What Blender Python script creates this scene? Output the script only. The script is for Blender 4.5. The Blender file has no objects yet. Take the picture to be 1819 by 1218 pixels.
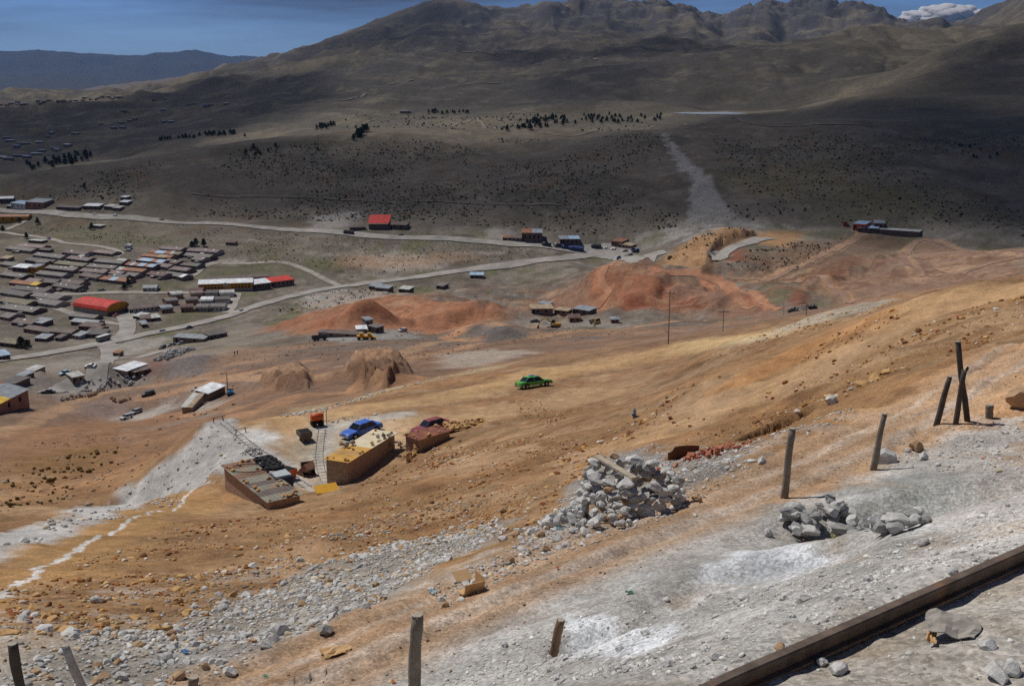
import bpy, bmesh, math, random
import numpy as np
from mathutils import Vector, Matrix
random.seed(7)
RNG = np.random.default_rng(11)
SC = bpy.context.scene
COL = SC.collection
R = math.radians

# ------------------------------------------------------------------ camera
FPX, CU, CV, PITCH = 1950.0, 909.5, 609.0, 13.8      # focal length in photo pixels, principal point, tilt down
cam = bpy.data.objects.new('camera', bpy.data.cameras.new('camera'))
COL.objects.link(cam); SC.camera = cam
cam.data.sensor_width = 36.0; cam.data.lens = 36.0*FPX/1819.0
cam.data.clip_start = 0.3; cam.data.clip_end = 120000.0
cam.location = (0, 0, 0); cam.rotation_euler = (R(90-PITCH), 0, 0)

# ------------------------------------------------------------------ light
SUN_EL, SUN_AZ = 57.0, -52.0        # azimuth from +Y, negative = left of the view
world = bpy.data.worlds.new('World'); SC.world = world; world.use_nodes = True
SUNDIR = Vector((math.sin(R(SUN_AZ))*math.cos(R(SUN_EL)), math.cos(R(SUN_AZ))*math.cos(R(SUN_EL)), math.sin(R(SUN_EL))))
sun = bpy.data.objects.new('sun', bpy.data.lights.new('sun', 'SUN')); COL.objects.link(sun)
sun.data.energy = 3.4; sun.data.angle = R(0.53); sun.data.color = (1.0, 0.955, 0.89)
sun.rotation_euler = SUNDIR.to_track_quat('Z', 'Y').to_euler()
def build_world():
    nt = world.node_tree; nt.nodes.clear(); N = nt.nodes.new; L = nt.links.new
    out = N('ShaderNodeOutputWorld'); bg = N('ShaderNodeBackground'); bg.inputs['Strength'].default_value = 0.058
    sky = N('ShaderNodeTexSky'); sky.sky_type = 'NISHITA'; sky.sun_disc = False
    sky.sun_elevation = R(SUN_EL); sky.sun_rotation = R(SUN_AZ); sky.altitude = 4000; sky.air_density = 1.0
    sky.dust_density = 0.0; sky.ozone_density = 6.0
    tc = N('ShaderNodeTexCoord'); sep = N('ShaderNodeSeparateXYZ'); L(tc.outputs['Generated'], sep.inputs[0])
    # cloud deck: direction projected on a high flat layer
    zz = N('ShaderNodeMath'); zz.operation = 'MAXIMUM'; zz.inputs[1].default_value = 0.0; L(sep.outputs['Z'], zz.inputs[0])
    za = N('ShaderNodeMath'); za.operation = 'ADD'; za.inputs[1].default_value = 0.075; L(zz.outputs[0], za.inputs[0])
    dv = N('ShaderNodeVectorMath'); dv.operation = 'DIVIDE'; L(tc.outputs['Generated'], dv.inputs[0])
    cmb = N('ShaderNodeCombineXYZ'); L(za.outputs[0], cmb.inputs[0]); L(za.outputs[0], cmb.inputs[1]); cmb.inputs[2].default_value = 1.0
    L(cmb.outputs[0], dv.inputs[1])
    mp = N('ShaderNodeMapping'); mp.inputs['Location'].default_value = (2.6, 0.9, 0); mp.inputs['Scale'].default_value = (0.42, 0.5, 0.0)
    L(dv.outputs[0], mp.inputs[0])
    nz = N('ShaderNodeTexNoise'); nz.inputs['Scale'].default_value = 0.55; nz.inputs['Detail'].default_value = 7; nz.inputs['Roughness'].default_value = 0.55
    L(mp.outputs[0], nz.inputs['Vector'])
    rp = N('ShaderNodeValToRGB'); rp.color_ramp.elements[0].position = 0.40; rp.color_ramp.elements[1].position = 0.58
    L(nz.outputs['Fac'], rp.inputs[0])
    fade = N('ShaderNodeMapRange'); fade.inputs[1].default_value = 0.015; fade.inputs[2].default_value = 0.06
    L(sep.outputs['Z'], fade.inputs[0])
    ml = N('ShaderNodeMath'); ml.operation = 'MULTIPLY'; L(rp.outputs[0], ml.inputs[0]); L(fade.outputs[0], ml.inputs[1])
    ml2 = N('ShaderNodeMath'); ml2.operation = 'MULTIPLY'; ml2.inputs[1].default_value = 0.8; L(ml.outputs[0], ml2.inputs[0])
    mx = N('ShaderNodeMixRGB'); tn = N('ShaderNodeMixRGB'); tn.blend_type = 'MULTIPLY'; tn.inputs[0].default_value = 1.0; tn.inputs[2].default_value = (0.80, 0.90, 1.18, 1); L(sky.outputs[0], tn.inputs[1])
    L(ml2.outputs[0], mx.inputs[0]); L(tn.outputs[0], mx.inputs[1])
    mx.inputs[2].default_value = (0.95, 1.15, 1.9, 1)
    L(mx.outputs[0], bg.inputs[0]); L(bg.outputs[0], out.inputs[0])
build_world()
SC.view_settings.view_transform = 'Standard'; SC.view_settings.look = 'None'
SC.view_settings.exposure = -0.12; SC.view_settings.gamma = 1.0; SC.view_settings.use_curve_mapping = False
SC.render.engine = 'CYCLES'
SC.cycles.use_denoising = False
SC.cycles.max_bounces = 4; SC.cycles.diffuse_bounces = 2; SC.cycles.glossy_bounces = 2
SC.cycles.transparent_max_bounces = 12; SC.cycles.volume_bounces = 0; SC.cycles.volume_step_rate = 5
SC.cycles.use_adaptive_sampling = True; SC.cycles.adaptive_threshold = 0.02

# ------------------------------------------------------------------ pixel rays (used to survey where things stand)
CP, SP = math.cos(R(PITCH)), math.sin(R(PITCH))
def ray(u, v):
    x = (u-CU)/FPX; y = -(v-CV)/FPX
    return x, CP+y*SP, y*CP-SP
def polar(u, v):
    dx, dy, dz = ray(u, v); h = math.hypot(dx, dy)
    return math.atan2(dx, dy), dz/h
def project(x, y, z):
    f = y*CP - z*SP; up = y*SP + z*CP
    return CU+FPX*x/f, CV-FPX*up/f

# ------------------------------------------------------------------ noise
_T = np.random.default_rng(5).random((512, 512)).astype(np.float32)
def vnoise(x, y):
    xi = np.floor(x).astype(np.int64); yi = np.floor(y).astype(np.int64)
    fx = (x-xi).astype(np.float32); fy = (y-yi).astype(np.float32)
    fx = fx*fx*fx*(fx*(fx*6-15)+10); fy = fy*fy*fy*(fy*(fy*6-15)+10)
    a = xi & 511; b = yi & 511; a1 = (xi+1) & 511; b1 = (yi+1) & 511
    t0 = _T[b, a]*(1-fx)+_T[b, a1]*fx; t1 = _T[b1, a]*(1-fx)+_T[b1, a1]*fx
    return (t0*(1-fy)+t1*fy)*2-1
def fbm(x, y, lam, octs=4, rough=0.5, off=0.0):
    s = 0; a = 1; n = 0
    for k in range(octs):
        c, d = math.cos(0.6*k+off), math.sin(0.6*k+off)
        s = s + a*vnoise((x*c-y*d)/lam+17.3*k+off, (x*d+y*c)/lam-9.1*k+3*off); n += a
        a *= rough; lam *= 0.5
    return s/n
def sstep(a, b, x):
    t = np.clip((x-a)/(b-a), 0, 1); return t*t*(3-2*t)

# ------------------------------------------------------------------ survey points of the land: (u, v, range) or (u, v, 'z', height)
CTRL = []
def cr(*pts):
    for u, v, r in pts:
        th, t = polar(u, v); CTRL.append((th, math.log(r), t))
def cz(*pts):
    for u, v, z in pts:
        th, t = polar(u, v); CTRL.append((th, math.log(z/t), t))
def cw(*pts):                 # azimuth given by pixel column at mid height, plain range and height
    for u, r, z in pts:
        th, _ = polar(u, 609); CTRL.append((th, math.log(r), z/r))
# ledge by the camera
cw(*[(u, 2.5, -3.0) for u in (-300, 300, 900, 1500, 2100)], *[(u, 4.2, -3.5) for u in (1100, 1500, 2100)])
cw((-300, 8, -6.0), (300, 8, -5.8), (700, 8, -5.4), (950, 8, -4.9), (-300, 4.2, -4.2), (300, 4.2, -4.2), (700, 4.2, -3.9))
cz((1280, 1218, -4.02), (1550, 1100, -4.0), (1819, 985, -4.0), (1819, 1218, -3.75), (1600, 1200, -3.85))
cz((1050, 1200, -5.9), (1150, 1120, -5.9), (1340, 1010, -6.4), (1500, 1030, -5.3), (1700, 970, -5.2), (1819, 900, -5.3), (1450, 950, -7.0), (1620, 880, -7.3), (1819, 830, -6.9), (1750, 800, -7.9), (1080, 1115, -6.7), (1200, 1080, -6.3))
cz((480, 1218, -7.6), (760, 1090, -7.8), (1000, 990, -8.0), (1250, 900, -8.2), (1500, 800, -8.3), (1700, 690, -8.5), (1819, 620, -8.6), (2000, 520, -8.9))
cz((735, 1218, -7.3), (900, 1130, -7.2), (1390, 885, -7.9), (1560, 835, -7.8))
cz((200, 1218, -7.6), (0, 1218, -7.3), (-150, 1218, -7.3), (450, 1150, -8.0), (620, 1090, -8.2), (800, 1030, -8.35), (950, 960, -8.6), (1200, 860, -8.8), (1400, 775, -9.0), (1600, 685, -9.3), (1819, 585, -9.9))
P = {
 -150: [(1130, 17.5), (1060, 27), (1000, 44), (960, 62), (900, 100), (850, 150), (800, 215), (760, 290), (735, 340), (700, 390)],
 0: [(1130, 17), (1060, 26), (1000, 42), (960, 58), (900, 95), (850, 145), (800, 205), (760, 285), (735, 335), (700, 390)],
 250: [(1130, 16.3), (1060, 25), (1000, 38), (950, 58), (905, 88), (870, 118), (835, 155), (800, 205), (760, 290), (735, 345), (700, 400)],
 470: [(1130, 17), (1060, 23), (1000, 34), (950, 55), (912, 90)],
 620: [(1060, 19.5), (1000, 27), (950, 40), (900, 68), (872, 95)],
 800: [(1000, 22), (980, 26), (930, 40), (880, 60), (830, 86), (795, 104)],
 950: [(930, 26), (850, 50), (790, 80), (740, 110)],
 1130: [(860, 28), (800, 55), (760, 80), (720, 108), (690, 127), (650, 150), (614, 170)],
 1300: [(830, 25), (790, 33), (740, 50), (690, 70), (660, 86), (620, 125), (602, 148)],
 1450: [(760, 29), (720, 45), (690, 62), (660, 82), (620, 110), (580, 130), (562, 140)],
 1600: [(655, 38), (620, 50), (590, 65), (552, 88), (530, 98)],
 1819: [(560, 52), (530, 72), (504, 92)],
 2000: [(540, 50), (510, 70), (480, 95)],
}
for u, l in P.items(): cr(*[(u, v, r) for v, r in l])
# terrace with the huts and cars
cz((430, 800, -38.6), (400, 760, -38.4), (500, 860, -38.8), (480, 800, -38.6), (560, 845, -38.8), (600, 850, -38.8), (560, 790, -38.6), (640, 770, -38.5), (520, 765, -38.4), (600, 748, -38.4), (700, 760, -38.2), (720, 725, -38.4), (800, 755, -37.6), (800, 715, -38.6), (880, 720, -38.0), (945, 690, -38.0), (950, 660, -40.5), (950, 632, -44.5), (820, 694, -40.0))
# beyond the terrace edge
cr((400, 735, 190), (330, 745, 300), (450, 725, 230), (450, 690, 310), (450, 650, 375), (450, 620, 430),
   (560, 715, 190), (620, 700, 215), (620, 680, 265), (620, 640, 350), (620, 605, 430), (620, 588, 475),
   (720, 690, 215), (720, 660, 280), (800, 660, 275), (800, 630, 355), (800, 605, 430), (800, 585, 475),
   (950, 610, 380), (950, 590, 450), (950, 575, 490), (1130, 595, 400), (1130, 575, 470), (1300, 585, 350), (1300, 570, 450), (1450, 545, 450), (1600, 515, 480), (1819, 485, 520), (2000, 465, 540),
   (330, 700, 345), (330, 660, 400), (230, 690, 370), (230, 660, 420), (100, 700, 385), (100, 660, 430))
cz((25, 640, -121), (200, 640, -123), (-150, 600, -126), (0, 600, -127), (200, 590, -127), (300, 600, -126), (400, 560, -127), (350, 590, -125), (500, 530, -127), (-150, 520, -125), (0, 520, -125), (200, 520, -124.5), (400, 512, -125.5), (560, 512, -127), (600, 505, -127),
   (-150, 450, -119), (0, 450, -119), (200, 450, -118), (350, 450, -118), (0, 405, -113.5), (200, 415, -114.5), (-150, 365, -110), (0, 375, -110.5), (300, 392, -110), (600, 412, -110), (800, 425, -112), (950, 435, -114.5), (1080, 450, -119.5), (1000, 447, -118),
   (750, 490, -125), (900, 470, -122.5), (500, 450, -119), (700, 450, -119), (850, 446, -117), (450, 590, -121), (520, 565, -122), (680, 512, -126), (830, 492, -125))
# orange mounds
cr((740, 562, 555), (600, 575, 530), (880, 562, 560), (1150, 548, 560), (1050, 548, 565))
cz((770, 534, -117.5), (680, 530, -118), (850, 541, -117), (930, 547, -116), (770, 516, -125), (560, 560, -120), (1000, 512, -122), (1050, 490, -119.5), (1100, 466, -117.5), (1150, 490, -116.5), (1180, 478, -116), (1240, 492, -113), (930, 520, -123))
cz((1230, 432, -105), (1180, 450, -114), (1300, 420, -103), (1400, 420, -103.5), (1520, 412, -104), (1620, 420, -105), (1819, 435, -107), (2000, 440, -108))
cr((1330, 465, 650), (1350, 500, 590), (1350, 530, 530), (1500, 470, 640), (1500, 510, 560), (1650, 450, 670), (1650, 490, 570), (1250, 540, 530), (1819, 465, 610), (1420, 440, 690))
# hillside across the valley
cr((-150, 345, 1020), (0, 332, 1050), (0, 318, 1090), (150, 335, 1010), (150, 302, 1100), (300, 330, 960), (300, 274, 1120), (420, 255, 1150), (600, 385, 850), (600, 320, 960), (600, 280, 1040), (600, 240, 1140), (900, 395, 805), (900, 320, 950), (900, 270, 1050), (900, 237, 1140),
   (1170, 405, 770), (1170, 320, 900), (1170, 229, 1140), (1300, 400, 775), (1400, 385, 800), (1400, 320, 900), (1400, 250, 1060), (1400, 212, 1180), (1650, 385, 800), (1650, 300, 950), (1650, 220, 1200), (1819, 410, 780), (1819, 300, 980), (1819, 220, 1230), (2000, 400, 780), (2000, 280, 1000), (2000, 190, 1250))
cr((-150, 345, 1350), (0, 325, 1350), (150, 315, 1350), (300, 285, 1350), (420, 262, 1350), (600, 246, 1300), (750, 232, 1350), (750, 212, 1600), (750, 195, 1900), (900, 242, 1280), (1000, 225, 1400), (1000, 205, 1750), (1100, 215, 1600), (1170, 235, 1300), (1250, 200.5, 1720), (1200, 204, 1700), (1330, 198.5, 1740), (1400, 218, 1450),
   (-150, 280, 1900), (100, 288, 1650), (100, 250, 2050), (250, 225, 2300), (400, 232, 1800), (100, 210, 2900), (-150, 190, 3800), (0, 183, 3900), (100, 174, 3900), (200, 167, 3900), (300, 144, 4100), (430, 110, 4400), (300, 190, 3000), (450, 170, 2900))
cr((560, 192, 1900), (580, 150, 2500), (600, 110, 3300), (480, 130, 3600), (520, 92, 4400), (560, 77, 4650), (600, 62, 4800), (640, 46, 4900), (690, 27, 5000), (730, 12, 5050), (760, 1, 5100), (800, -3, 5100), (830, 2, 5150), (860, 10, 5200), (890, 13, 5250),
   (800, 170, 2100), (800, 120, 2800), (700, 85, 3700), (800, 78, 3800), (900, 60, 4200), (820, 40, 4700), (900, 36, 4800),
   (1000, 165, 2050), (880, 140, 2500), (960, 128, 2550), (1060, 106, 2750), (1180, 90, 2950), (950, 190, 1850), (1000, 112, 3000), (1100, 100, 3150), (1000, 95, 3400), (1000, 66, 4300), (1100, 52, 4700), (1200, 72, 3700), (1250, 52, 4500),
   (1080, 167, 1950), (1130, 140, 2080), (1190, 113, 2250), (1260, 100, 2350), (1350, 82, 2500), (1430, 70, 2600), (1500, 57, 2700), (1600, 50, 2800), (1680, 55, 2800), (1720, 70, 2700), (1200, 190, 1850), (1400, 190, 1880), (1530, 183, 1800), (1200, 150, 2050), (1400, 130, 2150), (1550, 110, 2250), (1250, 112, 2900), (1350, 100, 3100), (1500, 85, 3300), (1600, 80, 3400), (1350, 70, 4200), (1450, 60, 4600),
   (1560, 166, 1620), (1600, 141, 1720), (1680, 97, 1900), (1740, 63, 2050), (1819, 48, 2150), (1700, 180, 1450), (1819, 120, 1750), (1819, 175, 1450), (2000, 20, 2200), (2000, 110, 1700), (1640, 140, 2200), (1740, 90, 2500), (1819, 80, 2600),
   (1690, 48, 4200), (1730, 27, 4300), (1780, 4, 4400), (1819, -15, 4450), (1900, -40, 4500), (2000, -50, 4500))
SKY = [(930, 10), (950, 8), (975, 1), (995, 5), (1020, -3), (1060, -4), (1100, -2), (1150, 3), (1178, -3), (1200, 7), (1228, 9), (1245, 20), (1275, 23), (1290, 27), (1315, 11), (1335, 8), (1365, -4), (1395, 5), (1430, -5), (1470, -6), (1490, 4), (1520, 1), (1555, 10), (1578, 20), (1597, 33), (1615, 38), (1650, 33), (1680, 31), (1705, 36)]
cr(*[(u, v, 5300) for u, v in SKY])
cr(*[(u, 75, 7000) for u in range(650, 2001, 150)], *[(u, 100, 9000) for u in range(600, 2001, 150)])
cr((-150, 230, 6000), (0, 225, 6000), (200, 215, 6000), (400, 180, 6500), (550, 140, 6500), (-150, 190, 11000), (0, 190, 11000), (200, 185, 11000), (400, 160, 11000), (600, 140, 12000), (900, 135, 13000), (1300, 135, 13000), (1800, 135, 13000), (2000, 135, 13000))
cr((0, 162, 15500), (100, 160, 15500), (250, 158, 15500), (20, 144, 17000), (120, 143, 17000), (220, 150, 17000), (50, 150, 18000), (200, 152, 18000))
cr(*[(u, v, 21500) for u, v in [(-150, 104), (-60, 98), (0, 101), (30, 98), (65, 104), (115, 101), (150, 108), (190, 104), (215, 98), (240, 108), (262, 104), (285, 107), (315, 106), (332, 99), (348, 102), (366, 98), (395, 104), (415, 101), (440, 107), (520, 115), (650, 122)]])
cr(*[(u, 122, 25500) for u in range(-150, 2001, 250)])

CT = np.array(CTRL)
def tps_fit(P, lam=2e-4):
    n = len(P); X = P[:, :2]; d = np.hypot(X[:, None, 0]-X[None, :, 0], X[:, None, 1]-X[None, :, 1])
    K = d*d*np.log(d+1e-9) + lam*np.eye(n); Q = np.c_[np.ones(n), X]
    A = np.zeros((n+3, n+3)); A[:n, :n] = K; A[:n, n:] = Q; A[n:, :n] = Q.T
    return np.linalg.solve(A, np.r_[P[:, 2], np.zeros(3)])
TW = tps_fit(CT)
def tps(th, s):
    o = np.empty(th.size); th = th.ravel(); s = s.ravel()
    for i in range(0, th.size, 20000):
        a = th[i:i+20000, None]-CT[None, :, 0]; b = s[i:i+20000, None]-CT[None, :, 1]
        d2 = a*a+b*b+1e-18
        o[i:i+20000] = (0.5*d2*np.log(d2)) @ TW[:-3] + TW[-3] + TW[-2]*th[i:i+20000] + TW[-1]*s[i:i+20000]
    return o
# polar sheet: azimuth columns, ranges packed where the picture needs them
NTH = 781; TH = np.linspace(R(-31.5), R(31.5), NTH)
_k = np.array([[3, 1.0], [6, 3.2], [9, 4.6], [30, 4.6], [60, 4.2], [140, 4.0], [180, 3.0], [250, 2.6], [420, 4.2], [1250, 4.6], [1700, 4.6], [5600, 5.2], [6200, 1.2], [14000, 0.8], [16000, 1.8], [22000, 1.8], [26000, 0.8]])
_s = np.linspace(math.log(3.0), math.log(26000), 6000); _w = np.interp(_s, np.log(_k[:, 0]), _k[:, 1]); _c = np.cumsum(_w); _c = (_c-_c[0])/(_c[-1]-_c[0])
NS = 1060; S = np.interp(np.linspace(0, 1, NS), _c, _s); RR = np.exp(S)
_th2, _s2 = np.meshgrid(TH[::4], S[::2]); _g = tps(_th2, _s2).reshape(_th2.shape)
def up2(g, xs, xf, axis):
    g = np.moveaxis(g, axis, 0); j = np.clip(np.searchsorted(xs, xf, side='right')-1, 0, len(xs)-2); f = (xf-xs[j])/(xs[j+1]-xs[j])
    f = np.clip(f, 0, 1).reshape(-1, *([1]*(g.ndim-1)))
    p0 = g[np.clip(j-1, 0, len(xs)-1)]; p1 = g[j]; p2 = g[j+1]; p3 = g[np.clip(j+2, 0, len(xs)-1)]
    o = 0.5*((2*p1)+(-p0+p2)*f+(2*p0-5*p1+4*p2-p3)*f*f+(-p0+3*p1-3*p2+p3)*f**3)
    return np.moveaxis(o, 0, axis)
TG = up2(up2(_g, TH[::4], TH, 1), S[::2], S, 0)
THG, SG = np.meshgrid(TH, S); RG = np.exp(SG)
XG = RG*np.sin(THG); YG = RG*np.cos(THG); ZG = TG*RG

def hit(u, v, smin=None):
    """first point of the land on the line of sight through a photo pixel"""
    th, t = polar(u, v)
    j = np.clip((th-TH[0])/(TH[1]-TH[0]), 0, NTH-1.001); j0 = int(j); f = j-j0
    col = (ZG[:, j0]*(1-f)+ZG[:, j0+1]*f)/RR
    i0 = 0 if smin is None else int(np.searchsorted(RR, smin))
    w = np.nonzero(col[i0:] >= t)[0]
    if len(w) == 0: i = NS-1; g = 0.0
    else:
        i = w[0]+i0; g = 0.0
        if i > 0:
            den = (col[i]-col[i-1]); g = (col[i]-t)/den if abs(den) > 1e-12 else 0
            g = min(max(g, 0), 1)
    r = math.exp(S[i]-(S[i]-S[max(i-1, 0)])*g)
    return (r*math.sin(th), r*math.cos(th), r*t)
def H(x, y):
    """height of the land at x, y (scalars or arrays)"""
    x = np.asarray(x, float); y = np.asarray(y, float)
    th = np.arctan2(x, y); s = np.log(np.maximum(np.hypot(x, y), 3.001))
    j = np.clip((th-TH[0])/(TH[1]-TH[0]), 0, NTH-1.001); i = np.clip(np.interp(s, S, np.arange(NS)), 0, NS-1.001)
    j0 = j.astype(int); i0 = i.astype(int); fj = j-j0; fi = i-i0
    return (ZG[i0, j0]*(1-fi)*(1-fj)+ZG[i0, j0+1]*(1-fi)*fj+ZG[i0+1, j0]*fi*(1-fj)+ZG[i0+1, j0+1]*fi*fj)
# ------------------------------------------------------------------ colour helper: measured 8-bit colour to linear albedo
def c8(r, g, b, k=1.0):
    f = lambda q: ((q/255)/12.92 if q/255 <= 0.04045 else ((q/255+0.055)/1.055)**2.4)*k
    return (f(r), f(g), f(b))

# ------------------------------------------------------------------ relief
def seg_dist(X, Y, pts):
    """distance of each point to a polyline, signed side, and running length"""
    best = np.full(X.shape, 1e9); side = np.zeros(X.shape); run = np.zeros(X.shape); acc = 0.0
    for (x0, y0), (x1, y1) in zip(pts[:-1], pts[1:]):
        dx, dy = x1-x0, y1-y0; l2 = dx*dx+dy*dy+1e-12
        t = np.clip(((X-x0)*dx+(Y-y0)*dy)/l2, 0, 1)
        ex, ey = X-(x0+t*dx), Y-(y0+t*dy); d = np.hypot(ex, ey); m = d < best
        best = np.where(m, d, best); side = np.where(m, np.sign(dx*(Y-y0)-dy*(X-x0)), side)
        run = np.where(m, acc+t*math.sqrt(l2), run); acc += math.sqrt(l2)
    return best, side, run
def smooth_line(pts, n=6):
    p = np.array(pts, float); out = []
    q = np.vstack([2*p[0]-p[1], p, 2*p[-1]-p[-2]])
    for i in range(1, len(q)-2):
        for k in range(n):
            f = k/n; a, b, c, d = q[i-1], q[i], q[i+1], q[i+2]
            out.append(0.5*(2*b+(c-a)*f+(2*a-5*b+4*c-d)*f*f+(-a+3*b-3*c+d)*f**3))
    out.append(p[-1]); return [tuple(o) for o in out]
def line(px, n=6, smin=None):
    return smooth_line([hit(u, v, smin)[:2] for u, v in px], n)
def window(pts, pad):
    a = np.array(pts); x0, y0 = a.min(0)-pad; x1, y1 = a.max(0)+pad
    cs = [(x, y) for x in (x0, x1) for y in (max(y0, 1), max(y1, 1))]
    rs = [math.hypot(*c) for c in cs]; ths = [math.atan2(*c) for c in cs]
    i0 = max(np.searchsorted(RR, min(min(rs), max(y0, 3)))-2, 0); i1 = min(np.searchsorted(RR, max(rs))+2, NS)
    j0 = max(np.searchsorted(TH, min(ths))-2, 0); j1 = min(np.searchsorted(TH, max(ths))+2, NTH)
    return slice(i0, i1), slice(j0, j1)
def inside(X, Y, pts):
    r = np.zeros(X.shape, bool); n = len(pts)
    for k in range(n):
        x0, y0 = pts[k]; x1, y1 = pts[(k+1) % n]
        if y0 == y1: continue
        r ^= ((y0 > Y) != (y1 > Y)) & (X < (x1-x0)*(Y-y0)/(y1-y0)+x0)
    return r

# tipped waste: flat tongue with sides at the angle of repose
def dump(pts, width, ztop, slope, zend=None):
    sl = window(pts, 60); X, Y = XG[sl], YG[sl]
    d, _, run = seg_dist(X, Y, pts)
    L = sum(math.dist(a, b) for a, b in zip(pts[:-1], pts[1:]))
    top = ztop+((zend if zend is not None else ztop)-ztop)*run/L
    z = top-np.maximum(d-width/2, 0)*slope + fbm(X, Y, 5, 4)*0.35*np.minimum(d/width, 1)
    z = z-0.9*np.clip(1-np.abs(vnoise(run*.42+fbm(X, Y, 6, 3), d*.05))*2.2, 0, 1)*np.clip((d-width/2)/8, 0, 1)
    ZG[sl] = np.maximum(ZG[sl], z)
def cone(u, v, h, rad, pw=1.0):
    x, y, z = hit(u, v); sl = window([(x, y)], rad*1.6); X, Y = XG[sl], YG[sl]
    d = np.hypot(X-x, Y-y)*(1+0.25*fbm(X, Y, rad*0.7, 3))
    ZG[sl] += h*np.clip(1-d/rad, 0, 1)**pw
def basin(u, v, rx, ry, rot, depth, lip=0.25):
    x, y, z = hit(u, v); sl = window([(x, y)], max(rx, ry)*1.8); X, Y = XG[sl]-x, YG[sl]-y
    c, s = math.cos(R(rot)), math.sin(R(rot)); e = np.hypot((X*c+Y*s)/rx, (-X*s+Y*c)/ry)*(1+0.2*fbm(X+x, Y+y, rx, 3))
    ZG[sl] -= depth*(1-sstep(1-lip, 1+lip, e))
def knoll(px, h, w, soft=0.35, smin=None, rag=0.0):
    pts = [hit(u, v, smin)[:2] for u, v in px]; sl = window(pts, w*4); X, Y = XG[sl], YG[sl]
    Xn = X+fbm(X, Y, w*1.6, 3)*w*0.8; Yn = Y+fbm(X, Y, w*1.6, 3, off=4)*w*0.8
    ins = inside(Xn, Yn, pts); d, _, _ = seg_dist(Xn, Yn, pts+pts[:1]); sd = np.where(ins, d, -d)
    ZG[sl] += h*sstep(-w*soft, w*soft, sd)*(1-rag+rag*1.6*(1-np.abs(fbm(X, Y, w*1.3, 4, .6, off=7)*2.2)))

def at_z(u, v, z):
    th, t = polar(u, v); r = z/t; return (r*math.sin(th), r*math.cos(th), z)
knoll([(384, 772), (330, 792), (262, 838), (190, 884), (240, 890), (320, 868), (384, 846)], -3.5, 6)
knoll([(1196, 474), (1225, 440), (1270, 419), (1340, 411), (1342, 420), (1300, 428), (1273, 442), (1263, 460), (1257, 482)], 4.2, 5)
TIP = at_z(393, 747, -38.2); BASE = at_z(530, 848, -38.6)
dump([TIP[:2], at_z(470, 806, -38.4)[:2], BASE[:2]], 4.0, -38.2, 0.70, -38.6)
# mounds, quarry banks and heaps on the middle ground
knoll([(470, 672), (530, 660), (556, 670), (548, 690), (500, 694)], 3.0, 4, rag=.45)
knoll([(622, 652), (650, 640), (700, 640), (722, 668), (690, 690), (640, 680)], 3.6, 4, rag=.5)
cone(646, 672, 4.0, 5); cone(598, 668, 2.5, 5); cone(700, 672, 2.5, 6)
cone(870, 588, 5.0, 24); cone(905, 592, 4.0, 18); cone(178, 672, 6.0, 17); cone(75, 680, 4, 14); cone(55, 690, 4.0, 12); cone(330, 655, 5, 20, 1.2)
cone(660, 586, 7, 14); cone(1010, 560, 3, 12); cone(945, 563, 3, 14)
knoll([(1045, 522), (1068, 482), (1108, 468), (1165, 490), (1192, 515), (1172, 540), (1090, 546)], 4.0, 12); knoll([(1195, 522), (1258, 510), (1322, 535), (1250, 553)], 2.5, 8); knoll([(1420, 500), (1500, 468), (1592, 440), (1602, 455), (1510, 500), (1450, 520)], 3.0, 9); knoll([(500, 586), (600, 554), (720, 532), (860, 546), (905, 560), (760, 582), (600, 594)], 3.5, 14); knoll([(1330, 545), (1380, 515), (1440, 520), (1430, 548), (1380, 556)], 2.2, 8)
BERM = line([(1120, 474), (1150, 490), (1180, 500), (1220, 503), (1264, 492)], 6)
sl = window(BERM, 40); d, _, _ = seg_dist(XG[sl], YG[sl], BERM); ZG[sl] += 4.5*np.exp(-(d/11)**2)
for u_, v_, h_, r_ in [(560, 578, 5, 40), (640, 560, 6, 38), (720, 552, 7, 42), (800, 556, 7, 40), (880, 560, 5, 34), (1080, 500, 6, 40), (1140, 515, 6, 38), (1190, 528, 4, 34), (1030, 530, 4, 34), (1330, 530, 3, 38), (1480, 505, 4, 40), (1560, 480, 3, 38)]: cone(u_, v_, h_, r_, 1.5)
# noise, from hand-sized lumps by the camera to spurs on the mountains
town = sstep(380, 430, RG)*(1-sstep(820, 900, RG))
flat_terr = np.exp(-((RG-118)/22)**2)*(1-sstep(0.10, 0.2, THG))
amp = np.interp(SG, np.log([3, 12, 30, 60, 200, 380, 900, 1500, 2500, 5000, 9000, 26000]), [.020, .024, .022, .018, .016, .022, .034, .05, .09, .12, .06, .04])
amp = amp*(1-0.75*town*(1-sstep(-0.05, 0.02, THG)))*(1+1.1*town*sstep(-0.12, -0.02, THG)*(1-sstep(620, 660, RG)))*(1-0.7*flat_terr)
for k in range(0, 14):
    lam = 0.22*2**k; q = lam/RG
    hi_ = np.interp(SG, np.log([900, 1800]), [1.0, .42]); w = sstep(0.004, 0.012, q)*(1-sstep(0.10*hi_, 0.26*hi_, q))
    rows = np.nonzero(w.max(1) > 0)[0]
    if len(rows) == 0: continue
    sl = slice(rows[0], rows[-1]+1)
    n = vnoise(XG[sl]/lam+31*k, YG[sl]/lam-17*k)
    n2 = 1-2*np.abs(vnoise(XG[sl]/lam*0.8+3*k, YG[sl]/lam*0.8+5*k))
    mt = sstep(1500, 3200, RG[sl])
    ZG[sl] += amp[sl]*lam*w[sl]*(n*(1-0.7*mt)+0.9*n2*mt)
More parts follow.
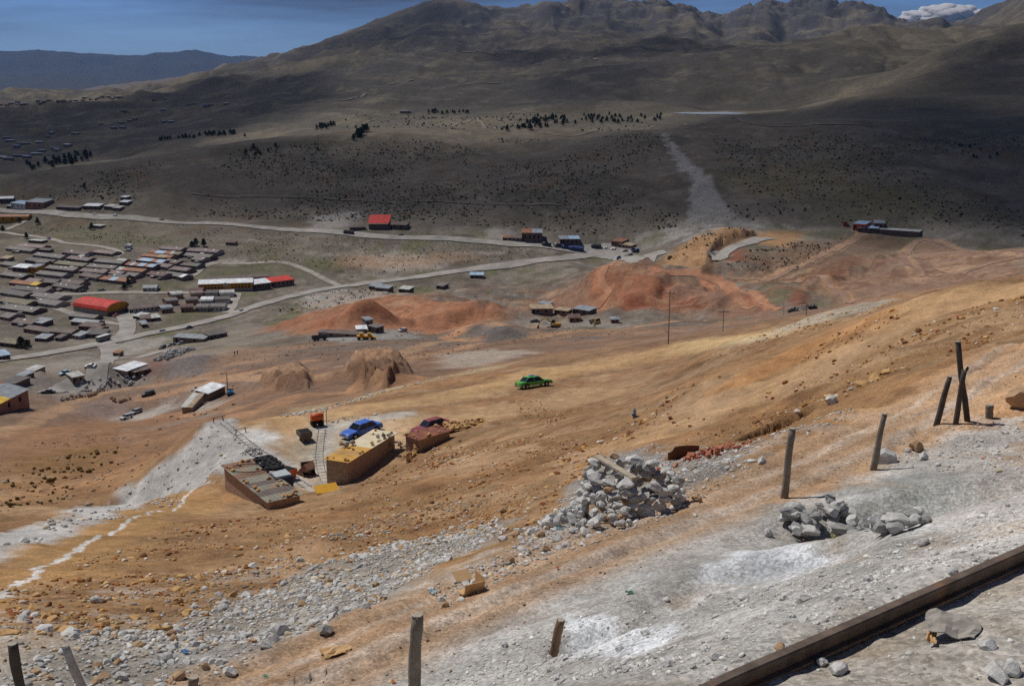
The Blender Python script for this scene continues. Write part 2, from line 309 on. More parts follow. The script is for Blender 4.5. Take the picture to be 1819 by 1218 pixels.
# rain gullies in the spoil mounds and diggings
mnd = sstep(455, 490, RG)*(1-sstep(640, 690, RG))*sstep(-.24, -.2, THG)
ZG -= mnd*1.3*np.clip(1-np.abs(vnoise(XG/13+fbm(XG, YG, 30, 3)*.8, YG/34))*2.3, 0, 1); ZG += mnd*.8*fbm(XG, YG, 9, 4, .65, off=5)
mid_ = sstep(200, 240, RG)*(1-sstep(420, 460, RG)); ZG += mid_*.9*fbm(XG*.8, YG*1.2, 16, 5, .62, off=8)
# steep crags near the skyline
crag = sstep(4500, 5200, RG)*(1-sstep(5500, 6500, RG))*sstep(-0.02, 0.06, THG)
ZG += crag*((1-np.abs(fbm(XG, YG, 420, 6, 0.68)*2))*56-44)
# gullies running down the ridge to the right
gul = sstep(1880, 2100, RG)*(1-sstep(2700, 2850, RG))*sstep(0.08, 0.16, THG)*(1-sstep(0.36, 0.4, THG))
ZG -= gul*10*np.clip(1-np.abs(vnoise(THG*40+fbm(XG, YG, 320, 4)*1.1+SG*5.0, SG*2.5))*1.9, 0, 1)*np.clip(.5+fbm(XG, YG, 300, 3, off=2)*1.4, 0, 1)
far = sstep(14500, 16500, RG)
ZG += far*((1-np.abs(fbm(XG, YG, 2600, 5, 0.55)*2))*150-75)

# bring the broken skyline back to the surveyed one
def fix_skyline():
    tgt = [(120, 173), (200, 167), (300, 144), (430, 109), (480, 98), (520, 88), (560, 77), (600, 62), (640, 46), (690, 27), (730, 12), (755, 3), (775, -2), (805, -2), (830, 3), (860, 10), (890, 13)]+SKY+[(1690, 44), (1712, 34), (1730, 26), (1755, 14), (1780, 3), (1819, -15), (1900, -40), (2000, -50)]
    tt = sorted(polar(u, v) for u, v in tgt); want = np.interp(TH, [a for a, b in tt], [b for a, b in tt]); i0, i1 = np.searchsorted(RR, [3700, 6500]); cur = (ZG[i0:i1]/RG[i0:i1]).max(0)
    k = np.ones(13)/13; cur = np.convolve(np.pad(cur, 6, mode='edge'), k, 'valid'); d = (want-cur)*sstep(polar(60, 170)[0], polar(330, 150)[0], TH); d = np.convolve(np.pad(d, 2, mode='edge'), np.ones(5)/5, 'valid')
    ZG[:] += d[None, :]*RG*sstep(3000, 4300, RG)*(1-sstep(6500, 9000, RG))
fix_skyline()
RESPX = [(1192, 200), (1230, 197), (1290, 196.5), (1330, 196.5), (1300, 203), (1250, 208), (1212, 207)]; RES = [hit(u, v)[:2] for u, v in RESPX]; RESZ = float(np.mean([H(*q) for q in RES])); sl = window(RES, 60); ins = inside(XG[sl], YG[sl], RES); d, _, _ = seg_dist(XG[sl], YG[sl], RES+RES[:1]); wr = np.where(ins, 1.0, np.exp(-(d/25)**2)); ZG[sl] = ZG[sl]*(1-wr)+(RESZ-1.2*ins)*wr
# foreground track: wheel ruts and banks
TRACK = line([(430, 1235), (620, 1150), (760, 1090), (1000, 992), (1250, 900), (1500, 800), (1700, 692), (1819, 622)])
RUT = line([(600, 1185), (760, 1125), (940, 1060), (1130, 960), (1300, 868), (1480, 790), (1640, 712), (1819, 605)])
sl = (slice(0, np.searchsorted(RR, 60)), slice(0, NTH)); X, Y = XG[sl], YG[sl]
wob = fbm(X, Y, 1.6, 3)*0.25
d, sd, _ = seg_dist(X+wob, Y+wob, RUT)
ZG[sl] += (0.05*np.tanh(d*sd/0.16)*np.exp(-(d/0.9)**2))
d, sd, _ = seg_dist(X, Y, TRACK)
for o in (-0.75, 0.75): ZG[sl] -= 0.09*np.exp(-((d*sd-o+wob*.6)/0.17)**2)
bank = line([(620, 1092), (800, 1032), (950, 962), (1200, 862), (1400, 777), (1600, 687), (1819, 587)])
d, sd, _ = seg_dist(X, Y, bank); ZG[sl] += 0.13*np.exp(-((d+wob)/0.55)**2)*(0.6+0.6*fbm(X, Y, 2.2, 3))
basin(1335, 1008, 1.5, 1.0, 20, 0.34, 0.35); basin(1650, 895, 2.6, 1.7, 15, 0.55, 0.3); basin(1090, 1120, 0.9, 0.55, 10, 0.30, 0.4)
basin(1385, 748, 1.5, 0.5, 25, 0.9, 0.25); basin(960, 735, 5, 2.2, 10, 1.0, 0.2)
RAILPX = [(1120, 1300), (1280, 1218), (1420, 1157), (1550, 1100), (1700, 1034), (1819, 982), (1930, 934), (2060, 878)]; RAILPTS = smooth_line([at_z(u, v, -3.95)[:2] for u, v in RAILPX], 8)
d, _, _ = seg_dist(X, Y, RAILPTS); w_ = np.exp(-(d/.5)**2); ZG[sl] = ZG[sl]*(1-w_)+(-4.05)*w_
lump = (1-sstep(26, 34, RG[sl])); ZG[sl] += lump*0.05*fbm(X, Y, 0.5, 3, 0.6)
# terraces scratched by haul roads on the ochre slope
ochre = sstep(24, 34, RG)*(1-sstep(150, 190, RG))
ZG += ochre*0.75*fbm(XG*0.75+YG*0.35, YG*1.3-XG*0.6, 9, 6, 0.6)*(1-0.7*flat_terr)
# ------------------------------------------------------------------ ground colours: soil tones, with shade painted into some dark patches
CG = np.zeros((NS, NTH, 3), np.float32)
def lay(mask, col, op=1.0):
    m = (mask*op)[..., None]; return m*np.array(col, np.float32)
base_r = [3, 14, 20, 60, 150, 220, 360, 430, 800, 1100, 1500, 2400, 3500, 5000, 6500, 15000, 26000]
base_c = [c8(176, 170, 160), c8(176, 168, 155), c8(152, 119, 83), c8(150, 118, 83), c8(148, 118, 88), c8(134, 106, 84), c8(128, 106, 90), c8(118, 107, 96), c8(112, 104, 92), c8(106, 98, 84), c8(94, 88, 77), c8(84, 79, 71), c8(84, 79, 72), c8(84, 81, 79), c8(120, 110, 100), c8(70, 68, 64), c8(64, 64, 64)]
for k in range(3): CG[..., k] = np.interp(SG, np.log(base_r), [c[k] for c in base_c])
def region(px, col, op=1.0, soft=0.02, wob=0.03, smin=None, lam=None):
    pts = [hit(u, v, smin)[:2] for u, v in px]
    rm = np.mean([math.hypot(*p) for p in pts]); pad = rm*(soft+wob)+1
    sl = window(pts, pad); X, Y = XG[sl], YG[sl]; lam = lam or rm*0.12
    Xn = X+fbm(X, Y, lam, 4, 0.6)*rm*wob; Yn = Y+fbm(X, Y, lam, 4, 0.6, off=4)*rm*wob
    ins = inside(Xn, Yn, pts); d, _, _ = seg_dist(Xn, Yn, pts+pts[:1])
    m = sstep(-rm*soft, rm*soft, np.where(ins, d, -d))*op
    CG[sl] = CG[sl]*(1-m[..., None])+np.array(col, np.float32)*m[..., None]
def stroke(px, width, col, op=1.0, soft=0.35, wob=0.25, smin=None, breakup=0.0):
    pts = line(px, 5, smin); sl = window(pts, width*2+2); X, Y = XG[sl], YG[sl]
    n = fbm(X, Y, width*1.5, 4, 0.6); d, _, _ = seg_dist(X+n*width*wob, Y+n*width*wob, pts)
    m = (1-sstep(width*0.5*(1-soft), width*0.5*(1+soft), d))*op
    if breakup: m = m*np.clip(0.5+breakup*1.8*fbm(X, Y, width*0.8, 4, 0.65, off=2), 0, 1)
    CG[sl] = CG[sl]*(1-m[..., None])+np.array(col, np.float32)*m[..., None]
def mottle(cond, lam, col, thr, op=1.0, off=0.0, sx=1.0, sy=1.0):
    rows = np.nonzero(cond.max(1) > 0)[0]; sl = slice(rows[0], rows[-1]+1); X, Y = XG[sl], YG[sl]
    m = sstep(thr, thr+0.22, fbm(X*sx, Y*sy, lam, 5, 0.6, off=off))*cond[sl]*op
    CG[sl] = CG[sl]*(1-m[..., None])+np.array(col, np.float32)*m[..., None]
def band(a, b, c=None, d=None, lo=-9, hi=9):
    m = sstep(a, a*1.12, RG)*(1-sstep(b*0.9, b, RG)); return m*(THG > lo)*(THG < hi)
# -- mountains and hillside
mottle(band(1100, 5200), 420, c8(104, 96, 78), 0.0, 0.55); mottle(band(1100, 5200), 150, c8(118, 109, 90), 0.1, 0.45, 3)
mottle(band(1900, 5200), 240, c8(76, 72, 58), 0.22, 0.5, 8)
mottle(band(1500, 5200), 70, c8(84, 79, 66), 0.08, 0.45, 11); mottle(band(1500, 5200), 45, c8(132, 122, 102), 0.15, 0.4, 12)
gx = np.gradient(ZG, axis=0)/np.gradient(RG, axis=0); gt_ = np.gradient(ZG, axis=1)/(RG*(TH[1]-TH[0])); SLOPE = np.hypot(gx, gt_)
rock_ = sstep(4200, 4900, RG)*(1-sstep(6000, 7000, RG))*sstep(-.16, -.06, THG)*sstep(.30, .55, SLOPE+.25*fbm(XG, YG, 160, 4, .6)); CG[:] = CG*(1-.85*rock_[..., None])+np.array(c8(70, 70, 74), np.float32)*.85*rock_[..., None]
mottle(band(4300, 6500), 120, c8(128, 118, 100), 0.25, 0.5, 6)
mottle(band(760, 1250), 60, c8(82, 77, 63), 0.0, 0.6, 1); mottle(band(760, 1250), 16, c8(128, 120, 104), 0.18, 0.5, 2); mottle(band(760, 1250), 22, c8(108, 88, 64), 0.2, 0.5, 7)
region([(1480, 330), (1700, 330), (1760, 420), (1560, 400)], c8(104, 98, 68), 0.6, 0.06, 0.05); region([(1300, 300), (1500, 280), (1520, 330), (1360, 340)], c8(112, 102, 70), 0.6, 0.05, 0.05)
region([(375, 471), (392, 459), (437, 460), (430, 471)], c8(186, 174, 160), 0.9, 0.004, 0.0)
# scree below the gully
SCREE = c8(156, 151, 143)
region([(1158, 228), (1178, 236), (1200, 262), (1240, 298), (1262, 330), (1285, 372), (1330, 392), (1420, 400), (1330, 412), (1200, 424), (1120, 430), (1180, 412), (1222, 385), (1228, 340), (1212, 298), (1186, 270)], SCREE, 0.85, 0.003, 0.009, lam=10)
stroke([(1256, 320), (1280, 362), (1310, 386), (1370, 400)], 7, SCREE, .7); stroke([(1238, 380), (1200, 410), (1140, 428)], 8, SCREE, .6)
region([(1140, 412), (1230, 400), (1300, 408), (1240, 420), (1180, 432), (1130, 436)], c8(150, 145, 138), 0.8, 0.01, 0.01)
stroke([(1330, 392), (1400, 404), (1470, 410), (1560, 412), (1819, 430)], 10, c8(150, 142, 130), 0.7)
region([(1640, 398), (1780, 400), (1800, 422), (1660, 422)], c8(150, 142, 128), 0.7, 0.02, 0.02)
PATHS = [([(480, 350), (600, 355), (760, 358), (900, 364), (1010, 366)], 3.0), ([(1215, 221), (1330, 219), (1450, 221), (1560, 226)], 5), ([(340, 344), (480, 350)], 3), ([(590, 232), (650, 218), (675, 212)], 5), ([(800, 226), (830, 217), (850, 213), (880, 230)], 5), ([(760, 208), (900, 203), (1000, 200)], 4), ([(960, 236), (1050, 235), (1160, 226)], 4)]
FARROADS = [([(505, 192), (560, 182), (620, 178), (650, 167)], 9), ([(690, 152), (735, 143)], 8), ([(770, 93), (880, 97)], 12), ([(1000, 103), (1060, 107)], 14), ([(820, 153), (890, 148)], 7)]
stroke([(440, 424), (540, 448), (620, 453), (700, 455), (800, 452), (900, 447)], 4, c8(150, 142, 130), .7)
# -- valley floor
vf = band(420, 830)
mottle(vf, 7, c8(96, 90, 82), 0.05, 0.5, 13); mottle(vf, 6, c8(140, 132, 122), 0.12, 0.5, 14); mottle(vf, 30, c8(140, 131, 118), 0.05, 0.6, 2); mottle(vf, 24, c8(98, 98, 66), 0.12, 0.7, 5); mottle(vf, 12, c8(84, 76, 66), 0.2, 0.6, 9)
for px in [[(60, 405), (200, 400), (330, 440), (200, 440), (110, 425)], [(360, 470), (540, 470), (560, 490), (470, 492), (350, 500)], [(240, 505), (330, 498), (345, 515), (250, 520)], [(300, 560), (395, 558), (330, 585), (245, 592)], [(0, 452), (40, 455), (40, 468), (0, 470)], [(500, 525), (545, 520), (545, 545), (490, 552)], [(420, 430), (520, 436), (520, 452), (400, 450)]]:
    region(px, c8(98, 95, 72), 0.7, 0.015, 0.02, lam=18)
for px in [[(560, 382), (640, 376), (630, 402), (555, 405)], [(690, 450), (800, 470), (700, 480), (640, 465)], [(540, 520), (660, 512), (720, 520), (600, 545), (540, 545)], [(80, 642), (165, 632), (165, 652), (80, 660)], [(860, 408), (900, 405), (900, 425), (850, 425)], [(200, 606), (300, 596), (280, 615), (200, 640)]]:
    region(px, c8(166, 160, 152), 0.75, 0.012, 0.015, lam=14)
region([(620, 455), (760, 452), (860, 455), (720, 475), (610, 475)], c8(160, 126, 96), 0.6, 0.015, 0.02, lam=20)
# -- mining ground, 150 to 620 m
mg = band(150, 640, lo=-0.36)*(1-sstep(430, 480, RG)*(THG < -0.12)); mg = np.clip(mg, 0, 1)
mottle(mg, 26, c8(156, 120, 92), 0.02, 0.6, 3, 0.7, 1.5); mottle(mg, 20, c8(124, 98, 78), 0.05, 0.6, 6, 0.7, 1.5); mottle(mg, 34, c8(150, 146, 138), 0.22, 0.55, 8, 0.7, 1.4)
ORANGE = c8(160, 110, 80); RED = c8(130, 74, 52)
region([(455, 585), (540, 560), (680, 526), (760, 530), (860, 540), (940, 549), (900, 566), (860, 575), (720, 592), (560, 596)], ORANGE, 0.9, 0.012, 0.012, lam=20)
region([(900, 560), (940, 545), (1000, 512), (1050, 482), (1090, 464), (1170, 488), (1250, 495), (1360, 520), (1430, 555), (1300, 562), (1180, 545), (1050, 552)], c8(148, 112, 90), 0.75, 0.014, 0.02, lam=22)
region([(1060, 480), (1130, 470), (1180, 500), (1230, 540), (1190, 556), (1080, 540), (1050, 520)], c8(146, 96, 70), 0.85, 0.012, 0.02, lam=16)
for px in [[(630, 556), (680, 546), (690, 558), (640, 566)], [(565, 572), (595, 566), (590, 578), (560, 582)], [(1165, 500), (1190, 500), (1185, 516), (1165, 512)], [(1195, 535), (1240, 525), (1255, 548), (1200, 552)], [(1310, 522), (1330, 520), (1335, 535), (1315, 538)], [(1412, 518), (1432, 515), (1425, 545), (1408, 545)], [(1440, 480), (1500, 478), (1490, 502), (1430, 505)], [(1495, 465), (1525, 455), (1520, 470), (1500, 475)], [(1350, 540), (1370, 540), (1365, 548), (1350, 548)], [(1100, 540), (1150, 530), (1160, 548), (1110, 552)], [(1300, 440), (1325, 438), (1318, 462), (1300, 465)]]:
    region(px, RED, 0.85, 0.008, 0.012, lam=9)
region([(1170, 470), (1200, 440), (1250, 420), (1350, 412), (1430, 412), (1400, 440), (1330, 432), (1275, 440), (1262, 475), (1230, 485)], c8(168, 130, 92), 0.85, 0.008, 0.01, lam=14)
region([(1330, 470), (1430, 430), (1530, 412), (1600, 420), (1560, 455), (1440, 500), (1350, 490)], c8(118, 92, 70), 0.7, 0.015, 0.02, lam=18)
region([(1470, 500), (1560, 455), (1640, 425), (1819, 440), (1819, 490), (1600, 535), (1500, 545)], c8(150, 118, 96), 0.7, 0.015, 0.02, lam=20)
for px, w, col in [([(1160, 480), (1250, 492), (1300, 515), (1330, 545)], 7, c8(186, 130, 98)), ([(1250, 490), (1300, 510), (1385, 548)], 5, c8(196, 134, 100)), ([(1300, 492), (1400, 500), (1480, 510), (1510, 535)], 5, c8(176, 136, 104)),
                   ([(1090, 468), (1065, 490), (1075, 520), (1060, 545), (1000, 558)], 7, c8(184, 126, 94)), ([(1350, 500), (1440, 465), (1500, 435), (1530, 415)], 7, c8(176, 140, 108)), ([(1819, 458), (1700, 480), (1640, 492), (1625, 475), (1602, 455), (1620, 435), (1700, 440), (1819, 455)], 7, c8(178, 146, 116)),
                   ([(0, 775), (60, 745), (160, 705), (260, 685), (400, 668), (520, 652), (640, 632), (760, 610), (850, 592), (950, 580)], 7, c8(168, 136, 106)), ([(180, 712), (330, 690), (450, 660), (560, 640)], 5, c8(178, 140, 108)), ([(640, 640), (800, 622), (950, 600), (1100, 585), (1250, 570)], 6, c8(168, 134, 104)), ([(860, 596), (830, 606), (790, 600), (830, 580), (880, 570)], 6, c8(186, 140, 104)), ([(420, 740), (520, 705), (640, 690), (720, 678)], 8, c8(170, 130, 98)), ([(60, 780), (200, 755), (330, 735), (420, 725)], 7, c8(164, 128, 96))]:
    stroke(px, w, col, 0.8)
for px, col in [([(310, 640), (360, 630), (390, 640), (330, 672), (300, 668)], c8(112, 106, 104)), ([(230, 640), (300, 612), (330, 618), (300, 650), (240, 665)], c8(118, 88, 78)), ([(840, 578), (900, 580), (940, 596), (860, 604), (830, 596)], c8(96, 92, 90)), ([(160, 660), (200, 662), (200, 680), (150, 682)], c8(92, 90, 88)), ([(50, 678), (90, 672), (100, 688), (50, 700)], c8(104, 102, 100)),
                ([(400, 618), (480, 616), (500, 640), (400, 650)], c8(150, 122, 98)), ([(560, 600), (640, 590), (740, 588), (740, 600), (600, 608)], c8(150, 148, 144)), ([(850, 572), (950, 556), (1100, 566), (1080, 580), (960, 574)], c8(136, 128, 118)), ([(780, 630), (880, 618), (960, 625), (850, 650), (780, 655)], c8(170, 158, 142)), ([(80, 690), (250, 655), (270, 680), (100, 710)], c8(140, 132, 124)), ([(130, 720), (240, 700), (260, 730), (150, 740)], c8(128, 112, 104)), ([(200, 742), (290, 715), (310, 705), (310, 725), (240, 748)], c8(168, 160, 150)), ([(335, 690), (385, 685), (380, 725), (345, 730)], c8(184, 176, 164))]:
    region(px, col, 0.85, 0.01, 0.015, lam=10)
om = band(470, 700, lo=-.2)*(1-sstep(640, 690, RG)); mottle(om, 14, c8(118, 86, 66), 0.05, 0.5, 15, .7, 1.3); mottle(om, 10, c8(178, 144, 114), 0.12, 0.45, 16, .7, 1.3); mottle(om, 5, c8(104, 74, 56), 0.2, 0.4, 17)
stroke([(1257, 482), (1262, 461), (1272, 443), (1300, 429), (1342, 421)], 6, c8(96, 72, 56), .8)  # dark stroke paints the shade on the wall of the road cut
region([(905, 714), (960, 712), (1005, 735), (985, 752), (930, 738)], c8(122, 90, 60), .7, .01, .02, lam=2); region([(1335, 742), (1372, 730), (1412, 726), (1400, 745), (1350, 756)], c8(116, 80, 52), .8, .01, .02, lam=1)  # shade of the pit and overhang faces painted into the ground colour
region([(0, 640), (330, 610), (440, 575), (480, 585), (400, 610), (250, 650), (90, 700), (0, 700)], c8(136, 126, 114), 0.6, 0.02, 0.02)
region([(0, 770), (150, 740), (330, 735), (300, 800), (150, 850), (0, 850)], c8(146, 108, 76), 0.6, 0.03, 0.03); region([(0, 820), (120, 800), (230, 785), (200, 830), (60, 880), (0, 900)], c8(128, 98, 58), 0.7, 0.03, 0.04)
for px in [[(470, 676), (530, 662), (558, 672), (545, 694), (500, 696)], [(622, 660), (650, 640), (705, 640), (725, 672), (690, 694), (640, 688)]]: region(px, c8(112, 84, 64), 0.75, 0.008, 0.015, lam=7)  # shaded back walls of the diggings, painted as darker ground
# -- ochre slope, terrace, track
oc = band(20, 170)
mottle(oc, 5, c8(172, 144, 112), 0.05, 0.55, 1, 0.8, 1.3); mottle(oc, 3.5, c8(136, 100, 68), 0.05, 0.6, 4, 0.8, 1.3); mottle(oc, 9, c8(164, 124, 86), 0.1, 0.5, 6); mottle(oc, 2.0, c8(112, 82, 56), 0.22, 0.5, 9)
GREY = c8(176, 174, 168); PALE = c8(214, 214, 210)
region([(-60, 1040), (0, 985), (120, 925), (300, 880), (380, 890), (250, 960), (60, 1060), (-60, 1120)], c8(180, 142, 92), 0.6, 0.04, 0.05)
region([(480, 770), (560, 742), (640, 740), (740, 745), (720, 790), (640, 850), (540, 870), (470, 850)], c8(186, 172, 148), 0.8, 0.03, 0.04)
stroke([(440, 775), (540, 740), (680, 718), (860, 690), (1000, 655), (1150, 630), (1300, 602), (1420, 580)], 9, c8(186, 152, 110), 0.75)
stroke([(720, 760), (850, 740), (950, 725), (1060, 700)], 9, c8(192, 160, 120), 0.6)
stroke([(1100, 790), (1180, 760), (1300, 705), (1420, 655), (1560, 590), (1700, 548), (1900, 505)], 9, c8(190, 154, 114), 0.8); stroke([(1290, 690), (1420, 630), (1560, 565)], 3, c8(176, 128, 82), 0.6)
stroke([(1360, 590), (1430, 572), (1520, 548)], 10, c8(170, 164, 148), 0.7); region([(1200, 610), (1330, 592), (1380, 596), (1290, 615)], c8(206, 176, 128), 0.7, 0.02, 0.03)
for px_ in [[(1120, 778), (1160, 738), (1210, 703), (1270, 663)], [(1435, 642), (1480, 612), (1530, 587), (1600, 562)], [(1300, 738), (1420, 693), (1540, 643), (1660, 593), (1819, 533)], [(1250, 643), (1360, 608), (1460, 578)], [(620, 900), (760, 860), (900, 830), (1020, 800)], [(300, 960), (460, 930), (640, 905), (760, 890)], [(100, 1060), (260, 1010), (420, 975), (560, 950)], [(860, 800), (960, 790), (1060, 770)], [(1380, 752), (1480, 708), (1600, 658), (1750, 593)]]: stroke(px_, 1.3, c8(122, 86, 56), .6, .6, .8, breakup=.7)
for px_ in [[(1170, 740), (1240, 690), (1330, 690), (1290, 725), (1200, 770)], [(1380, 690), (1480, 640), (1560, 600), (1590, 610), (1480, 665)], [(760, 830), (860, 800), (900, 815), (800, 850)], [(420, 1000), (560, 955), (600, 965), (460, 1020)], [(1010, 870), (1060, 830), (1080, 800), (1040, 800), (960, 860)]]: region(px_, c8(186, 156, 124), .55, .03, .04)
# grey tip and its run-out
region([(396, 742), (352, 775), (300, 815), (220, 865), (80, 930), (-40, 965), (-40, 1000), (60, 968), (160, 930), (260, 890), (330, 870), (400, 845), (480, 840), (560, 870), (520, 820), (450, 775), (410, 746)], c8(188, 186, 181), 0.95, 0.008, 0.012, lam=4)
region([(430, 765), (470, 760), (520, 775), (500, 790), (455, 785)], PALE, 0.9, 0.012, 0.02, lam=3); stroke([(-30, 1082), (60, 1020), (200, 945), (330, 880), (400, 850)], 0.3, PALE, 0.85, wob=0.9); stroke([(-20, 960), (100, 925), (200, 890)], 0.9, PALE, 0.6, breakup=0.6)
region([(560, 760), (585, 760), (600, 870), (560, 875), (550, 830)], c8(184, 180, 172), 0.8, 0.015, 0.02, lam=3); stroke([(570, 760), (640, 748), (720, 735)], 2.5, c8(190, 186, 178), 0.7)
stroke([(540, 725), (700, 690), (800, 668), (880, 650)], 7, c8(190, 180, 140), 0.6, breakup=0.5)
region([(-40, 1195), (120, 1150), (300, 1105), (480, 1045), (640, 985), (800, 935), (905, 925), (870, 960), (770, 1015), (640, 1085), (480, 1140), (330, 1240), (-40, 1260)], c8(150, 145, 135), 0.9, 0.02, 0.05, lam=1.6)  # rubble beds, this and next: darkened so gaps between stones look shaded
region([(760, 1040), (900, 985), (990, 930), (1010, 860), (1100, 800), (1200, 800), (1330, 800), (1300, 850), (1150, 930), (960, 1000), (800, 1075)], c8(152, 149, 144), 0.85, 0.015, 0.03, lam=1.2)
# track and salty ground this side
region([(330, 1240), (620, 1096), (800, 1036), (960, 985), (1200, 890), (1400, 800), (1600, 705), (1840, 590), (1840, 700), (1700, 790), (1560, 850), (1400, 900), (1200, 990), (1000, 1080), (800, 1170), (700, 1260)], c8(190, 152, 114), 0.95, 0.015, 0.025, lam=1.2)
region([(520, 1260), (760, 1125), (960, 1040), (1160, 960), (1330, 880), (1400, 895), (1500, 860), (1600, 800), (1680, 765), (1840, 740), (1840, 990), (1550, 1110), (1270, 1240)], c8(186, 184, 178), 0.85, 0.03, 0.05, lam=1.0)
stroke([(560, 1215), (760, 1115), (960, 1035), (1130, 965), (1260, 905)], 0.5, c8(222, 218, 212), 0.9, breakup=0.5); stroke([(1240, 900), (1400, 830), (1560, 760), (1700, 705)], 0.45, c8(218, 208, 198), 0.85, breakup=0.5)
stroke([(640, 1160), (800, 1090), (1000, 1005), (1200, 925)], 1.0, c8(176, 146, 112), 0.7, breakup=0.4); stroke([(600, 1185), (760, 1128), (940, 1063), (1130, 963), (1300, 871), (1480, 793), (1640, 715), (1819, 608)], 0.2, c8(150, 120, 90), 0.45, breakup=0.4)
region([(0, 540), (60, 440), (180, 448), (330, 442), (395, 455), (330, 500), (180, 512), (130, 600), (0, 615)], c8(96, 88, 80), .55, .015, .02)  # town ground darkened to paint the shade between the house rows
WHITE = c8(236, 239, 240)
region([(1240, 1020), (1330, 975), (1450, 968), (1465, 990), (1400, 1040), (1260, 1045)], WHITE, 0.95, 0.015, 0.04, lam=0.8); region([(1290, 1010), (1340, 985), (1400, 1000), (1390, 1030), (1310, 1032)], c8(160, 164, 166), 0.7, 0.03, 0.05, lam=0.7)
region([(1000, 1095), (1080, 1088), (1180, 1108), (1240, 1112), (1130, 1160), (1030, 1165)], WHITE, 0.95, 0.012, 0.03, lam=0.6); region([(1500, 905), (1560, 885), (1640, 925), (1690, 935), (1600, 950)], c8(206, 210, 212), 0.7, 0.03, 0.04, lam=0.8)
region([(1480, 870), (1600, 835), (1740, 860), (1700, 910), (1620, 935), (1540, 910)], c8(152, 156, 152), 0.75, 0.03, 0.05, lam=0.8); region([(1640, 950), (1740, 880), (1840, 840), (1840, 930), (1700, 990)], c8(214, 208, 200), 0.7, 0.04, 0.05, lam=1.0)
stroke([(980, 1060), (1200, 1060), (1420, 1130)], 0.8, c8(206, 208, 206), 0.5, breakup=0.7)
region([(1290, 1240), (1560, 1110), (1840, 990), (1840, 1260)], c8(164, 154, 140), 0.8, 0.02, 0.04, lam=0.7); region([(1440, 1120), (1560, 1140), (1690, 1230), (1500, 1240)], c8(178, 164, 146), 0.6, 0.04, 0.06, lam=0.6)
nr = 1-sstep(24, 34, RG)
mottle(nr, 0.9, c8(210, 208, 202), 0.12, 0.35, 3); mottle(nr, 0.6, c8(150, 142, 130), 0.15, 0.3, 5); mottle(nr, 1.8, c8(178, 150, 118), 0.2, 0.35, 7)

# packed bed of the track with its pale wheel lines
TRPX = [(430, 1235), (620, 1150), (760, 1090), (1000, 992), (1250, 900), (1500, 800), (1700, 692), (1819, 622)]
stroke(TRPX, 2.7, c8(178, 148, 118), .75, .3, .2); stroke([(u+18, v+12) for u, v in TRPX], .35, c8(210, 198, 184), .8, .5, .4, breakup=.35); stroke([(u-14, v-12) for u, v in TRPX], .3, c8(206, 192, 176), .7, .5, .4, breakup=.35); stroke([(u+2, v) for u, v in TRPX], .3, c8(146, 116, 88), .6, .5, .5, breakup=.4)
# ------------------------------------------------------------------ materials
MATS = {}
def mat(name, col, rough=0.85, metal=0.0, var=0.12, scale=3.0, spec=0.3, attr=None, bump=0.0, bscale=None, stripes=None, col2=None, thr=0.5):
    if name in MATS: return MATS[name]
    m = bpy.data.materials.new(name); m.use_nodes = True; nt = m.node_tree; N = nt.nodes.new; L = nt.links.new
    b = nt.nodes['Principled BSDF']; b.inputs['Roughness'].default_value = rough; b.inputs['Metallic'].default_value = metal; b.inputs['Specular IOR Level'].default_value = spec
    tc = N('ShaderNodeTexCoord'); geo = tc.outputs['Object']
    nz = N('ShaderNodeTexNoise'); nz.inputs['Scale'].default_value = scale; nz.inputs['Detail'].default_value = 5; nz.inputs['Roughness'].default_value = 0.65; L(geo, nz.inputs['Vector'])
    mr = N('ShaderNodeMapRange'); mr.inputs[1].default_value = 0.25; mr.inputs[2].default_value = 0.75; mr.inputs[3].default_value = 1-var*1.6; mr.inputs[4].default_value = 1+var*1.6; L(nz.outputs['Fac'], mr.inputs[0])
    mx = N('ShaderNodeMixRGB'); mx.blend_type = 'MULTIPLY'; mx.inputs[0].default_value = 1.0
    if attr:
        at = N('ShaderNodeAttribute'); at.attribute_name = attr; src = at.outputs['Color']
    else:
        rg = N('ShaderNodeRGB'); rg.outputs[0].default_value = (*col, 1); src = rg.outputs[0]
    if col2:
        n2 = N('ShaderNodeTexNoise'); n2.inputs['Scale'].default_value = scale*0.6; n2.inputs['Detail'].default_value = 6; L(geo, n2.inputs['Vector'])
        rp = N('ShaderNodeValToRGB'); rp.color_ramp.elements[0].position = thr-0.06; rp.color_ramp.elements[1].position = thr+0.08; L(n2.outputs['Fac'], rp.inputs[0])
        m2 = N('ShaderNodeMixRGB'); L(rp.outputs[0], m2.inputs[0]); L(src, m2.inputs[1]); m2.inputs[2].default_value = (*col2, 1); src = m2.outputs[0]
    L(src, mx.inputs[1]); L(mr.outputs[0], mx.inputs[2]); L(mx.outputs[0], b.inputs['Base Color'])
    if bump:
        bp = N('ShaderNodeBump'); bp.inputs['Strength'].default_value = 1.0; bp.inputs['Distance'].default_value = bump
        if bscale:
            n3 = N('ShaderNodeTexNoise'); n3.inputs['Scale'].default_value = bscale; n3.inputs['Detail'].default_value = 4; L(geo, n3.inputs['Vector']); L(n3.outputs['Fac'], bp.inputs['Height'])
        else: L(nz.outputs['Fac'], bp.inputs['Height'])
        L(bp.outputs[0], b.inputs['Normal'])
    MATS[name] = m; return m
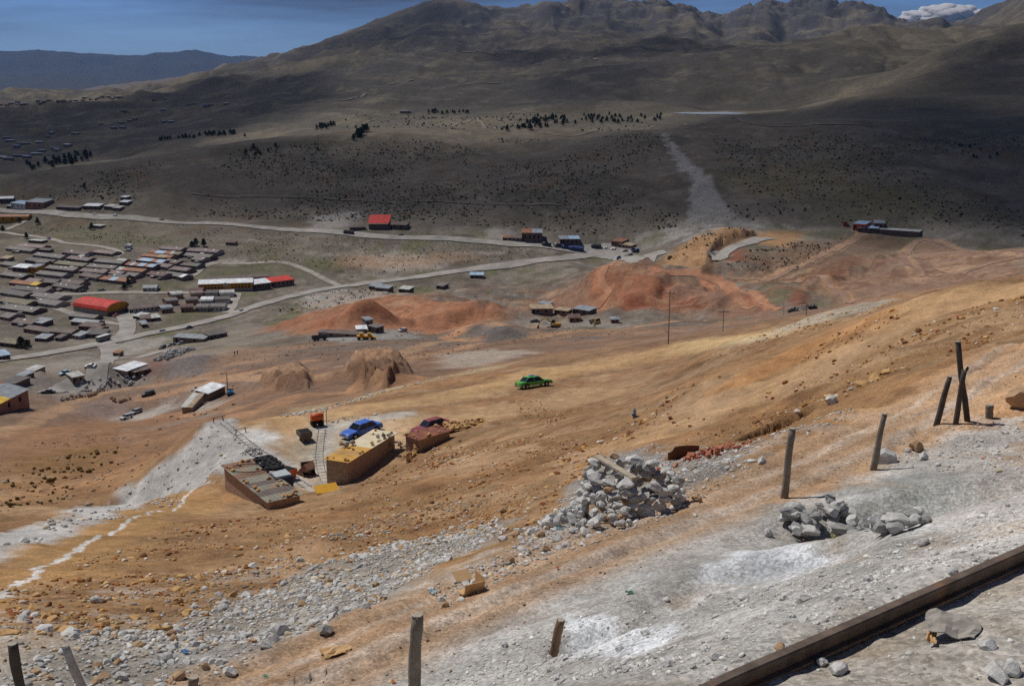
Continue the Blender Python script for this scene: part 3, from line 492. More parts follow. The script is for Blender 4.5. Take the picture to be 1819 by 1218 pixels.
def ground_material():
    m = bpy.data.materials.new('soil'); m.use_nodes = True; nt = m.node_tree; N = nt.nodes.new; L = nt.links.new
    b = nt.nodes['Principled BSDF']; b.inputs['Roughness'].default_value = 0.95; b.inputs['Specular IOR Level'].default_value = 0.15
    at = N('ShaderNodeAttribute'); at.attribute_name = 'Col'; geo = N('ShaderNodeNewGeometry')
    cur = at.outputs['Color']; hs = []
    for sc, var, bmp in [(38.0, 0.22, 0.006), (11.0, 0.2, 0.016), (3.1, 0.14, 0.03), (0.55, 0.22, 0.16), (0.11, 0.22, 0.7), (0.022, 0.14, 1.6)]:
        nz = N('ShaderNodeTexNoise'); nz.inputs['Scale'].default_value = sc; nz.inputs['Detail'].default_value = 3; nz.inputs['Roughness'].default_value = 0.7; L(geo.outputs['Position'], nz.inputs['Vector'])
        mr = N('ShaderNodeMapRange'); mr.inputs[1].default_value = 0.28; mr.inputs[2].default_value = 0.72; mr.inputs[3].default_value = 1-var; mr.inputs[4].default_value = 1+var; L(nz.outputs['Fac'], mr.inputs[0])
        mx = N('ShaderNodeMixRGB'); mx.blend_type = 'MULTIPLY'; mx.inputs[0].default_value = 1.0; L(cur, mx.inputs[1]); L(mr.outputs[0], mx.inputs[2]); cur = mx.outputs[0]
        h = N('ShaderNodeMath'); h.operation = 'MULTIPLY'; h.inputs[1].default_value = bmp; L(nz.outputs['Fac'], h.inputs[0]); hs.append(h)
    # speckle of small stones and tufts
    vo = N('ShaderNodeTexVoronoi'); vo.inputs['Scale'].default_value = 26.0; L(geo.outputs['Position'], vo.inputs['Vector'])
    v2 = N('ShaderNodeTexVoronoi'); v2.inputs['Scale'].default_value = 1.3; L(geo.outputs['Position'], v2.inputs['Vector'])
    for v, a in ((vo, 0.30), (v2, 0.10)):
        sp = N('ShaderNodeSeparateXYZ'); L(v.outputs['Color'], sp.inputs[0])
        mr = N('ShaderNodeMapRange'); mr.inputs[3].default_value = 1-a; mr.inputs[4].default_value = 1+a; L(sp.outputs[0], mr.inputs[0])
        mx = N('ShaderNodeMixRGB'); mx.blend_type = 'MULTIPLY'; mx.inputs[0].default_value = 1.0; L(cur, mx.inputs[1]); L(mr.outputs[0], mx.inputs[2]); cur = mx.outputs[0]
    L(cur, b.inputs['Base Color'])
    tot = hs[0].outputs[0]
    for h in hs[1:]:
        ad = N('ShaderNodeMath'); ad.operation = 'ADD'; L(tot, ad.inputs[0]); L(h.outputs[0], ad.inputs[1]); tot = ad.outputs[0]
    bp = N('ShaderNodeBump'); bp.inputs['Strength'].default_value = 0.75; bp.inputs['Distance'].default_value = 1.0; L(tot, bp.inputs['Height']); L(bp.outputs[0], b.inputs['Normal'])
    return m
SOIL = ground_material()

# ------------------------------------------------------------------ mesh helpers
def mesh_from(name, V, F, m=None, cols=None, smooth=False):
    me = bpy.data.meshes.new(name); V = np.asarray(V, np.float32); F = np.asarray(F, np.int32)
    me.vertices.add(len(V)); me.vertices.foreach_set('co', V.ravel())
    k = F.shape[1]; me.loops.add(F.size); me.loops.foreach_set('vertex_index', F.ravel())
    me.polygons.add(len(F)); me.polygons.foreach_set('loop_start', np.arange(0, F.size, k, dtype=np.int32))
    if smooth: me.polygons.foreach_set('use_smooth', np.ones(len(F), bool))
    if cols is not None:
        ca = me.color_attributes.new('Col', 'FLOAT_COLOR', 'POINT'); c4 = np.ones((len(V), 4), np.float32); c4[:, :3] = cols; ca.data.foreach_set('color', c4.ravel())
    me.update(calc_edges=True); me.validate()
    if m: me.materials.append(m)
    return me
def put(name, me, parent=None, loc=None, **props):
    o = bpy.data.objects.new(name, me); COL.objects.link(o)
    if loc is not None: o.location = loc
    if parent is not None: o.parent = parent
    for k, v in props.items(): o[k] = v
    return o
def sheet(name, i0, i1):
    idx = np.arange((i1-i0)*NTH).reshape(i1-i0, NTH)
    V = np.stack([XG[i0:i1], YG[i0:i1], ZG[i0:i1]], -1).reshape(-1, 3); F = np.stack([idx[:-1, :-1], idx[:-1, 1:], idx[1:, 1:], idx[1:, :-1]], -1).reshape(-1, 4)
    return put(name, mesh_from(name, V, F, SOIL, CG[i0:i1].reshape(-1, 3), True), kind='structure')
ISPL = int(np.searchsorted(RR, 1290))
def wide_ground(i1):
    """the near land, carried on past both edges of the view and under the camera"""
    ext = np.radians(np.array([.5, 1, 1.5, 2, 3, 4, 5, 6.5, 8, 10, 12, 15, 18, 22, 26, 30, 35, 40, 46, 52, 60, 68])); n = len(ext)
    def side(j, sgn):
        th = TH[j]+sgn*ext[None, :]+0*RG[:i1, :1]; r = RG[:i1, :1]+0*th; x, y = r*np.sin(th), r*np.cos(th); w = np.minimum(ext/R(8), 1)[None, :]
        js = slice(j-40, j) if sgn > 0 else slice(1, 41); z = ZG[:i1, j:j+1]*(1-w)+ZG[:i1, js].mean(1)[:, None]*w+fbm(x, y, 6, 4)*np.minimum(r*.012, 2.0)*w; c = CG[:i1, j:j+1]*(1-w[..., None])+CG[:i1, js].mean(1)[:, None, :]*w[..., None]
        return x, y, z, c*(1+.25*fbm(x, y, 3, 4)*w)[..., None]
    xl, yl, zl, cl = side(0, -1); xr, yr, zr, cr_ = side(NTH-1, 1); f = lambda a, b, c: np.concatenate([a[:, ::-1], b, c], 1)
    X, Y, Z, C = f(xl, XG[:i1], xr), f(yl, YG[:i1], yr), f(zl, ZG[:i1], zr), f(cl, CG[:i1], cr_); nr, nc = X.shape; idx = np.arange(nr*nc).reshape(nr, nc); V = np.stack([X, Y, Z], -1).reshape(-1, 3); F = np.stack([idx[:-1, :-1], idx[:-1, 1:], idx[1:, 1:], idx[1:, :-1]], -1).reshape(-1, 4)
    V = np.concatenate([V, [[0, 0, -2.9]]]); k = len(V)-1; F = np.concatenate([F, np.stack([np.full((nc-1)//2, k), idx[0, 2::2][:(nc-1)//2], idx[0, 1::2][:(nc-1)//2], idx[0, 0:-1:2][:(nc-1)//2]], -1)])
    return put('ground', mesh_from('ground', V, F, SOIL, np.concatenate([C.reshape(-1, 3), C[:1, nc//2]]), True), kind='structure')
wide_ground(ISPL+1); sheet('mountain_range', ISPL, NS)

# ------------------------------------------------------------------ roads
def ribbon(name, px, width, m, lift=0.12, step=2.5, n=4, smin=None):
    pts = smooth_line([hit(*q)[:2] if q[0] != 'r' else (q[2]*math.sin(polar(q[1], 470)[0]), q[2]*math.cos(polar(q[1], 470)[0])) for q in px], 8); out = [pts[0]]
    for p in pts[1:]:
        d = math.dist(out[-1], p)
        if d >= step:
            k = int(d//step)+1
            a = out[-1]
            for q in range(1, k+1): out.append((a[0]+(p[0]-a[0])*q/k, a[1]+(p[1]-a[1])*q/k))
    A = np.array(out); T = np.gradient(A, axis=0); T /= np.linalg.norm(T, axis=1)[:, None]+1e-9; Nn = np.c_[-T[:, 1], T[:, 0]]
    wv = 1+0.28*fbm(A[:, 0], A[:, 1], 18, 4, .65); o = np.linspace(-0.5, 0.5, n+1)
    XY = A[:, None, :]+Nn[:, None, :]*(o[None, :, None]*width*wv[:, None, None])
    Z = H(XY[..., 0], XY[..., 1])+lift
    V = np.concatenate([XY, Z[..., None]], -1).reshape(-1, 3); idx = np.arange(len(V)).reshape(len(A), n+1)
    F = np.stack([idx[:-1, :-1], idx[1:, :-1], idx[1:, 1:], idx[:-1, 1:]], -1).reshape(-1, 4)
    return put(name, mesh_from(name, V, F, m, None, True), kind='structure')
M_GRAVEL = mat('road_gravel', c8(156, 151, 143), 0.95, var=0.24, scale=0.12); M_LANE = mat('lane_dust', c8(158, 151, 141), 0.95, var=0.26, scale=0.15); M_TAR = mat('cut_road', c8(150, 148, 143), 0.9, var=0.1, scale=0.2)
ribbon('road', [(-60, 369), (0, 374), (100, 379), (250, 389), (420, 400), (600, 413), (730, 423), (850, 429), (950, 436), (1045, 448)], 9, M_GRAVEL, 0.5)
ribbon('road', [(-40, 647), (0, 641), (60, 632), (130, 620), (200, 607), (260, 594), (330, 580), (400, 563), (450, 546), (500, 531), (560, 517), (640, 505), (760, 490), (880, 474), (980, 461), (1050, 453), (1095, 454), (1130, 462), ('r', 1156, 697), ('r', 1174, 686)], 9, M_GRAVEL, 0.45)
ribbon('road', [('r', 1266, 660), ('r', 1272, 668), (1279, 462), (1285, 452), (1300, 441), (1330, 431), (1372, 424)], 9, M_GRAVEL, 0.45)
ribbon('forecourt', [(1025, 447), (1060, 447), (1090, 449), (1112, 454)], 20, M_GRAVEL, 0.30)
ribbon('road', [(222, 556), (226, 572), (226, 588), (214, 600), (196, 610)], 9, M_GRAVEL, 0.35)
ribbon('road', [(188, 611), (196, 624), (194, 640), (172, 662), (132, 684), (88, 699)], 8, M_GRAVEL, 0.3)
ribbon('lane', [(92, 521), (130, 523), (180, 520), (260, 520), (340, 520), (428, 523)], 6, M_LANE, 0.25); ribbon('lane', [(420, 523), (414, 540), (404, 556)], 6, M_LANE, 0.28)
ribbon('lane', [(-20, 412), (20, 415), (60, 420), (100, 427), (115, 432), (160, 436), (200, 443), (214, 450), (204, 458)], 5, M_LANE, 0.3); ribbon('lane', [(96, 546), (130, 558), (170, 569), (218, 577)], 5, M_LANE, 0.22)
ribbon('lane', [(395, 468), (440, 468), (500, 466), (545, 480), (585, 500), (606, 509)], 5, M_LANE, 0.2); ribbon('lane', [(10, 408), (30, 400), (48, 391)], 4, M_LANE, 0.25); ribbon('lane', [(322, 498), (345, 486), (360, 474), (385, 466)], 6, M_LANE, 0.25)
ribbon('lane', [(195, 641), (270, 628), (310, 622)], 7, M_LANE, 0.2)
M_PATH = mat('footpath_dust', c8(122, 114, 100), .95, var=.3, scale=.08)
for p_, w_ in PATHS: ribbon('path', p_, w_*.8, M_PATH, 0.55, 6)
for p_, w_ in FARROADS: ribbon('road', p_, w_*.8, M_PATH, 1.6, 14)
M_DIRT = mat('haul_track', c8(172, 126, 96), .95, var=.22, scale=.1); M_DIRT2 = mat('haul_track_grey', c8(150, 122, 102), .95, var=.22, scale=.1)
for p_, w_, m_ in [([(1165, 482), (1215, 487), (1250, 493), (1285, 508), (1312, 528), (1335, 548)], 6, M_DIRT), ([(1250, 491), (1300, 510), (1345, 530), (1388, 549)], 4.5, M_DIRT), ([(1290, 492), (1350, 497), (1420, 502), (1478, 510), (1500, 524), (1515, 538)], 4.5, M_DIRT2), ([(1092, 467), (1070, 485), (1070, 505), (1082, 522), (1062, 542), (1000, 556)], 6, M_DIRT), ([(1350, 500), (1400, 482), (1450, 460), (1500, 436), (1532, 416)], 6, M_DIRT2), ([(1840, 455), (1740, 474), (1650, 491), (1632, 480), (1606, 458), (1622, 437), (1690, 440), (1840, 456)], 6, M_DIRT2)]: ribbon('dirt_track', p_, w_*.62, m_, 0.25)
# ------------------------------------------------------------------ builders for things
def thing(name, label, cat, loc=(0, 0, 0), rotz=0.0, group=None, tilt=None):
    o = bpy.data.objects.new(name, None); COL.objects.link(o); o.empty_display_size = 0.2
    o.location = loc; o.rotation_euler = (0, 0, rotz) if tilt is None else (tilt[0], tilt[1], rotz)
    o['label'] = label; o['category'] = cat
    if group: o['group'] = group
    return o
def tag(o, label, cat, group=None):
    o['label'] = label; o['category'] = cat
    if group: o['group'] = group
    return o
def copy_tree(o, parent=None):
    c = o.copy(); COL.objects.link(c); c.parent = parent
    for ch in list(o.children): copy_tree(ch, c)
    return c
class MB:
    def __init__(s): s.v = []; s.f = []
    def add(s, vs, fs):
        k = len(s.v); s.v += [tuple(p) for p in vs]; s.f += [tuple(k+i for i in f) for f in fs]; return s
    def box(s, c, d, rz=0.0, rx=0.0, ry=0.0):
        M = Matrix.Rotation(rz, 3, 'Z') @ Matrix.Rotation(ry, 3, 'Y') @ Matrix.Rotation(rx, 3, 'X'); c = Vector(c)
        vs = [c+M @ Vector((x*d[0]/2, y*d[1]/2, z*d[2]/2)) for z in (-1, 1) for y in (-1, 1) for x in (-1, 1)]
        return s.add(vs, [(0, 2, 3, 1), (4, 5, 7, 6), (0, 1, 5, 4), (2, 6, 7, 3), (0, 4, 6, 2), (1, 3, 7, 5)])
    def span(s, x0, x1, y0, y1, z0, z1): return s.box(((x0+x1)/2, (y0+y1)/2, (z0+z1)/2), (x1-x0, y1-y0, z1-z0))
    def hexa(s, b, t):           # four base points, four top points, counter-clockwise
        return s.add(list(b)+list(t), [(3, 2, 1, 0), (4, 5, 6, 7), (0, 1, 5, 4), (1, 2, 6, 5), (2, 3, 7, 6), (3, 0, 4, 7)])
    def prism(s, poly, y0, y1):  # polygon in x,z pushed along y
        n = len(poly); vs = [(x, y0, z) for x, z in poly]+[(x, y1, z) for x, z in poly]
        return s.add(vs, [tuple(range(n)), tuple(range(2*n-1, n-1, -1))]+[(i+n, (i+1) % n+n, (i+1) % n, i) for i in range(n)])
    def tube(s, pts, rad, n=8, caps=True):
        pts = [Vector(p) for p in pts]; rad = rad if isinstance(rad, (list, tuple)) else [rad]*len(pts); k0 = len(s.v)
        for i, p in enumerate(pts):
            t = (pts[min(i+1, len(pts)-1)]-pts[max(i-1, 0)]).normalized(); a = t.orthogonal().normalized() if i == 0 else (a-t*a.dot(t)).normalized(); b = t.cross(a)
            for j in range(n): s.v.append(tuple(p+(a*math.cos(2*math.pi*j/n)+b*math.sin(2*math.pi*j/n))*rad[i]))
        for i in range(len(pts)-1):
            for j in range(n): s.f.append((k0+i*n+j, k0+i*n+(j+1) % n, k0+(i+1)*n+(j+1) % n, k0+(i+1)*n+j))
        if caps: s.f.append(tuple(k0+j for j in range(n))[::-1]); s.f.append(tuple(k0+(len(pts)-1)*n+j for j in range(n)))
        return s
    def cyl(s, c, r, h, axis='Z', n=12):
        c = Vector(c); d = {'X': Vector((h/2, 0, 0)), 'Y': Vector((0, h/2, 0)), 'Z': Vector((0, 0, h/2))}[axis]; return s.tube([c-d, c+d], r, n)
    def mesh(s, name, m, smooth=False):
        me = bpy.data.meshes.new(name); me.from_pydata(s.v, [], s.f); me.materials.append(m)
        if smooth: me.polygons.foreach_set('use_smooth', [True]*len(me.polygons))
        me.update(); return me
    def build(s, name, m, parent=None, smooth=False, loc=None, bevel=0.0, **p):
        me = s.mesh(name, m, smooth)
        if bevel:
            bm = bmesh.new(); bm.from_mesh(me); bmesh.ops.recalc_face_normals(bm, faces=bm.faces); bmesh.ops.bevel(bm, geom=bm.edges, offset=bevel, segments=1, affect='EDGES'); bm.to_mesh(me); bm.free()
        return put(name, me, parent, loc, **p)
def heading(a, b): return math.atan2(b[1]-a[1], b[0]-a[0])
def ground_tilt(x, y, rz, lx, ly):
    """pitch and roll of a body standing on the land"""
    ca, sa = math.cos(rz), math.sin(rz); h = lambda a, b: float(H(x+a*ca-b*sa, y+a*sa+b*ca))
    zx = (h(lx/2, 0)-h(-lx/2, 0))/lx; zy = (h(0, ly/2)-h(0, -ly/2))/ly
    return math.atan(zy), -math.atan(zx), (h(lx/2, 0)+h(-lx/2, 0)+h(0, ly/2)+h(0, -ly/2))/4

# shared materials
M_TYRE = mat('rubber', c8(34, 33, 32), 0.8, var=0.1); M_GLASS = mat('dark_glass', c8(30, 36, 42), 0.12, spec=0.6, var=0.03); M_CHROME = mat('dull_metal', c8(150, 150, 148), 0.4, 0.7, var=0.1)
M_BRICK = mat('brick_wall', c8(166, 138, 116), 0.95, var=0.22, scale=5.0, bump=0.02, bscale=18); M_ADOBE = mat('adobe', c8(122, 98, 80), 0.95, var=0.2, scale=1.2, bump=0.02); M_RBRICK = mat('red_brick', c8(140, 82, 62), 0.95, var=0.22, scale=1.0)
M_RUST = mat('rusty_sheet', c8(132, 82, 66), 0.75, var=0.25, scale=1.4, col2=c8(160, 100, 66), thr=0.56); M_DARK = mat('dark_opening', c8(30, 27, 25), 0.9, var=0.1); M_WOOD = mat('grey_wood', c8(128, 118, 106), 0.9, var=0.25, scale=9.0, bump=0.01); M_BWOOD = mat('brown_wood', c8(120, 96, 74), 0.9, var=0.25, scale=8.0, bump=0.008)
M_STEEL = mat('old_steel', c8(104, 98, 92), 0.65, 0.3, var=0.25, scale=3.0, col2=c8(120, 84, 62), thr=0.58); M_RAIL = mat('worn_rail', c8(110, 96, 84), 0.7, 0.25, var=0.3, scale=6.0, col2=c8(134, 96, 68), thr=0.6)
M_WHITE = mat('white_paint', c8(225, 226, 222), 0.6, var=0.08); M_ORANGEP = mat('orange_paint', c8(206, 88, 38), 0.5, var=0.15, scale=4); M_YELLOWP = mat('yellow_paint', c8(214, 160, 40), 0.5, var=0.15); M_BLUEP = mat('blue_paint', c8(44, 92, 178), 0.4, var=0.1, spec=0.5)
M_OLDW = mat('dark_wood', c8(82, 76, 68), .9, var=.25, scale=9, bump=.01); M_PALEW = mat('bleached_wood', c8(176, 172, 164), .9, var=.2, scale=9, bump=.01)
def paint(name, rgb, rough=0.5, var=0.14): return mat(name, c8(*[q*.86+14 for q in rgb]), rough, var=var, scale=2.6, spec=0.4, col2=c8(*[q*.55+70 for q in rgb]), thr=0.57)

def make_car(label, m_body, u0, v0, u1, v1, length=4.4, detail=True, group=None, wagon=False, name='car', pt=None):
    """car whose front axle end stands at the first pixel and rear at the second"""
    a, b = (hit(u0, v0), hit(u1, v1)) if pt is None else pt
    cx, cy = (a[0]+b[0])/2, (a[1]+b[1])/2; rz = heading(b, a); rx, ry, z = ground_tilt(cx, cy, rz, 3.2, 1.6)
    o = thing(name, label, 'car', (cx, cy, z), rz, group, (rx, ry)); k = length/4.4; W = 0.83*min(k*1.05, 1.05)
    def arch(c): return [(c+0.37*math.cos(q), 0.34+0.37*math.sin(q)) for q in np.linspace(math.pi, 0, 7)]
    prof = [(-2.2, 0.30)]+arch(-1.35)+arch(1.35)+[(2.17, 0.32), (2.2, 0.52), (2.14, 0.70), (1.98, 0.76), (0.95, 0.86), (-1.45, 0.90), (-2.08, 0.88), (-2.18, 0.78), (-2.2, 0.5)]
    if wagon: prof[-4:] = [(-2.1, 0.9), (-2.2, 0.78), (-2.2, 0.5), (-2.2, 0.4)]
    MB().prism([(x*k, zz) for x, zz in prof], -W, W).build('body', m_body, o, bevel=0.03 if detail else 0.0)
    gl = [(1.0, 0.86), (-1.5, 0.90)] if not wagon else [(1.0, 0.86), (-2.05, 0.90)]; gt = [(0.42, 1.37), (-1.0, 1.39)] if not wagon else [(0.42, 1.42), (-1.9, 1.42)]
    wb, wt = W-0.06, W-0.2
    MB().hexa([(gl[1][0]*k, -wb, gl[1][1]-.03), (gl[0][0]*k, -wb, gl[0][1]-.03), (gl[0][0]*k, wb, gl[0][1]-.03), (gl[1][0]*k, wb, gl[1][1]-.03)], [(gt[1][0]*k, -wt, gt[1][1]), (gt[0][0]*k, -wt, gt[0][1]), (gt[0][0]*k, wt, gt[0][1]), (gt[1][0]*k, wt, gt[1][1])]).build('window', M_GLASS, o)
    r = MB().hexa([(gt[1][0]*k-.04, -wt-.02, gt[1][1]), (gt[0][0]*k+.05, -wt-.02, gt[0][1]), (gt[0][0]*k+.05, wt+.02, gt[0][1]), (gt[1][0]*k-.04, wt+.02, gt[1][1])], [(gt[1][0]*k+.05, -wt+.08, gt[1][1]+.06), (gt[0][0]*k-.06, -wt+.08, gt[0][1]+.06), (gt[0][0]*k-.06, wt-.08, gt[0][1]+.06), (gt[1][0]*k+.05, wt-.08, gt[1][1]+.06)]).build('roof', m_body, o)
    if detail:
        for sy in (-1, 1):
            for (xb, zb), (xt, zt) in ((gl[0], gt[0]), (gl[1], gt[1]), ((-0.25, 0.88), (-0.25, 1.39))):
                MB().tube([(xb*k, sy*(wb+.015), zb), (xt*k, sy*(wt+.015), zt)], 0.045, 5).build('pillar', m_body, o)
            MB().box((2.16*k, sy*0.58, 0.62), (0.06, 0.3, 0.14)).build('headlight', M_WHITE, o); MB().box((-2.185*k, sy*0.6, 0.7), (0.05, 0.26, 0.16)).build('tail_light', mat('tail_red', c8(120, 24, 20), 0.3), o)
        MB().box((2.22*k, 0, 0.42), (0.1, W*1.94, 0.14)).build('bumper', M_CHROME, o); MB().box((-2.22*k, 0, 0.45), (0.1, W*1.94, 0.14)).build('bumper', M_CHROME, o)
    for sx in (-1.35, 1.35):
        for sy in (-1, 1):
            w = MB().cyl((0, 0, 0), 0.32, 0.2, 'Y', 12).build('wheel', M_TYRE, o, loc=(sx*k, sy*(W-0.08), 0.32))
            if detail: MB().cyl((0, sy*0.06, 0), 0.18, 0.1, 'Y', 10).build('rim', M_CHROME, w)
    return o
def make_truck(label, m_cab, m_bed, u0, v0, u1, v1, L=7.5, tipper=True, name='truck', group=None, cat='truck'):
    a, b = hit(u0, v0), hit(u1, v1); cx, cy = (a[0]+b[0])/2, (a[1]+b[1])/2; rz = heading(b, a); rx, ry, z = ground_tilt(cx, cy, rz, 5, 2)
    o = thing(name, label, cat, (cx, cy, z), rz, group, (rx, ry)); h = L/2
    MB().prism([(h-1.9, 0.6), (h, 0.6), (h, 1.4), (h-0.35, 2.4), (h-1.9, 2.5)], -1.1, 1.1).build('cab', m_cab, o, bevel=0.04)
    MB().hexa([(h-0.02, -1.0, 1.45), (h+0.02, -1.0, 1.45), (h+0.02, 1.0, 1.45), (h-0.02, 1.0, 1.45)], [(h-.33, -1.0, 2.3), (h-.28, -1.0, 2.3), (h-.28, 1.0, 2.3), (h-.33, 1.0, 2.3)]).build('windscreen', M_GLASS, o)
    MB().span(-h, h-1.9, -0.5, 0.5, 0.6, 0.85).build('chassis', M_DARK, o)
    bd = MB()
    if tipper:
        x0, x1 = -h, h-2.1
        bd.span(x0, x1, -1.15, 1.15, 0.9, 1.0).span(x0, x1, -1.15, -1.07, 1.0, 2.1).span(x0, x1, 1.07, 1.15, 1.0, 2.1).span(x1-.08, x1, -1.07, 1.07, 1.0, 2.3).span(x0, x0+.08, -1.07, 1.07, 1.0, 1.9)
    else: bd.span(-h, h-2.0, -1.2, 1.2, 0.9, 3.0)
    bd.build('load_bed' if tipper else 'box_body', m_bed, o)
    for sx in (h-1.0, -h+1.2, -h+2.4):
        for sy in (-1, 1): MB().cyl((sx, sy*0.95, 0.48), 0.48, 0.35, 'Y', 12).build('wheel', M_TYRE, o)
    return o

# ------------------------------------------------------------------ huts on the terrace (corner pixels of the roof at a known height)
def quad_at(px, z): return [Vector(at_z(u, v, z)) for u, v in px]
def hut(name, label, px, zr, m_wall, m_roof, base, panels=None, fall=0.0, over=0.25, cat='hut'):
    """px: near-left, near-right, far-right, far-left roof corners as seen; returns thing with walls and corrugated roof"""
    q = quad_at(px, zr); c = sum(q, Vector())/4
    ex = ((q[1]-q[0])+(q[2]-q[3]))/2; L1 = ex.length; ex.normalize(); ey = ((q[3]-q[0])+(q[2]-q[1]))/2; ey = ey-ex*ey.dot(ex); L2 = ey.length; ey.normalize()
    rz = math.atan2(ex.y, ex.x); o = thing(name, label, cat, (c.x, c.y, base), rz)
    hx, hy, hz = L1/2-over, L2/2-over, zr-base-0.08
    w = MB(); t = 0.2
    w.span(-hx, hx, -hy, -hy+t, -2.5, hz).span(-hx, hx, hy-t, hy, -2.5, hz).span(-hx, -hx+t, -hy+t, hy-t, -2.5, hz).span(hx-t, hx, -hy+t, hy-t, -2.5, hz)
    w.build('wall', m_wall, o)
    panels = panels or [(m_roof, 1.0)]; y = -L2/2; tot = sum(p[1] for p in panels)
    for k, (m, fr) in enumerate(panels):
        y1 = y+L2*fr/tot; b = MB(); n = max(6, int(L1/0.19)); lap = 0.006*(k % 2)
        pts = [(-L1/2+L1*i/n, 0.03 if i % 2 else 0.0) for i in range(n+1)]
        poly = [(x, hz+0.04+lap+zz+fall*0) for x, zz in pts]+[(x, hz+0.015+lap+zz) for x, zz in reversed(pts)]
        b.prism(poly, y, y1+0.03); b.build('roof_sheet', m, o); y = y1
    o['hx'], o['hy'], o['hz'] = hx, hy, hz
    return o
RUSTY = [mat('sheet_brown', c8(126, 96, 78), 0.7, var=0.22, scale=1.0, col2=c8(150, 108, 76), thr=0.58), mat('sheet_grey_green', c8(136, 132, 116), 0.65, var=0.18, scale=1.0, col2=c8(150, 116, 82), thr=0.6), mat('sheet_dark', c8(104, 92, 84), 0.7, var=0.2, scale=1.0)]
hut1 = hut('brick_hut', 'long low brick hut with patchy rusty sheet roof below the grey tip', [(473, 893), (533, 878), (457, 813), (393, 825)], -36.5, M_BRICK, RUSTY[0], -38.9,
           [(RUSTY[1], 1.2), (RUSTY[2], 1.0), (RUSTY[1], .9), (RUSTY[2], .8), (RUSTY[1], 1.2), (RUSTY[0], 1.0), (RUSTY[1], 1.1), (RUSTY[0], 1.3)])
CREAM = mat('sheet_cream', c8(222, 208, 176), 0.6, var=0.1, scale=0.8, col2=c8(150, 112, 84), thr=0.68); YEL = mat('sheet_yellow', c8(206, 160, 76), 0.6, var=0.15, scale=0.8, col2=c8(150, 106, 60), thr=0.64)
hut2 = hut('brick_hut', 'brick hut with yellow and cream sheet roof beside the blue car', [(577, 815), (624, 822), (702, 767), (659, 761)], -36.2, M_BRICK, CREAM, -38.9, [(YEL, 1.3), (mat('sheet_ochre', c8(190, 150, 92), 0.65, var=0.2, scale=.8), 0.9), (YEL, .9), (CREAM, 1.3), (CREAM, 1.4), (CREAM, 1.0)])
hut3 = hut('brick_hut', 'small hut with rust red sheet roof in the middle of the terrace', [(718.6, 773), (748.3, 783), (800, 762), (771, 752)], -35.9, M_BRICK, M_RUST, -38.7)
hut4 = hut('stone_hut', 'low hut roof loaded with ochre stones and scrap behind the rust red roof', [(793, 766), (871, 757), (862, 742), (789, 750)], -36.6, M_ADOBE, mat('earth_roof', c8(160, 124, 86), 0.95, var=0.25, scale=1.5), -38.4)
hut5 = None

# loose stones: a handful of shapes shared by everything
def rock_mesh(seed, sub=1, flat=0.75, m=None, name='rock'):
    rs = np.random.default_rng(seed); bm = bmesh.new(); bmesh.ops.create_icosphere(bm, subdivisions=sub, radius=0.5)
    d = rs.normal(size=(11, 3)); d /= np.linalg.norm(d, axis=1)[:, None]; lim = rs.uniform(0.24, 0.42, 11)
    for v in bm.verts:
        p = np.array(v.co)
        for dd, l in zip(d, lim):
            k = p @ dd
            if k > l: p = p-dd*(k-l)
        p = p*np.array([1, rs.uniform(.7, 1), flat])*1.12; v.co = p
    me = bpy.data.meshes.new(name); bm.to_mesh(me); bm.free()
    if m: me.materials.append(m)
    return me
M_GSTONE = mat('grey_stone', c8(196, 195, 190), 0.95, var=0.2, scale=4.0, bump=0.006, bscale=10); M_OSTONE = mat('ochre_stone', c8(196, 158, 108), 0.95, var=0.25, scale=4.0, bump=0.006, bscale=10); M_DSTONE = mat('dark_stone', c8(158, 157, 153), 0.95, var=0.18, scale=4.0, bump=0.006, bscale=10); M_BSTONE = mat('brown_stone', c8(176, 146, 114), 0.95, var=0.2, scale=4.0, bump=0.006, bscale=10)
RK = {k: [rock_mesh(90+i, 2, m=m) for i in range(7)] for k, m in (('g', M_GSTONE), ('o', M_OSTONE), ('d', M_DSTONE), ('b', M_BSTONE))}
def stone(kind, loc, size, name='stone', parent=None, sq=(1, 1, 1), rz=None, tilt=0.3):
    o = bpy.data.objects.new(name, random.choice(RK[kind])); COL.objects.link(o); o.parent = parent; o.location = loc
    o.scale = (size*sq[0], size*sq[1], size*sq[2]); o.rotation_euler = (random.uniform(-tilt, tilt), random.uniform(-tilt, tilt), random.uniform(0, 6.28) if rz is None else rz)
    return o
def roof_stones(h, n, label, group, edge=0.8, kind='o', rng=(0.25, 0.5)):
    hx, hy, hz = h['hx'], h['hy'], h['hz']; rz = h.rotation_euler[2]; ca, sa = math.cos(rz), math.sin(rz)
    for k in range(n):
        if random.random() < edge:
            x, y = (random.choice((-1, 1))*(hx-random.uniform(0, .25)), random.uniform(-hy, hy)) if random.random() < 0.65 else (random.uniform(-hx, hx), random.choice((-1, 1))*(hy-random.uniform(0, .3)))
        else: x, y = random.uniform(-hx, hx), random.uniform(-hy, hy)
        s = random.uniform(*rng)
        tag(stone(kind, (h.location[0]+x*ca-y*sa, h.location[1]+x*sa+y*ca, h.location[2]+hz+0.06+s*0.3), s, sq=(1.2, 1, .8)), label, 'stone', group)
roof_stones(hut1, 34, 'ochre stone weighing down the roof of the long hut below the tip', 'stones on the long hut roof'); roof_stones(hut2, 16, 'ochre stone weighing down the yellow and cream hut roof', 'stones on the cream hut roof'); roof_stones(hut3, 14, 'ochre stone weighing down the rust red hut roof', 'stones on the rust red roof'); roof_stones(hut4, 85, 'ochre stone piled on the low earth roof right of the rust red roof', 'stones on the earth roof', 0.2, rng=(.3, .6))
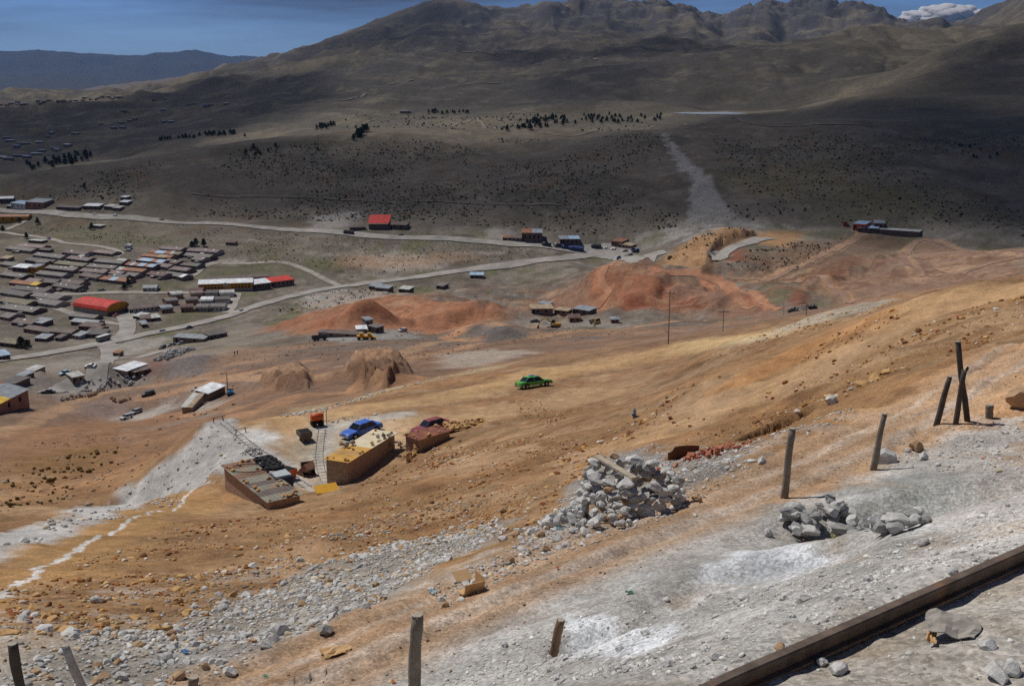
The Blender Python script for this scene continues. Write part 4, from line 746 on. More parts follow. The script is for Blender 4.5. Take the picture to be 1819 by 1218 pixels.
for nm, px, zz, s in (('scrap_heap', (618, 790), -36.05, 1.0), ('scrap_heap', (684, 776), -36.05, 0.8)):
    p = at_z(*px, zz); o = thing(nm, 'dark scrap heaped on the %s roof' % ('yellow end of the hut' if s == 1.0 else 'cream end of the hut'), 'scrap', p)
    for k in range(9): q = stone('d' if k % 3 else 'b', (random.uniform(-1, 1)*s, random.uniform(-.6, .6)*s, random.uniform(0.05, .25)), random.uniform(.4, .7)*s, 'lump', o)

# cars by the huts
green = make_car('bright green saloon car parked alone on the ochre road', paint('green_paint', (74, 178, 60)), 976, 684, 921, 692, 4.5)
M_TARP = mat('blue_sheet', c8(58, 128, 206), 0.6, var=0.08)
gt = MB().hexa([(1.05, -.62, .88), (1.12, -.62, .9), (1.12, .62, .9), (1.05, .62, .88)], [(0.2, -.6, 1.43), (0.22, -.6, 1.48), (0.22, .6, 1.48), (0.2, .6, 1.43)]).build('windscreen_cover', M_TARP, green); gt['label'] = 'blue sheet over the windscreen'
MB().box((-0.2, 0.1, 1.5), (0.5, 0.45, 0.12)).build('roof_load', M_TARP, green)
make_car('bright blue saloon car parked behind the cream roofed hut', paint('blue_body', (34, 96, 206)), 614, 781, 671, 761, 4.6)
redcar = make_car('dark red car half hidden behind the rust red roofed hut', paint('maroon_body', (136, 44, 48)), 742, 774, 794, 760, 4.5)

# rail tracks for the mine carts
M_SLEEP = mat('dusty_sleeper', c8(174, 170, 162), .95, var=.2, scale=5); M_DRAIL = mat('dusty_rail', c8(142, 136, 128), .8, var=.2, scale=3)
def rail_track(label, px, gauge=0.6, z=None):
    pts = line(px, 6) if z is None else smooth_line([at_z(u, v, z)[:2] for u, v in px], 6); x0, y0 = pts[0]; o = thing('mine_track', label, 'rail track', (x0, y0, float(H(x0, y0))), 0); z0 = float(H(x0, y0)); A = np.array(pts); T = np.gradient(A, axis=0); T /= np.linalg.norm(T, axis=1)[:, None]; Nn = np.c_[-T[:, 1], T[:, 0]]
    for s in (-1, 1):
        Pn = A+Nn*s*gauge/2; MB().tube([(p[0]-x0, p[1]-y0, float(H(p[0], p[1]))-z0+0.07) for p in Pn], 0.03, 4).build('rail', M_DRAIL, o)
    Ln = np.r_[0, np.cumsum(np.hypot(*np.diff(A, axis=0).T))]; me = MB().box((0, 0, 0), (0.16, gauge*1.6, 0.06)).mesh('sleeper', M_SLEEP)
    for q in np.arange(0.4, Ln[-1], 0.8):
        x, y = np.interp(q, Ln, A[:, 0]), np.interp(q, Ln, A[:, 1]); t = (np.interp(q, Ln, T[:, 0]), np.interp(q, Ln, T[:, 1])); s = put('sleeper', me, o, (x-x0, y-y0, float(H(x, y))-z0+0.0)); s.rotation_euler = (0, 0, math.atan2(t[1], t[0]))
    return o
rail_track('narrow rail track running from the orange wagon past the huts', [(572, 762), (569, 785), (567, 815), (573, 845), (585, 866)], 0.75)
rail_track('narrow rail track out to the end of the grey tip', [(396, 750), (430, 778), (470, 808), (510, 838), (548, 866)], 0.7)
def skip_wagon(label, u, v, m, rz, s=1.0, tipped=0.0):
    x, y, z = hit(u, v); o = thing('mine_wagon', label, 'mine wagon', (x, y, float(H(x, y))+0.02), rz, None, (tipped, 0))
    k = s*.72; pr = [(-.75*k, 1.25*k), (-.75*k, 0.75*k), (-.4*k, .38*k), (.4*k, .38*k), (.75*k, .75*k), (.75*k, 1.25*k)]; b = MB(); n = 10
    b.prism([(.8*k*math.cos(a), .85*k+.55*k*math.sin(a)) for a in np.linspace(math.pi, 2*math.pi, n)]+[(.8*k, 1.3*k), (-.8*k, 1.3*k)], -.95*k, .95*k); b.build('skip', m, o)
    MB().span(-.72*k, .72*k, -.87*k, .87*k, 1.3*k, 1.33*k).build('load', M_DARK, o); MB().span(-.45*k, .45*k, -1.1*k, 1.1*k, .26*k, .36*k).build('frame', M_STEEL, o)
    for sx in (-.38, .38):
        for sy in (-.6, .6): MB().cyl((sx*k, sy*k, .2*k), .2*k, .1*k, 'X', 10).build('wheel', M_STEEL, o)
    return o
skip_wagon('dark steel mine wagon left of the rail track', 541, 782, M_STEEL, 0.5, 1.15); skip_wagon('brown steel mine wagon lying beside the rail track', 545, 838, mat('wagon_brown', c8(120, 92, 74), .7, .2, var=.2), 0.4, 1.1, 0.9)
skip_wagon('pinkish rusty wagon in front of the cream roofed hut', 551, 844, mat('wagon_pink', c8(160, 118, 96), .7, .1, var=.2), 1.0, 1.1, -0.8); skip_wagon('orange mine wagon against the long hut under the tyres', 511, 850, M_ORANGEP, 1.0, 1.1)
# orange compressor trailer
x, y, z = hit(563, 756); o = thing('compressor_trailer', 'orange tank trailer at the far end of the rail track', 'trailer', (x, y, float(H(x, y))), 0.5); o.scale = (.66, .66, .66)
MB().tube([(-1.0, 0, 1.55), (-.95, 0, 1.55), (.95, 0, 1.55), (1.0, 0, 1.55)], [.45, .66, .66, .45], 14).build('tank', M_ORANGEP, o, True); MB().span(-1.0, 1.0, -.5, .5, .45, .9).build('engine', M_DARK, o)
for sx in (-.6, .6):
    for sy in (-1, 1): MB().cyl((sx, sy*.6, .38), .38, .22, 'Y', 12).build('wheel', M_TYRE, o)
for k, dx in enumerate((1.2, 1.75)): MB().tube([(dx, 0, 0), (dx, 0, 2.5)], .07, 6).build('exhaust_pipe', M_CHROME, o)
# tyres, blue tank and hose on the long hut
TY = MB(); n, mm = 12, 6
for i in range(n):
    for j in range(mm):
        a, b = 2*math.pi*i/n, 2*math.pi*j/mm; TY.v.append(((.36+.16*math.cos(b))*math.cos(a), (.36+.16*math.cos(b))*math.sin(a), .14*math.sin(b)))
TY.f = [(i*mm+j, (i+1) % n*mm+j, (i+1) % n*mm+(j+1) % mm, i*mm+(j+1) % mm) for i in range(n) for j in range(mm)]; TYM = TY.mesh('tyre', M_TYRE, True)
for u, v in [(459, 815), (468, 814), (477, 812), (484, 816), (472, 820), (482, 823), (491, 822), (488, 830), (496, 828), (480, 830), (470, 825)]:
    p = at_z(u, v, -36.15); tag(put('tyre', TYM, None, p), 'black tyre heaped on the far edge of the long hut roof', 'tyre', 'tyres on the long hut')
q = at_z(489, 832, -36.5); o = thing('blue_tank', 'dark blue metal box under the heap of tyres', 'tank', (q[0], q[1], -38.7), heading(at_z(457, 813, -36.5), at_z(500, 850, -36.5))); b = MB().span(-2.9, 2.9, -1.0, 0.7, 0, 2.3).build('body', mat('navy_sheet', c8(50, 66, 96), .6, var=.15), o, bevel=.05); MB().span(-2.7, 2.7, -.9, .6, 2.32, 2.4).build('lid', mat('pale_sheet', c8(176, 184, 184), .6, var=.15), o)
p = at_z(443, 831, -36.38); hp = [(1.65*math.cos(a)*(1+.03*math.sin(3*a)), 1.15*math.sin(a), .02) for a in np.linspace(-0.4, 6.4, 40)]+[(2.6, -.6, .02), (3.4, -.3, .02)]
tag(MB().tube(hp, .05, 5).build('hose', mat('hose', c8(90, 84, 78), .7), None, loc=p), 'looped grey hose lying on the long hut roof', 'hose')
# yellow sheet and ruined stone walls
x, y, z = hit(580, 873); tag(MB().box((0, 0, .35), (2.2, 1.2, .05), rx=.35).build('metal_sheet', M_YELLOWP, None, loc=(x, y, float(H(x, y))), bevel=.01), 'yellow metal sheet lying on the slope below the rail track', 'sheet').rotation_euler = (0, 0, .5)
def rubble_wall(label, px, h, kind, name='stone_wall', s=(.3, .55), n_per=3.2, cat='wall', jit=.2):
    pts = line(px, 5); x0, y0 = pts[0]; z0 = float(H(x0, y0)); o = thing(name, label, cat, (x0, y0, z0)); L = sum(math.dist(a, b) for a, b in zip(pts[:-1], pts[1:])); n = int(L*n_per*h/0.4); A = np.array(pts); Ln = np.r_[0, np.cumsum(np.hypot(*np.diff(A, axis=0).T))]
    for k in range(n):
        q = random.uniform(0, L); x, y = np.interp(q, Ln, A[:, 0])+random.uniform(-jit, jit), np.interp(q, Ln, A[:, 1])+random.uniform(-jit, jit); ss = random.uniform(*s)
        stone(random.choice(kind), (x-x0, y-y0, float(H(x, y))-z0+random.uniform(0, h)*(0.75+0.25*math.sin(q*2.1))), ss, 'stone', o)
    return o
rubble_wall('dark ruined stone wall left of the rust red roofed hut', [(692, 806), (712, 800), (726, 796)], 1.3, 'bbd'); rubble_wall('short ochre stone wall in front of the rust red roofed hut', [(722, 822), (738, 806), (748, 795)], .9, 'oob'); rubble_wall('tumbled ochre stones between cream and rust red roofs', [(668, 800), (690, 802)], .5, 'oob', 'stone_heap', cat='stones')
x, y, z = hit(449, 804)
o = thing('stone_heap', 'pale round heap of stones on the tip above the long hut', 'stones', (x, y, z))
for k in range(40): a, r = random.uniform(0, 6.28), random.uniform(0, 1)**.5*1.1; stone('g', (r*math.cos(a), r*math.sin(a), float(H(x+r*math.cos(a), y+r*math.sin(a)))-z+.75*(1-r/1.1)*random.random()+.05), random.uniform(.25, .45), 'stone', o)
# timber frames at the end of the tip
for k, (u, v, lab) in enumerate([(388, 748, 'small timber frame at the very end of the grey tip'), (428, 770, 'leaning timber props beside the track on the tip')]):
    x, y, z = hit(u, v); x, y, z = at_z(u, v, -38.3); o = thing('timber_frame', lab, 'frame', (x, y, float(H(x, y))-.05), 0.6)
    for sx in (-.6, .6): MB().tube([(sx, 0, 0), (sx*.8, 0, .6)], .06, 6).build('post', M_RUST if k == 0 else M_WOOD, o)
    MB().tube([(-.8, 0, .56), (.8, 0, .6)], .05, 6).build('crossbeam', M_WOOD, o)
# ------------------------------------------------------------------ town and works
TM = {}
def roofm(key):
    P_ = {'grey': (128, 122, 116), 'dgrey': (104, 98, 94), 'mauve': (132, 114, 110), 'brown': (114, 99, 90), 'orange': (158, 108, 78), 'pink': (146, 126, 118), 'pale': (196, 196, 190), 'blue': (160, 184, 204), 'white': (226, 230, 230), 'red': (196, 58, 46), 'teal': (92, 124, 116), 'tan': (178, 156, 128), 'yellow': (206, 170, 60), 'olive': (128, 120, 96), 'maroon': (110, 84, 78), 'zinc': (158, 164, 166)}
    if key not in TM: TM[key] = mat('roof_'+key, c8(*P_[key], k=.85 if key not in ('white', 'blue', 'red', 'yellow') else 1.0), .7 if key not in ('white', 'blue', 'zinc') else .45, 0.0, var=.3, scale=.45, spec=.35)
    return TM[key]
def wallm(key):
    P_ = {'brick': (136, 114, 102), 'adobe': (150, 130, 114), 'white': (196, 192, 184), 'yellow': (196, 140, 44), 'grey': (160, 154, 146), 'dark': (112, 96, 86), 'orange': (206, 92, 44), 'red': (150, 70, 54), 'rbrick': (152, 112, 92)}
    if 'w'+key not in TM: TM['w'+key] = mat('wall_'+key, c8(*P_[key]), .95, var=.18, scale=.6)
    return TM['w'+key]
WIN = {}
def opening(parent, x, z, w=1.0, h=1.1, name='window', y=-.03, m=None):
    k = (round(w, 2), round(h, 2), name)
    if k not in WIN: WIN[k] = MB().box((0, 0, 0), (w, .08, h)).mesh(name, m or M_DARK)
    return put(name, WIN[k], parent, (x, y, z))
def house(label, u1, v1, u2, v2, depth=5.5, h=2.5, roof='grey', wall='adobe', kind='gable', segs=None, wins=0, name='row_house', group=None, cat='house', rise=None, door=True, flip=False, over=.35, specks=0, pts=None):
    """front wall foot runs between two pixels; the house stretches back from there"""
    a, b = (hit(u1, v1), hit(u2, v2)) if pts is None else pts
    ra, rb = math.hypot(a[0], a[1]), math.hypot(b[0], b[1]); lat = abs(polar(u2, v2)[0]-polar(u1, v1)[0])*(ra+rb)/2
    if abs(ra-rb) > 1.6*lat:
        rm, sg = (ra+rb)/2, (1 if rb > ra else -1)*.5*lat; a = tuple(q*(rm-sg)/ra for q in a); b = tuple(q*(rm+sg)/rb for q in b)
    L = math.hypot(b[0]-a[0], b[1]-a[1]); rz = heading(a, b); o = thing(name, label, cat, (a[0], a[1], 0), rz, group)
    ca, sa = math.cos(rz), math.sin(rz); zs = [float(H(a[0]+x*ca-y*sa, a[1]+x*sa+y*ca)) for x in (0, L) for y in (0, depth)]; z0 = (zs[0]+zs[2])/2; o.location.z = z0; top = max(zs)-z0
    rise = rise if rise is not None else depth*.16; h = h*.66+max(0, top)*.25; rise *= .8; dn = -abs(min(zs)-z0)-1.5
    D = depth
    if kind == 'gable': prof = [(0, h), (D/2, h+rise), (D, h)]
    elif kind == 'shed': prof = [(0, h), (D, h+rise)] if not flip else [(0, h+rise), (D, h)]
    elif kind == 'arch': prof = [(D*(.5-.5*math.cos(q)), h+rise*math.sin(q)) for q in np.linspace(0, math.pi, 9)]
    else: prof = [(0, h), (D, h)]
    poly = [(0, dn), (D, dn)]+prof[::-1]; n = len(poly); w = MB()
    w.v = [(0, y, z) for y, z in poly]+[(L, y, z) for y, z in poly]; w.f = [tuple(range(n)), tuple(range(2*n-1, n-1, -1))]+[(i, i+n, (i+1) % n+n, (i+1) % n) for i in range(n)]; w.build('wall', wallm(wall), o)
    dy0, dz0 = prof[0][0]-prof[1][0], prof[0][1]-prof[1][1]; l = math.hypot(dy0, dz0); p0 = (prof[0][0]+dy0/l*over, prof[0][1]+dz0/l*over); dy1, dz1 = prof[-1][0]-prof[-2][0], prof[-1][1]-prof[-2][1]; l = math.hypot(dy1, dz1); p1 = (prof[-1][0]+dy1/l*over, prof[-1][1]+dz1/l*over)
    rp = [p0]+prof[1:-1]+[p1] if len(prof) > 2 else [p0, p1]; x = -over
    for key, fr in (segs or [(roof, 1.0)]):
        x1 = x+(L+2*over)*fr; t = MB(); m_ = len(rp); lo = [(x, y, z+.03) for y, z in rp]+[(x1, y, z+.03) for y, z in rp]; hi = [(q[0], q[1], q[2]+.12) for q in lo]; t.v = lo+hi; N_ = 2*m_
        for i in range(m_-1): t.f += [(i, i+m_, i+m_+1, i+1), (N_+i, N_+i+1, N_+i+m_+1, N_+i+m_)]
        t.f += [tuple(range(m_))+tuple(N_+i for i in reversed(range(m_))), tuple(m_+i for i in reversed(range(m_)))+tuple(N_+m_+i for i in range(m_)), (0, N_, N_+m_, m_), (m_-1, 2*m_-1, N_+2*m_-1, N_+m_-1)]
        t.build('roof' if not segs else 'roof_panel', roofm(key), o); x = x1
    for k in range(specks):
        xx = random.uniform(.1, .9)*L; MB().box((xx, D*random.uniform(.15, .4), h+rise*.6+.32), (1.4, .9, .1), rx=.3).build('roof_light', roofm('white'), o)
    if wins:
        st = L/(wins+.6)
        for k in range(wins): opening(o, st*(k+.8), h*.58, min(1.2, st*.42), h*.36)
        if door: opening(o, st*.3, h*.42, min(1.0, st*.34), h*.8, 'door')
    return o
ROWS = [  # u1, v1, u2, v2, roof, label tail
 (10, 445, 55, 451, 'grey', 'grey roofed row house nearest the left edge in the upper town'), (29, 441, 74, 445, 'pink', 'pinkish roofed row house at the top of the town under the pale flat roof'), (58, 457, 107, 463, 'grey', 'grey row house right below the bare patch in the upper town'), (44, 466, 90, 471.5, 'dgrey', 'dark grey row house second below the bare patch'), (96, 472, 147, 478, 'olive', 'long olive grey row house left of centre in the town'), (80, 480, 130, 486, 'grey', 'grey row house with small roof lights above the yellow gable'), (63, 490, 111, 496, 'grey', 'grey row house right of the yellow gable'), (0, 492, 39, 498, 'grey', 'grey row house at the left edge above the orange roof'),
 (20, 517, 80, 524, 'dgrey', 'long dark roof just below the orange colonnade roof'), (0, 539, 46, 547, 'olive', 'olive roof at the left edge between two grey rows'), (60, 541, 98, 548, 'grey', 'short grey roof left of the red hall'), (20, 575, 56, 583, 'brown', 'brown roof above the zinc shed at the left'), (0, 473, 24, 477, 'grey', 'grey roof at the left edge beside the dark grey row'), (196, 497, 222, 499, 'dgrey', 'dark roof tucked behind the orange roof with a pale panel'), (110, 452, 150, 457, 'brown', 'brown row house under the bare patch'),
 (70, 503, 98, 510, 'dgrey', 'short dark roofed house right of the pink roof'), (101, 505, 140, 511, 'brown', 'brown row house above the lane end'), (92, 512, 135, 519, 'dgrey', 'dark row house along the lane end'), (140, 493, 171, 500, 'brown', 'brown roofed house left of the orange roof with a pale panel'), (118, 463, 155, 468, 'mauve', 'mauve row house left of the lane bend'), (150, 477, 201, 483, 'grey', 'grey row house in the middle of the town'), (167, 468, 215, 474, 'grey', 'grey row house just below the lane bend'), (141, 485, 184, 491, 'mauve', 'mauve row house in the middle of the town'), (186, 488, 212, 494, 'mauve', 'short mauve house above the orange roof with a pale panel'), (212, 490, 240, 498, 'grey', 'short grey house with a bright roof light'),
 (282, 445, 320, 450, 'mauve', 'mauve row house at the top right of the town'), (331, 448, 385, 455, 'mauve', 'long mauve row house under the two dark trees'), (321, 456, 372, 464, 'grey', 'grey walled row house left of the pale court'), (339, 464, 358, 468, 'grey', 'small grey house below the grey walled row house'), (291, 468, 313, 474, 'brown', 'short brown house between the blue panels and the teal gable'), (273, 475, 298, 481, 'mauve', 'mauve house below the short brown house'), (299, 481, 331, 488, 'mauve', 'mauve row house by the street down to the lane'), (260, 490, 289, 497, 'maroon', 'maroon house above the green field'), (0, 524, 42, 532, 'dgrey', 'long dark roof at the left edge level with the lane'), (48, 529, 102, 537, 'grey', 'long grey roof with bright sheets left of the red hall'), (0, 551, 58, 560, 'grey', 'very long grey roof left of the red hall'), (0, 567, 16, 570, 'grey', 'broad dark roofed house cut by the left edge')]
for k, (u1, v1, u2, v2, rf, lab) in enumerate(ROWS):
    house(lab, u1, v1, u2, v2, 9 if v1 < 520 else 10, 2.3, rf, ['adobe', 'brick', 'grey', 'dark'][k % 4], 'gable', wins=4 if u2-u1 > 30 else 2, specks=k % 3, group='row houses of the town')
MULTI = [((171, 499, 224, 506), [('orange', .42), ('blue', .2), ('orange', .38)], 'orange row roof with one pale blue panel above the lane'), ((203, 482, 253, 489), [('pale', .25), ('orange', .75)], 'orange row roof with a white left end'), ((220, 473, 272, 481), [('orange', .2), ('blue', .1), ('orange', .16), ('blue', .2), ('orange', .12), ('blue', .22)], 'row roof striped orange and pale blue, lower of two'), ((241, 465, 288, 473), [('orange', .1), ('blue', .45), ('orange', .18), ('blue', .27)], 'row roof of mostly pale blue panels'), ((250, 458, 302, 464), [('orange', .55), ('tan', .25), ('orange', .2)], 'orange row roof with a tan panel'), ((265, 452, 318, 458), [('orange', .18), ('blue', .3), ('orange', .2), ('pale', .08), ('olive', .24)], 'top row roof with bright blue panels'), ((16, 506, 65, 513), [('orange', .75), ('yellow', .25)], 'orange roof over a colonnade at the left'), ((160, 451, 199, 456), [('maroon', .15), ('pink', .6), ('grey', .25)], 'pink striped roof with a maroon left end near the lane bend'), ((44, 503, 66, 507), [('pink', 1)], 'short pink roof right of the yellow gable'), ((320, 474, 350, 479), [('brown', .75), ('teal', .25)], 'brown roofed house with a teal gable end'), ((289, 490, 324, 499), [('grey', .8), ('white', .2)], 'grey walled house with bright sheets above the stairs')]
for (q, segs, lab) in MULTI: house(lab, *q, 8.5, 2.3, wall='brick', segs=segs, wins=4, group='row houses of the town')
for q, dp, h, rf, wl, kd, lab, nm in [((52, 482, 66, 490), 7, 6, 'zinc', 'yellow', 'shed', 'tall yellow gabled house in the left of the town', 'yellow_house'), ((22, 480, 48, 486), 7, 4, 'white', 'dark', 'shed', 'house with glaring white sheet roof left of the yellow gable', 'house'), ((62, 470, 80, 478), 6, 4, 'grey', 'rbrick', 'shed', 'red brick house behind the yellow gable', 'brick_house'), ((50, 430, 74, 434), 6, 2.6, 'pale', 'dark', 'flat', 'pale flat roofed house at the upper end of the town', 'house'), ((70, 447, 88, 450), 4, 2.6, 'dgrey', 'dark', 'shed', 'small dark shed beside the bare patch', 'shed'), ((0, 463, 14, 466), 6, 3, 'tan', 'adobe', 'shed', 'tan roofed house at the left edge below the grass', 'house'), ((139, 462, 147, 464), 5, 4, 'pale', 'white', 'gable', 'small white gabled house in the upper town', 'house'), ((207, 466, 221, 469), 5, 2.6, 'pale', 'adobe', 'gable', 'small pale roofed house under the parked lorry', 'house'), ((254, 518, 278, 518), 8, 3.2, 'zinc', 'white', 'gable', 'lone zinc roofed white house beside the lane', 'house'),
        ((122, 567, 168, 571), 7, 2.8, 'grey', 'dark', 'gable', 'grey roof below the hall, upper of two', 'house'), ((126, 577, 170, 581), 7, 2.8, 'zinc', 'brick', 'gable', 'light zinc roof below the hall, lower of two', 'house'), ((42, 590, 88, 597), 7, 3, 'brown', 'brick', 'gable', 'brown roofed house left of the brick gables', 'house'), ((89, 598, 127, 601), 8, 4, 'brown', 'rbrick', 'gable', 'pair of red brick houses with windows below the hall', 'brick_house'), ((55, 578, 75, 581), 7, 3, 'zinc', 'dark', 'shed', 'zinc shed roof behind the brick gables', 'shed'), ((140, 588, 172, 590), 6, 4, 'brown', 'rbrick', 'shed', 'tall red brick house right of the brick gables', 'brick_house'), ((120, 600, 142, 603), 6, 2.6, 'zinc', 'grey', 'shed', 'zinc sheet stall by the main road', 'shed'), ((150, 600, 186, 600), 7, 2.8, 'dgrey', 'dark', 'shed', 'dark sheet roofed stall at the road junction', 'shed'), ((162, 590, 178, 592), 6, 3.2, 'brown', 'brick', 'gable', 'small brown gabled house by the junction', 'house'), ((0, 615, 28, 618), 9, 3, 'olive', 'dark', 'gable', 'olive roofed barn at the left edge above the road', 'barn'), ((-4, 641, 19, 640), 7, 3.4, 'blue', 'dark', 'shed', 'blue roofed shed at the left edge by the main road', 'shed'), ((62, 606, 82, 607), 6, 2.4, 'zinc', 'dark', 'shed', 'small zinc roof among the garden walls', 'shed'), ((98, 605, 108, 606), 5, 2.4, 'dgrey', 'dark', 'shed', 'small dark roof among the garden walls', 'shed'),
        ((20, 371, 45, 373), 9, 6.5, 'blue', 'white', 'shed', 'white columned house with pale blue roof on the upper road', 'house'), ((46, 372, 78, 372), 12, 7, 'zinc', 'rbrick', 'shed', 'tall dark red brick house on the upper road', 'brick_house'), ((0, 361, 24, 359), 8, 4, 'white', 'dark', 'shed', 'white sheet roof above the upper road at the left edge', 'house'), ((12, 371, 21, 371), 6, 3, 'zinc', 'dark', 'shed', 'low zinc roof at the start of the upper road', 'shed'), ((-6, 397, 50, 391), 9, 5, 'orange', 'yellow', 'gable', 'long yellow walled building below the upper road', 'yellow_building'), ((148, 372, 176, 372), 8, 3.2, 'white', 'dark', 'shed', 'glaring white roof beside the upper road', 'house'), ((185, 372, 200, 373), 7, 3, 'pale', 'dark', 'shed', 'pale roof right of the glaring white roof', 'house'), ((200, 374, 212, 375), 6, 2.8, 'pale', 'brick', 'shed', 'second pale roof right of the glaring white roof', 'house'), ((212, 364, 226, 365), 6, 3, 'white', 'brick', 'shed', 'white roofed hut on the hill foot, lower of two', 'house'), ((214, 355, 224, 356), 5, 3, 'white', 'brick', 'shed', 'white roofed hut on the hill foot, upper of two', 'house'), ((100, 372, 140, 374), 6, 2.6, 'dgrey', 'dark', 'shed', 'low dark shed row along the upper road', 'shed'),
        ((163, 405, 178, 406), 6, 2.6, 'pale', 'adobe', 'flat', 'lone pale roof in the fields below the upper road', 'house'), ((401, 435, 417, 436), 5, 2.6, 'maroon', 'brick', 'shed', 'lone maroon shed on the grassy slope', 'shed')]:
    house(lab, *q, dp, h, rf, wl, kd, wins=3 if q[2]-q[0] > 12 else 1, name=nm, cat='house' if nm not in ('shed', 'barn') else nm)
rs_ = random.Random(3); GB = [(u1+(u2-u1)*rs_.random(), v1+(v2-v1)*.5+rs_.uniform(-3, 4)) for u1, v1, u2, v2, _, _ in ROWS for _k in (0, 1)]
for k, (u, v) in enumerate(GB): house('small %s yard shed squeezed between the town row houses' % ['dark', 'pale', 'brown', 'zinc'][k % 4], u, v, u+rs_.uniform(4, 8), v+.6, 3.5, 1.6, ['dgrey', 'pale', 'brown', 'zinc'][k % 4], 'adobe', 'shed', name='yard_shed', cat='shed', group='yard sheds of the town, '+['dark', 'pale', 'brown', 'zinc'][k % 4], rise=.3)
# hall with barrel roof
hall = house('sports hall with bright red barrel roof and yellow gable', 131, 551, 190, 562, 15, 4.6, 'red', 'yellow', 'arch', name='sports_hall', cat='hall', rise=3.9, over=.5, wins=0)
L = math.dist(hit(131, 551)[:2], hit(190, 562)[:2]); MB().span(.0, L, -.12, -.02, -2.0, 2.1).build('plinth', wallm('grey'), hall); MB().span(L+.02, L+.12, 1, 14, -2.0, 1.8).build('end_plinth', wallm('dark'), hall)
for k in range(3):
    for j, (yy, zz, rx) in enumerate(((2.2, 5.1, .5), (3.8, 5.75, .38), (5.8, 6.1, .18))):
        MB().box((L*(.25+.25*k), yy, zz+.12), (1.3 if j < 2 else 1.0, 1.2, .1), rx=rx).build('skylight', roofm('white' if j < 2 else 'zinc'), hall)
# school
sch = house('long yellow two storey school with white roof', 353, 517, 449, 516, 9, 6.4, 'white', 'yellow', 'shed', name='school', cat='school', rise=1.2, wins=0); a, b = hit(353, 517), hit(449, 516); L = math.dist(a[:2], b[:2])
MB().span(-.02, L+.02, -.1, -.02, -2.5, 1.2).build('plinth', wallm('grey'), sch)
for k in range(15):
    if k in (7, 8): continue
    x = 2.0+k*(L-4)/14.0; opening(sch, x, 2.0, 1.3, .8, 'window', -.04); opening(sch, x, 3.4, 1.3, .6, 'window', -.04)
MB().prism([(L*.5-1.7, 2.6), (L*.5+1.7, 2.6), (L*.5+1.7, 3.8), (L*.5, 5.2), (L*.5-1.7, 3.8)], -.5, 0.0).build('porch_gable', wallm('grey'), sch)
house('plain grey wing at the right end of the yellow school', 450, 516, 482, 513, 9, 5.6, 'white', 'dark', 'shed', name='school_wing', cat='school', wins=6); house('brick house with bright red roof beside the school', 483, 511, 523, 506, 9, 5.0, 'red', 'brick', 'shed', wins=5, name='brick_house', rise=1.5)
house('long dark shed roof behind the yellow school', 368, 502, 480, 499, 9, 3, 'brown', 'dark', 'gable', name='shed', cat='shed')
house('white walled clinic with brown hipped roof right of the hall', 230, 557, 283, 552, 10, 3.6, 'brown', 'white', 'gable', name='clinic', cat='house', wins=7)
AR = [(288, 557, 310, 555, 'orange'), (322, 555, 345, 554, 'orange'), (348, 554, 371, 554, 'grey'), (373, 554, 400, 553, 'white')]
cols_ = [['zinc', 'grey', 'pale'], ['maroon', 'dgrey', 'pink'], ['grey', 'white', 'dgrey'], ['grey', 'dgrey', 'pale']]
ordn = ['leftmost', 'second', 'third', 'rightmost']; rown = ['front', 'middle', 'back']
for i, (u1, v1, u2, v2, w_) in enumerate(AR):
    for j in range(3):
        du, dv = j*9, -j*13.5+(.5*j*j); house('%s of the barrel roofed houses in the %s row beside the lane' % (ordn[i], rown[j]), u1+du, v1+dv, u2+du-2, v2+dv, 8.5, 3.4, cols_[i][j], {'orange': 'orange' if j == 0 and i == 9 else 'rbrick', 'grey': 'grey', 'white': 'white'}[w_], 'arch', name='barrel_house', rise=1.5, wins=3 if j == 0 else 0, group='barrel roofed houses')
house('dark red brick block behind the barrel roofed houses', 338, 524, 360, 524, 6, 4.5, 'maroon', 'red', 'flat', name='brick_block', cat='house')
for q, rf, lab in [((236, 563, 252, 572), 'pale', 'shanty with bright sheets below the clinic'), ((250, 572, 268, 571), 'brown', 'brown shanty between the clinic and the main road'), ((268, 571, 286, 569), 'pale', 'right hand shanty below the clinic'), ((253, 582, 263, 581), 'zinc', 'small zinc shanty above the main road')]: house(lab, *q, 6, 2.6, rf, 'dark', 'shed', name='shanty', cat='shed', wins=1)
# buildings on the upper road and at the junction
mill = house('depot with bright red and cream roof above the upper road', 655, 407, 690, 407, 16, 6, 'red', 'dark', 'shed', name='depot', cat='depot', rise=4.5, wins=0, over=.6); MB().box((7, .2, 4.3), (14.5, 3.4, .15), rx=.27).build('lower_roof', roofm('tan'), mill)
house('brick yard wall left of the red roofed depot', 622, 410, 650, 408, 4, 3, 'brown', 'dark', 'flat', name='yard_wall', cat='wall'); house('dark open shed right of the red roofed depot', 692, 407, 722, 408, 9, 4.5, 'brown', 'dark', 'shed', name='shed', cat='shed', wins=2)
for q, dp, h, rf, wl, lab, segs in [((927, 430, 963, 431), 14, 9, 'zinc', 'dark', 'tall dark brick house with orange and zinc roof on the upper road', [('orange', .52), ('zinc', .48)]), ((893, 427, 926, 430), 6, 3, 'brown', 'brick', 'low walled yard left of the tall dark brick house', [('orange', .35), ('brown', .65)]), ((995, 434, 1030, 436), 10, 5, 'blue', 'dark', 'shop with pale blue roof before the junction', [('zinc', .5), ('blue', .5)]), ((1086, 438, 1104, 440), 9, 4.5, 'red', 'brick', 'small house with dull red roof at the junction', [('orange', 1)]), ((1099, 440, 1121, 443), 5, 3, 'tan', 'adobe', 'adobe wall house right of the dull red roof', [('tan', 1)])]:
    house(lab, *q, dp, h, rf, wl, 'shed', segs=segs, name='roadside_house', wins=4, rise=1.0)
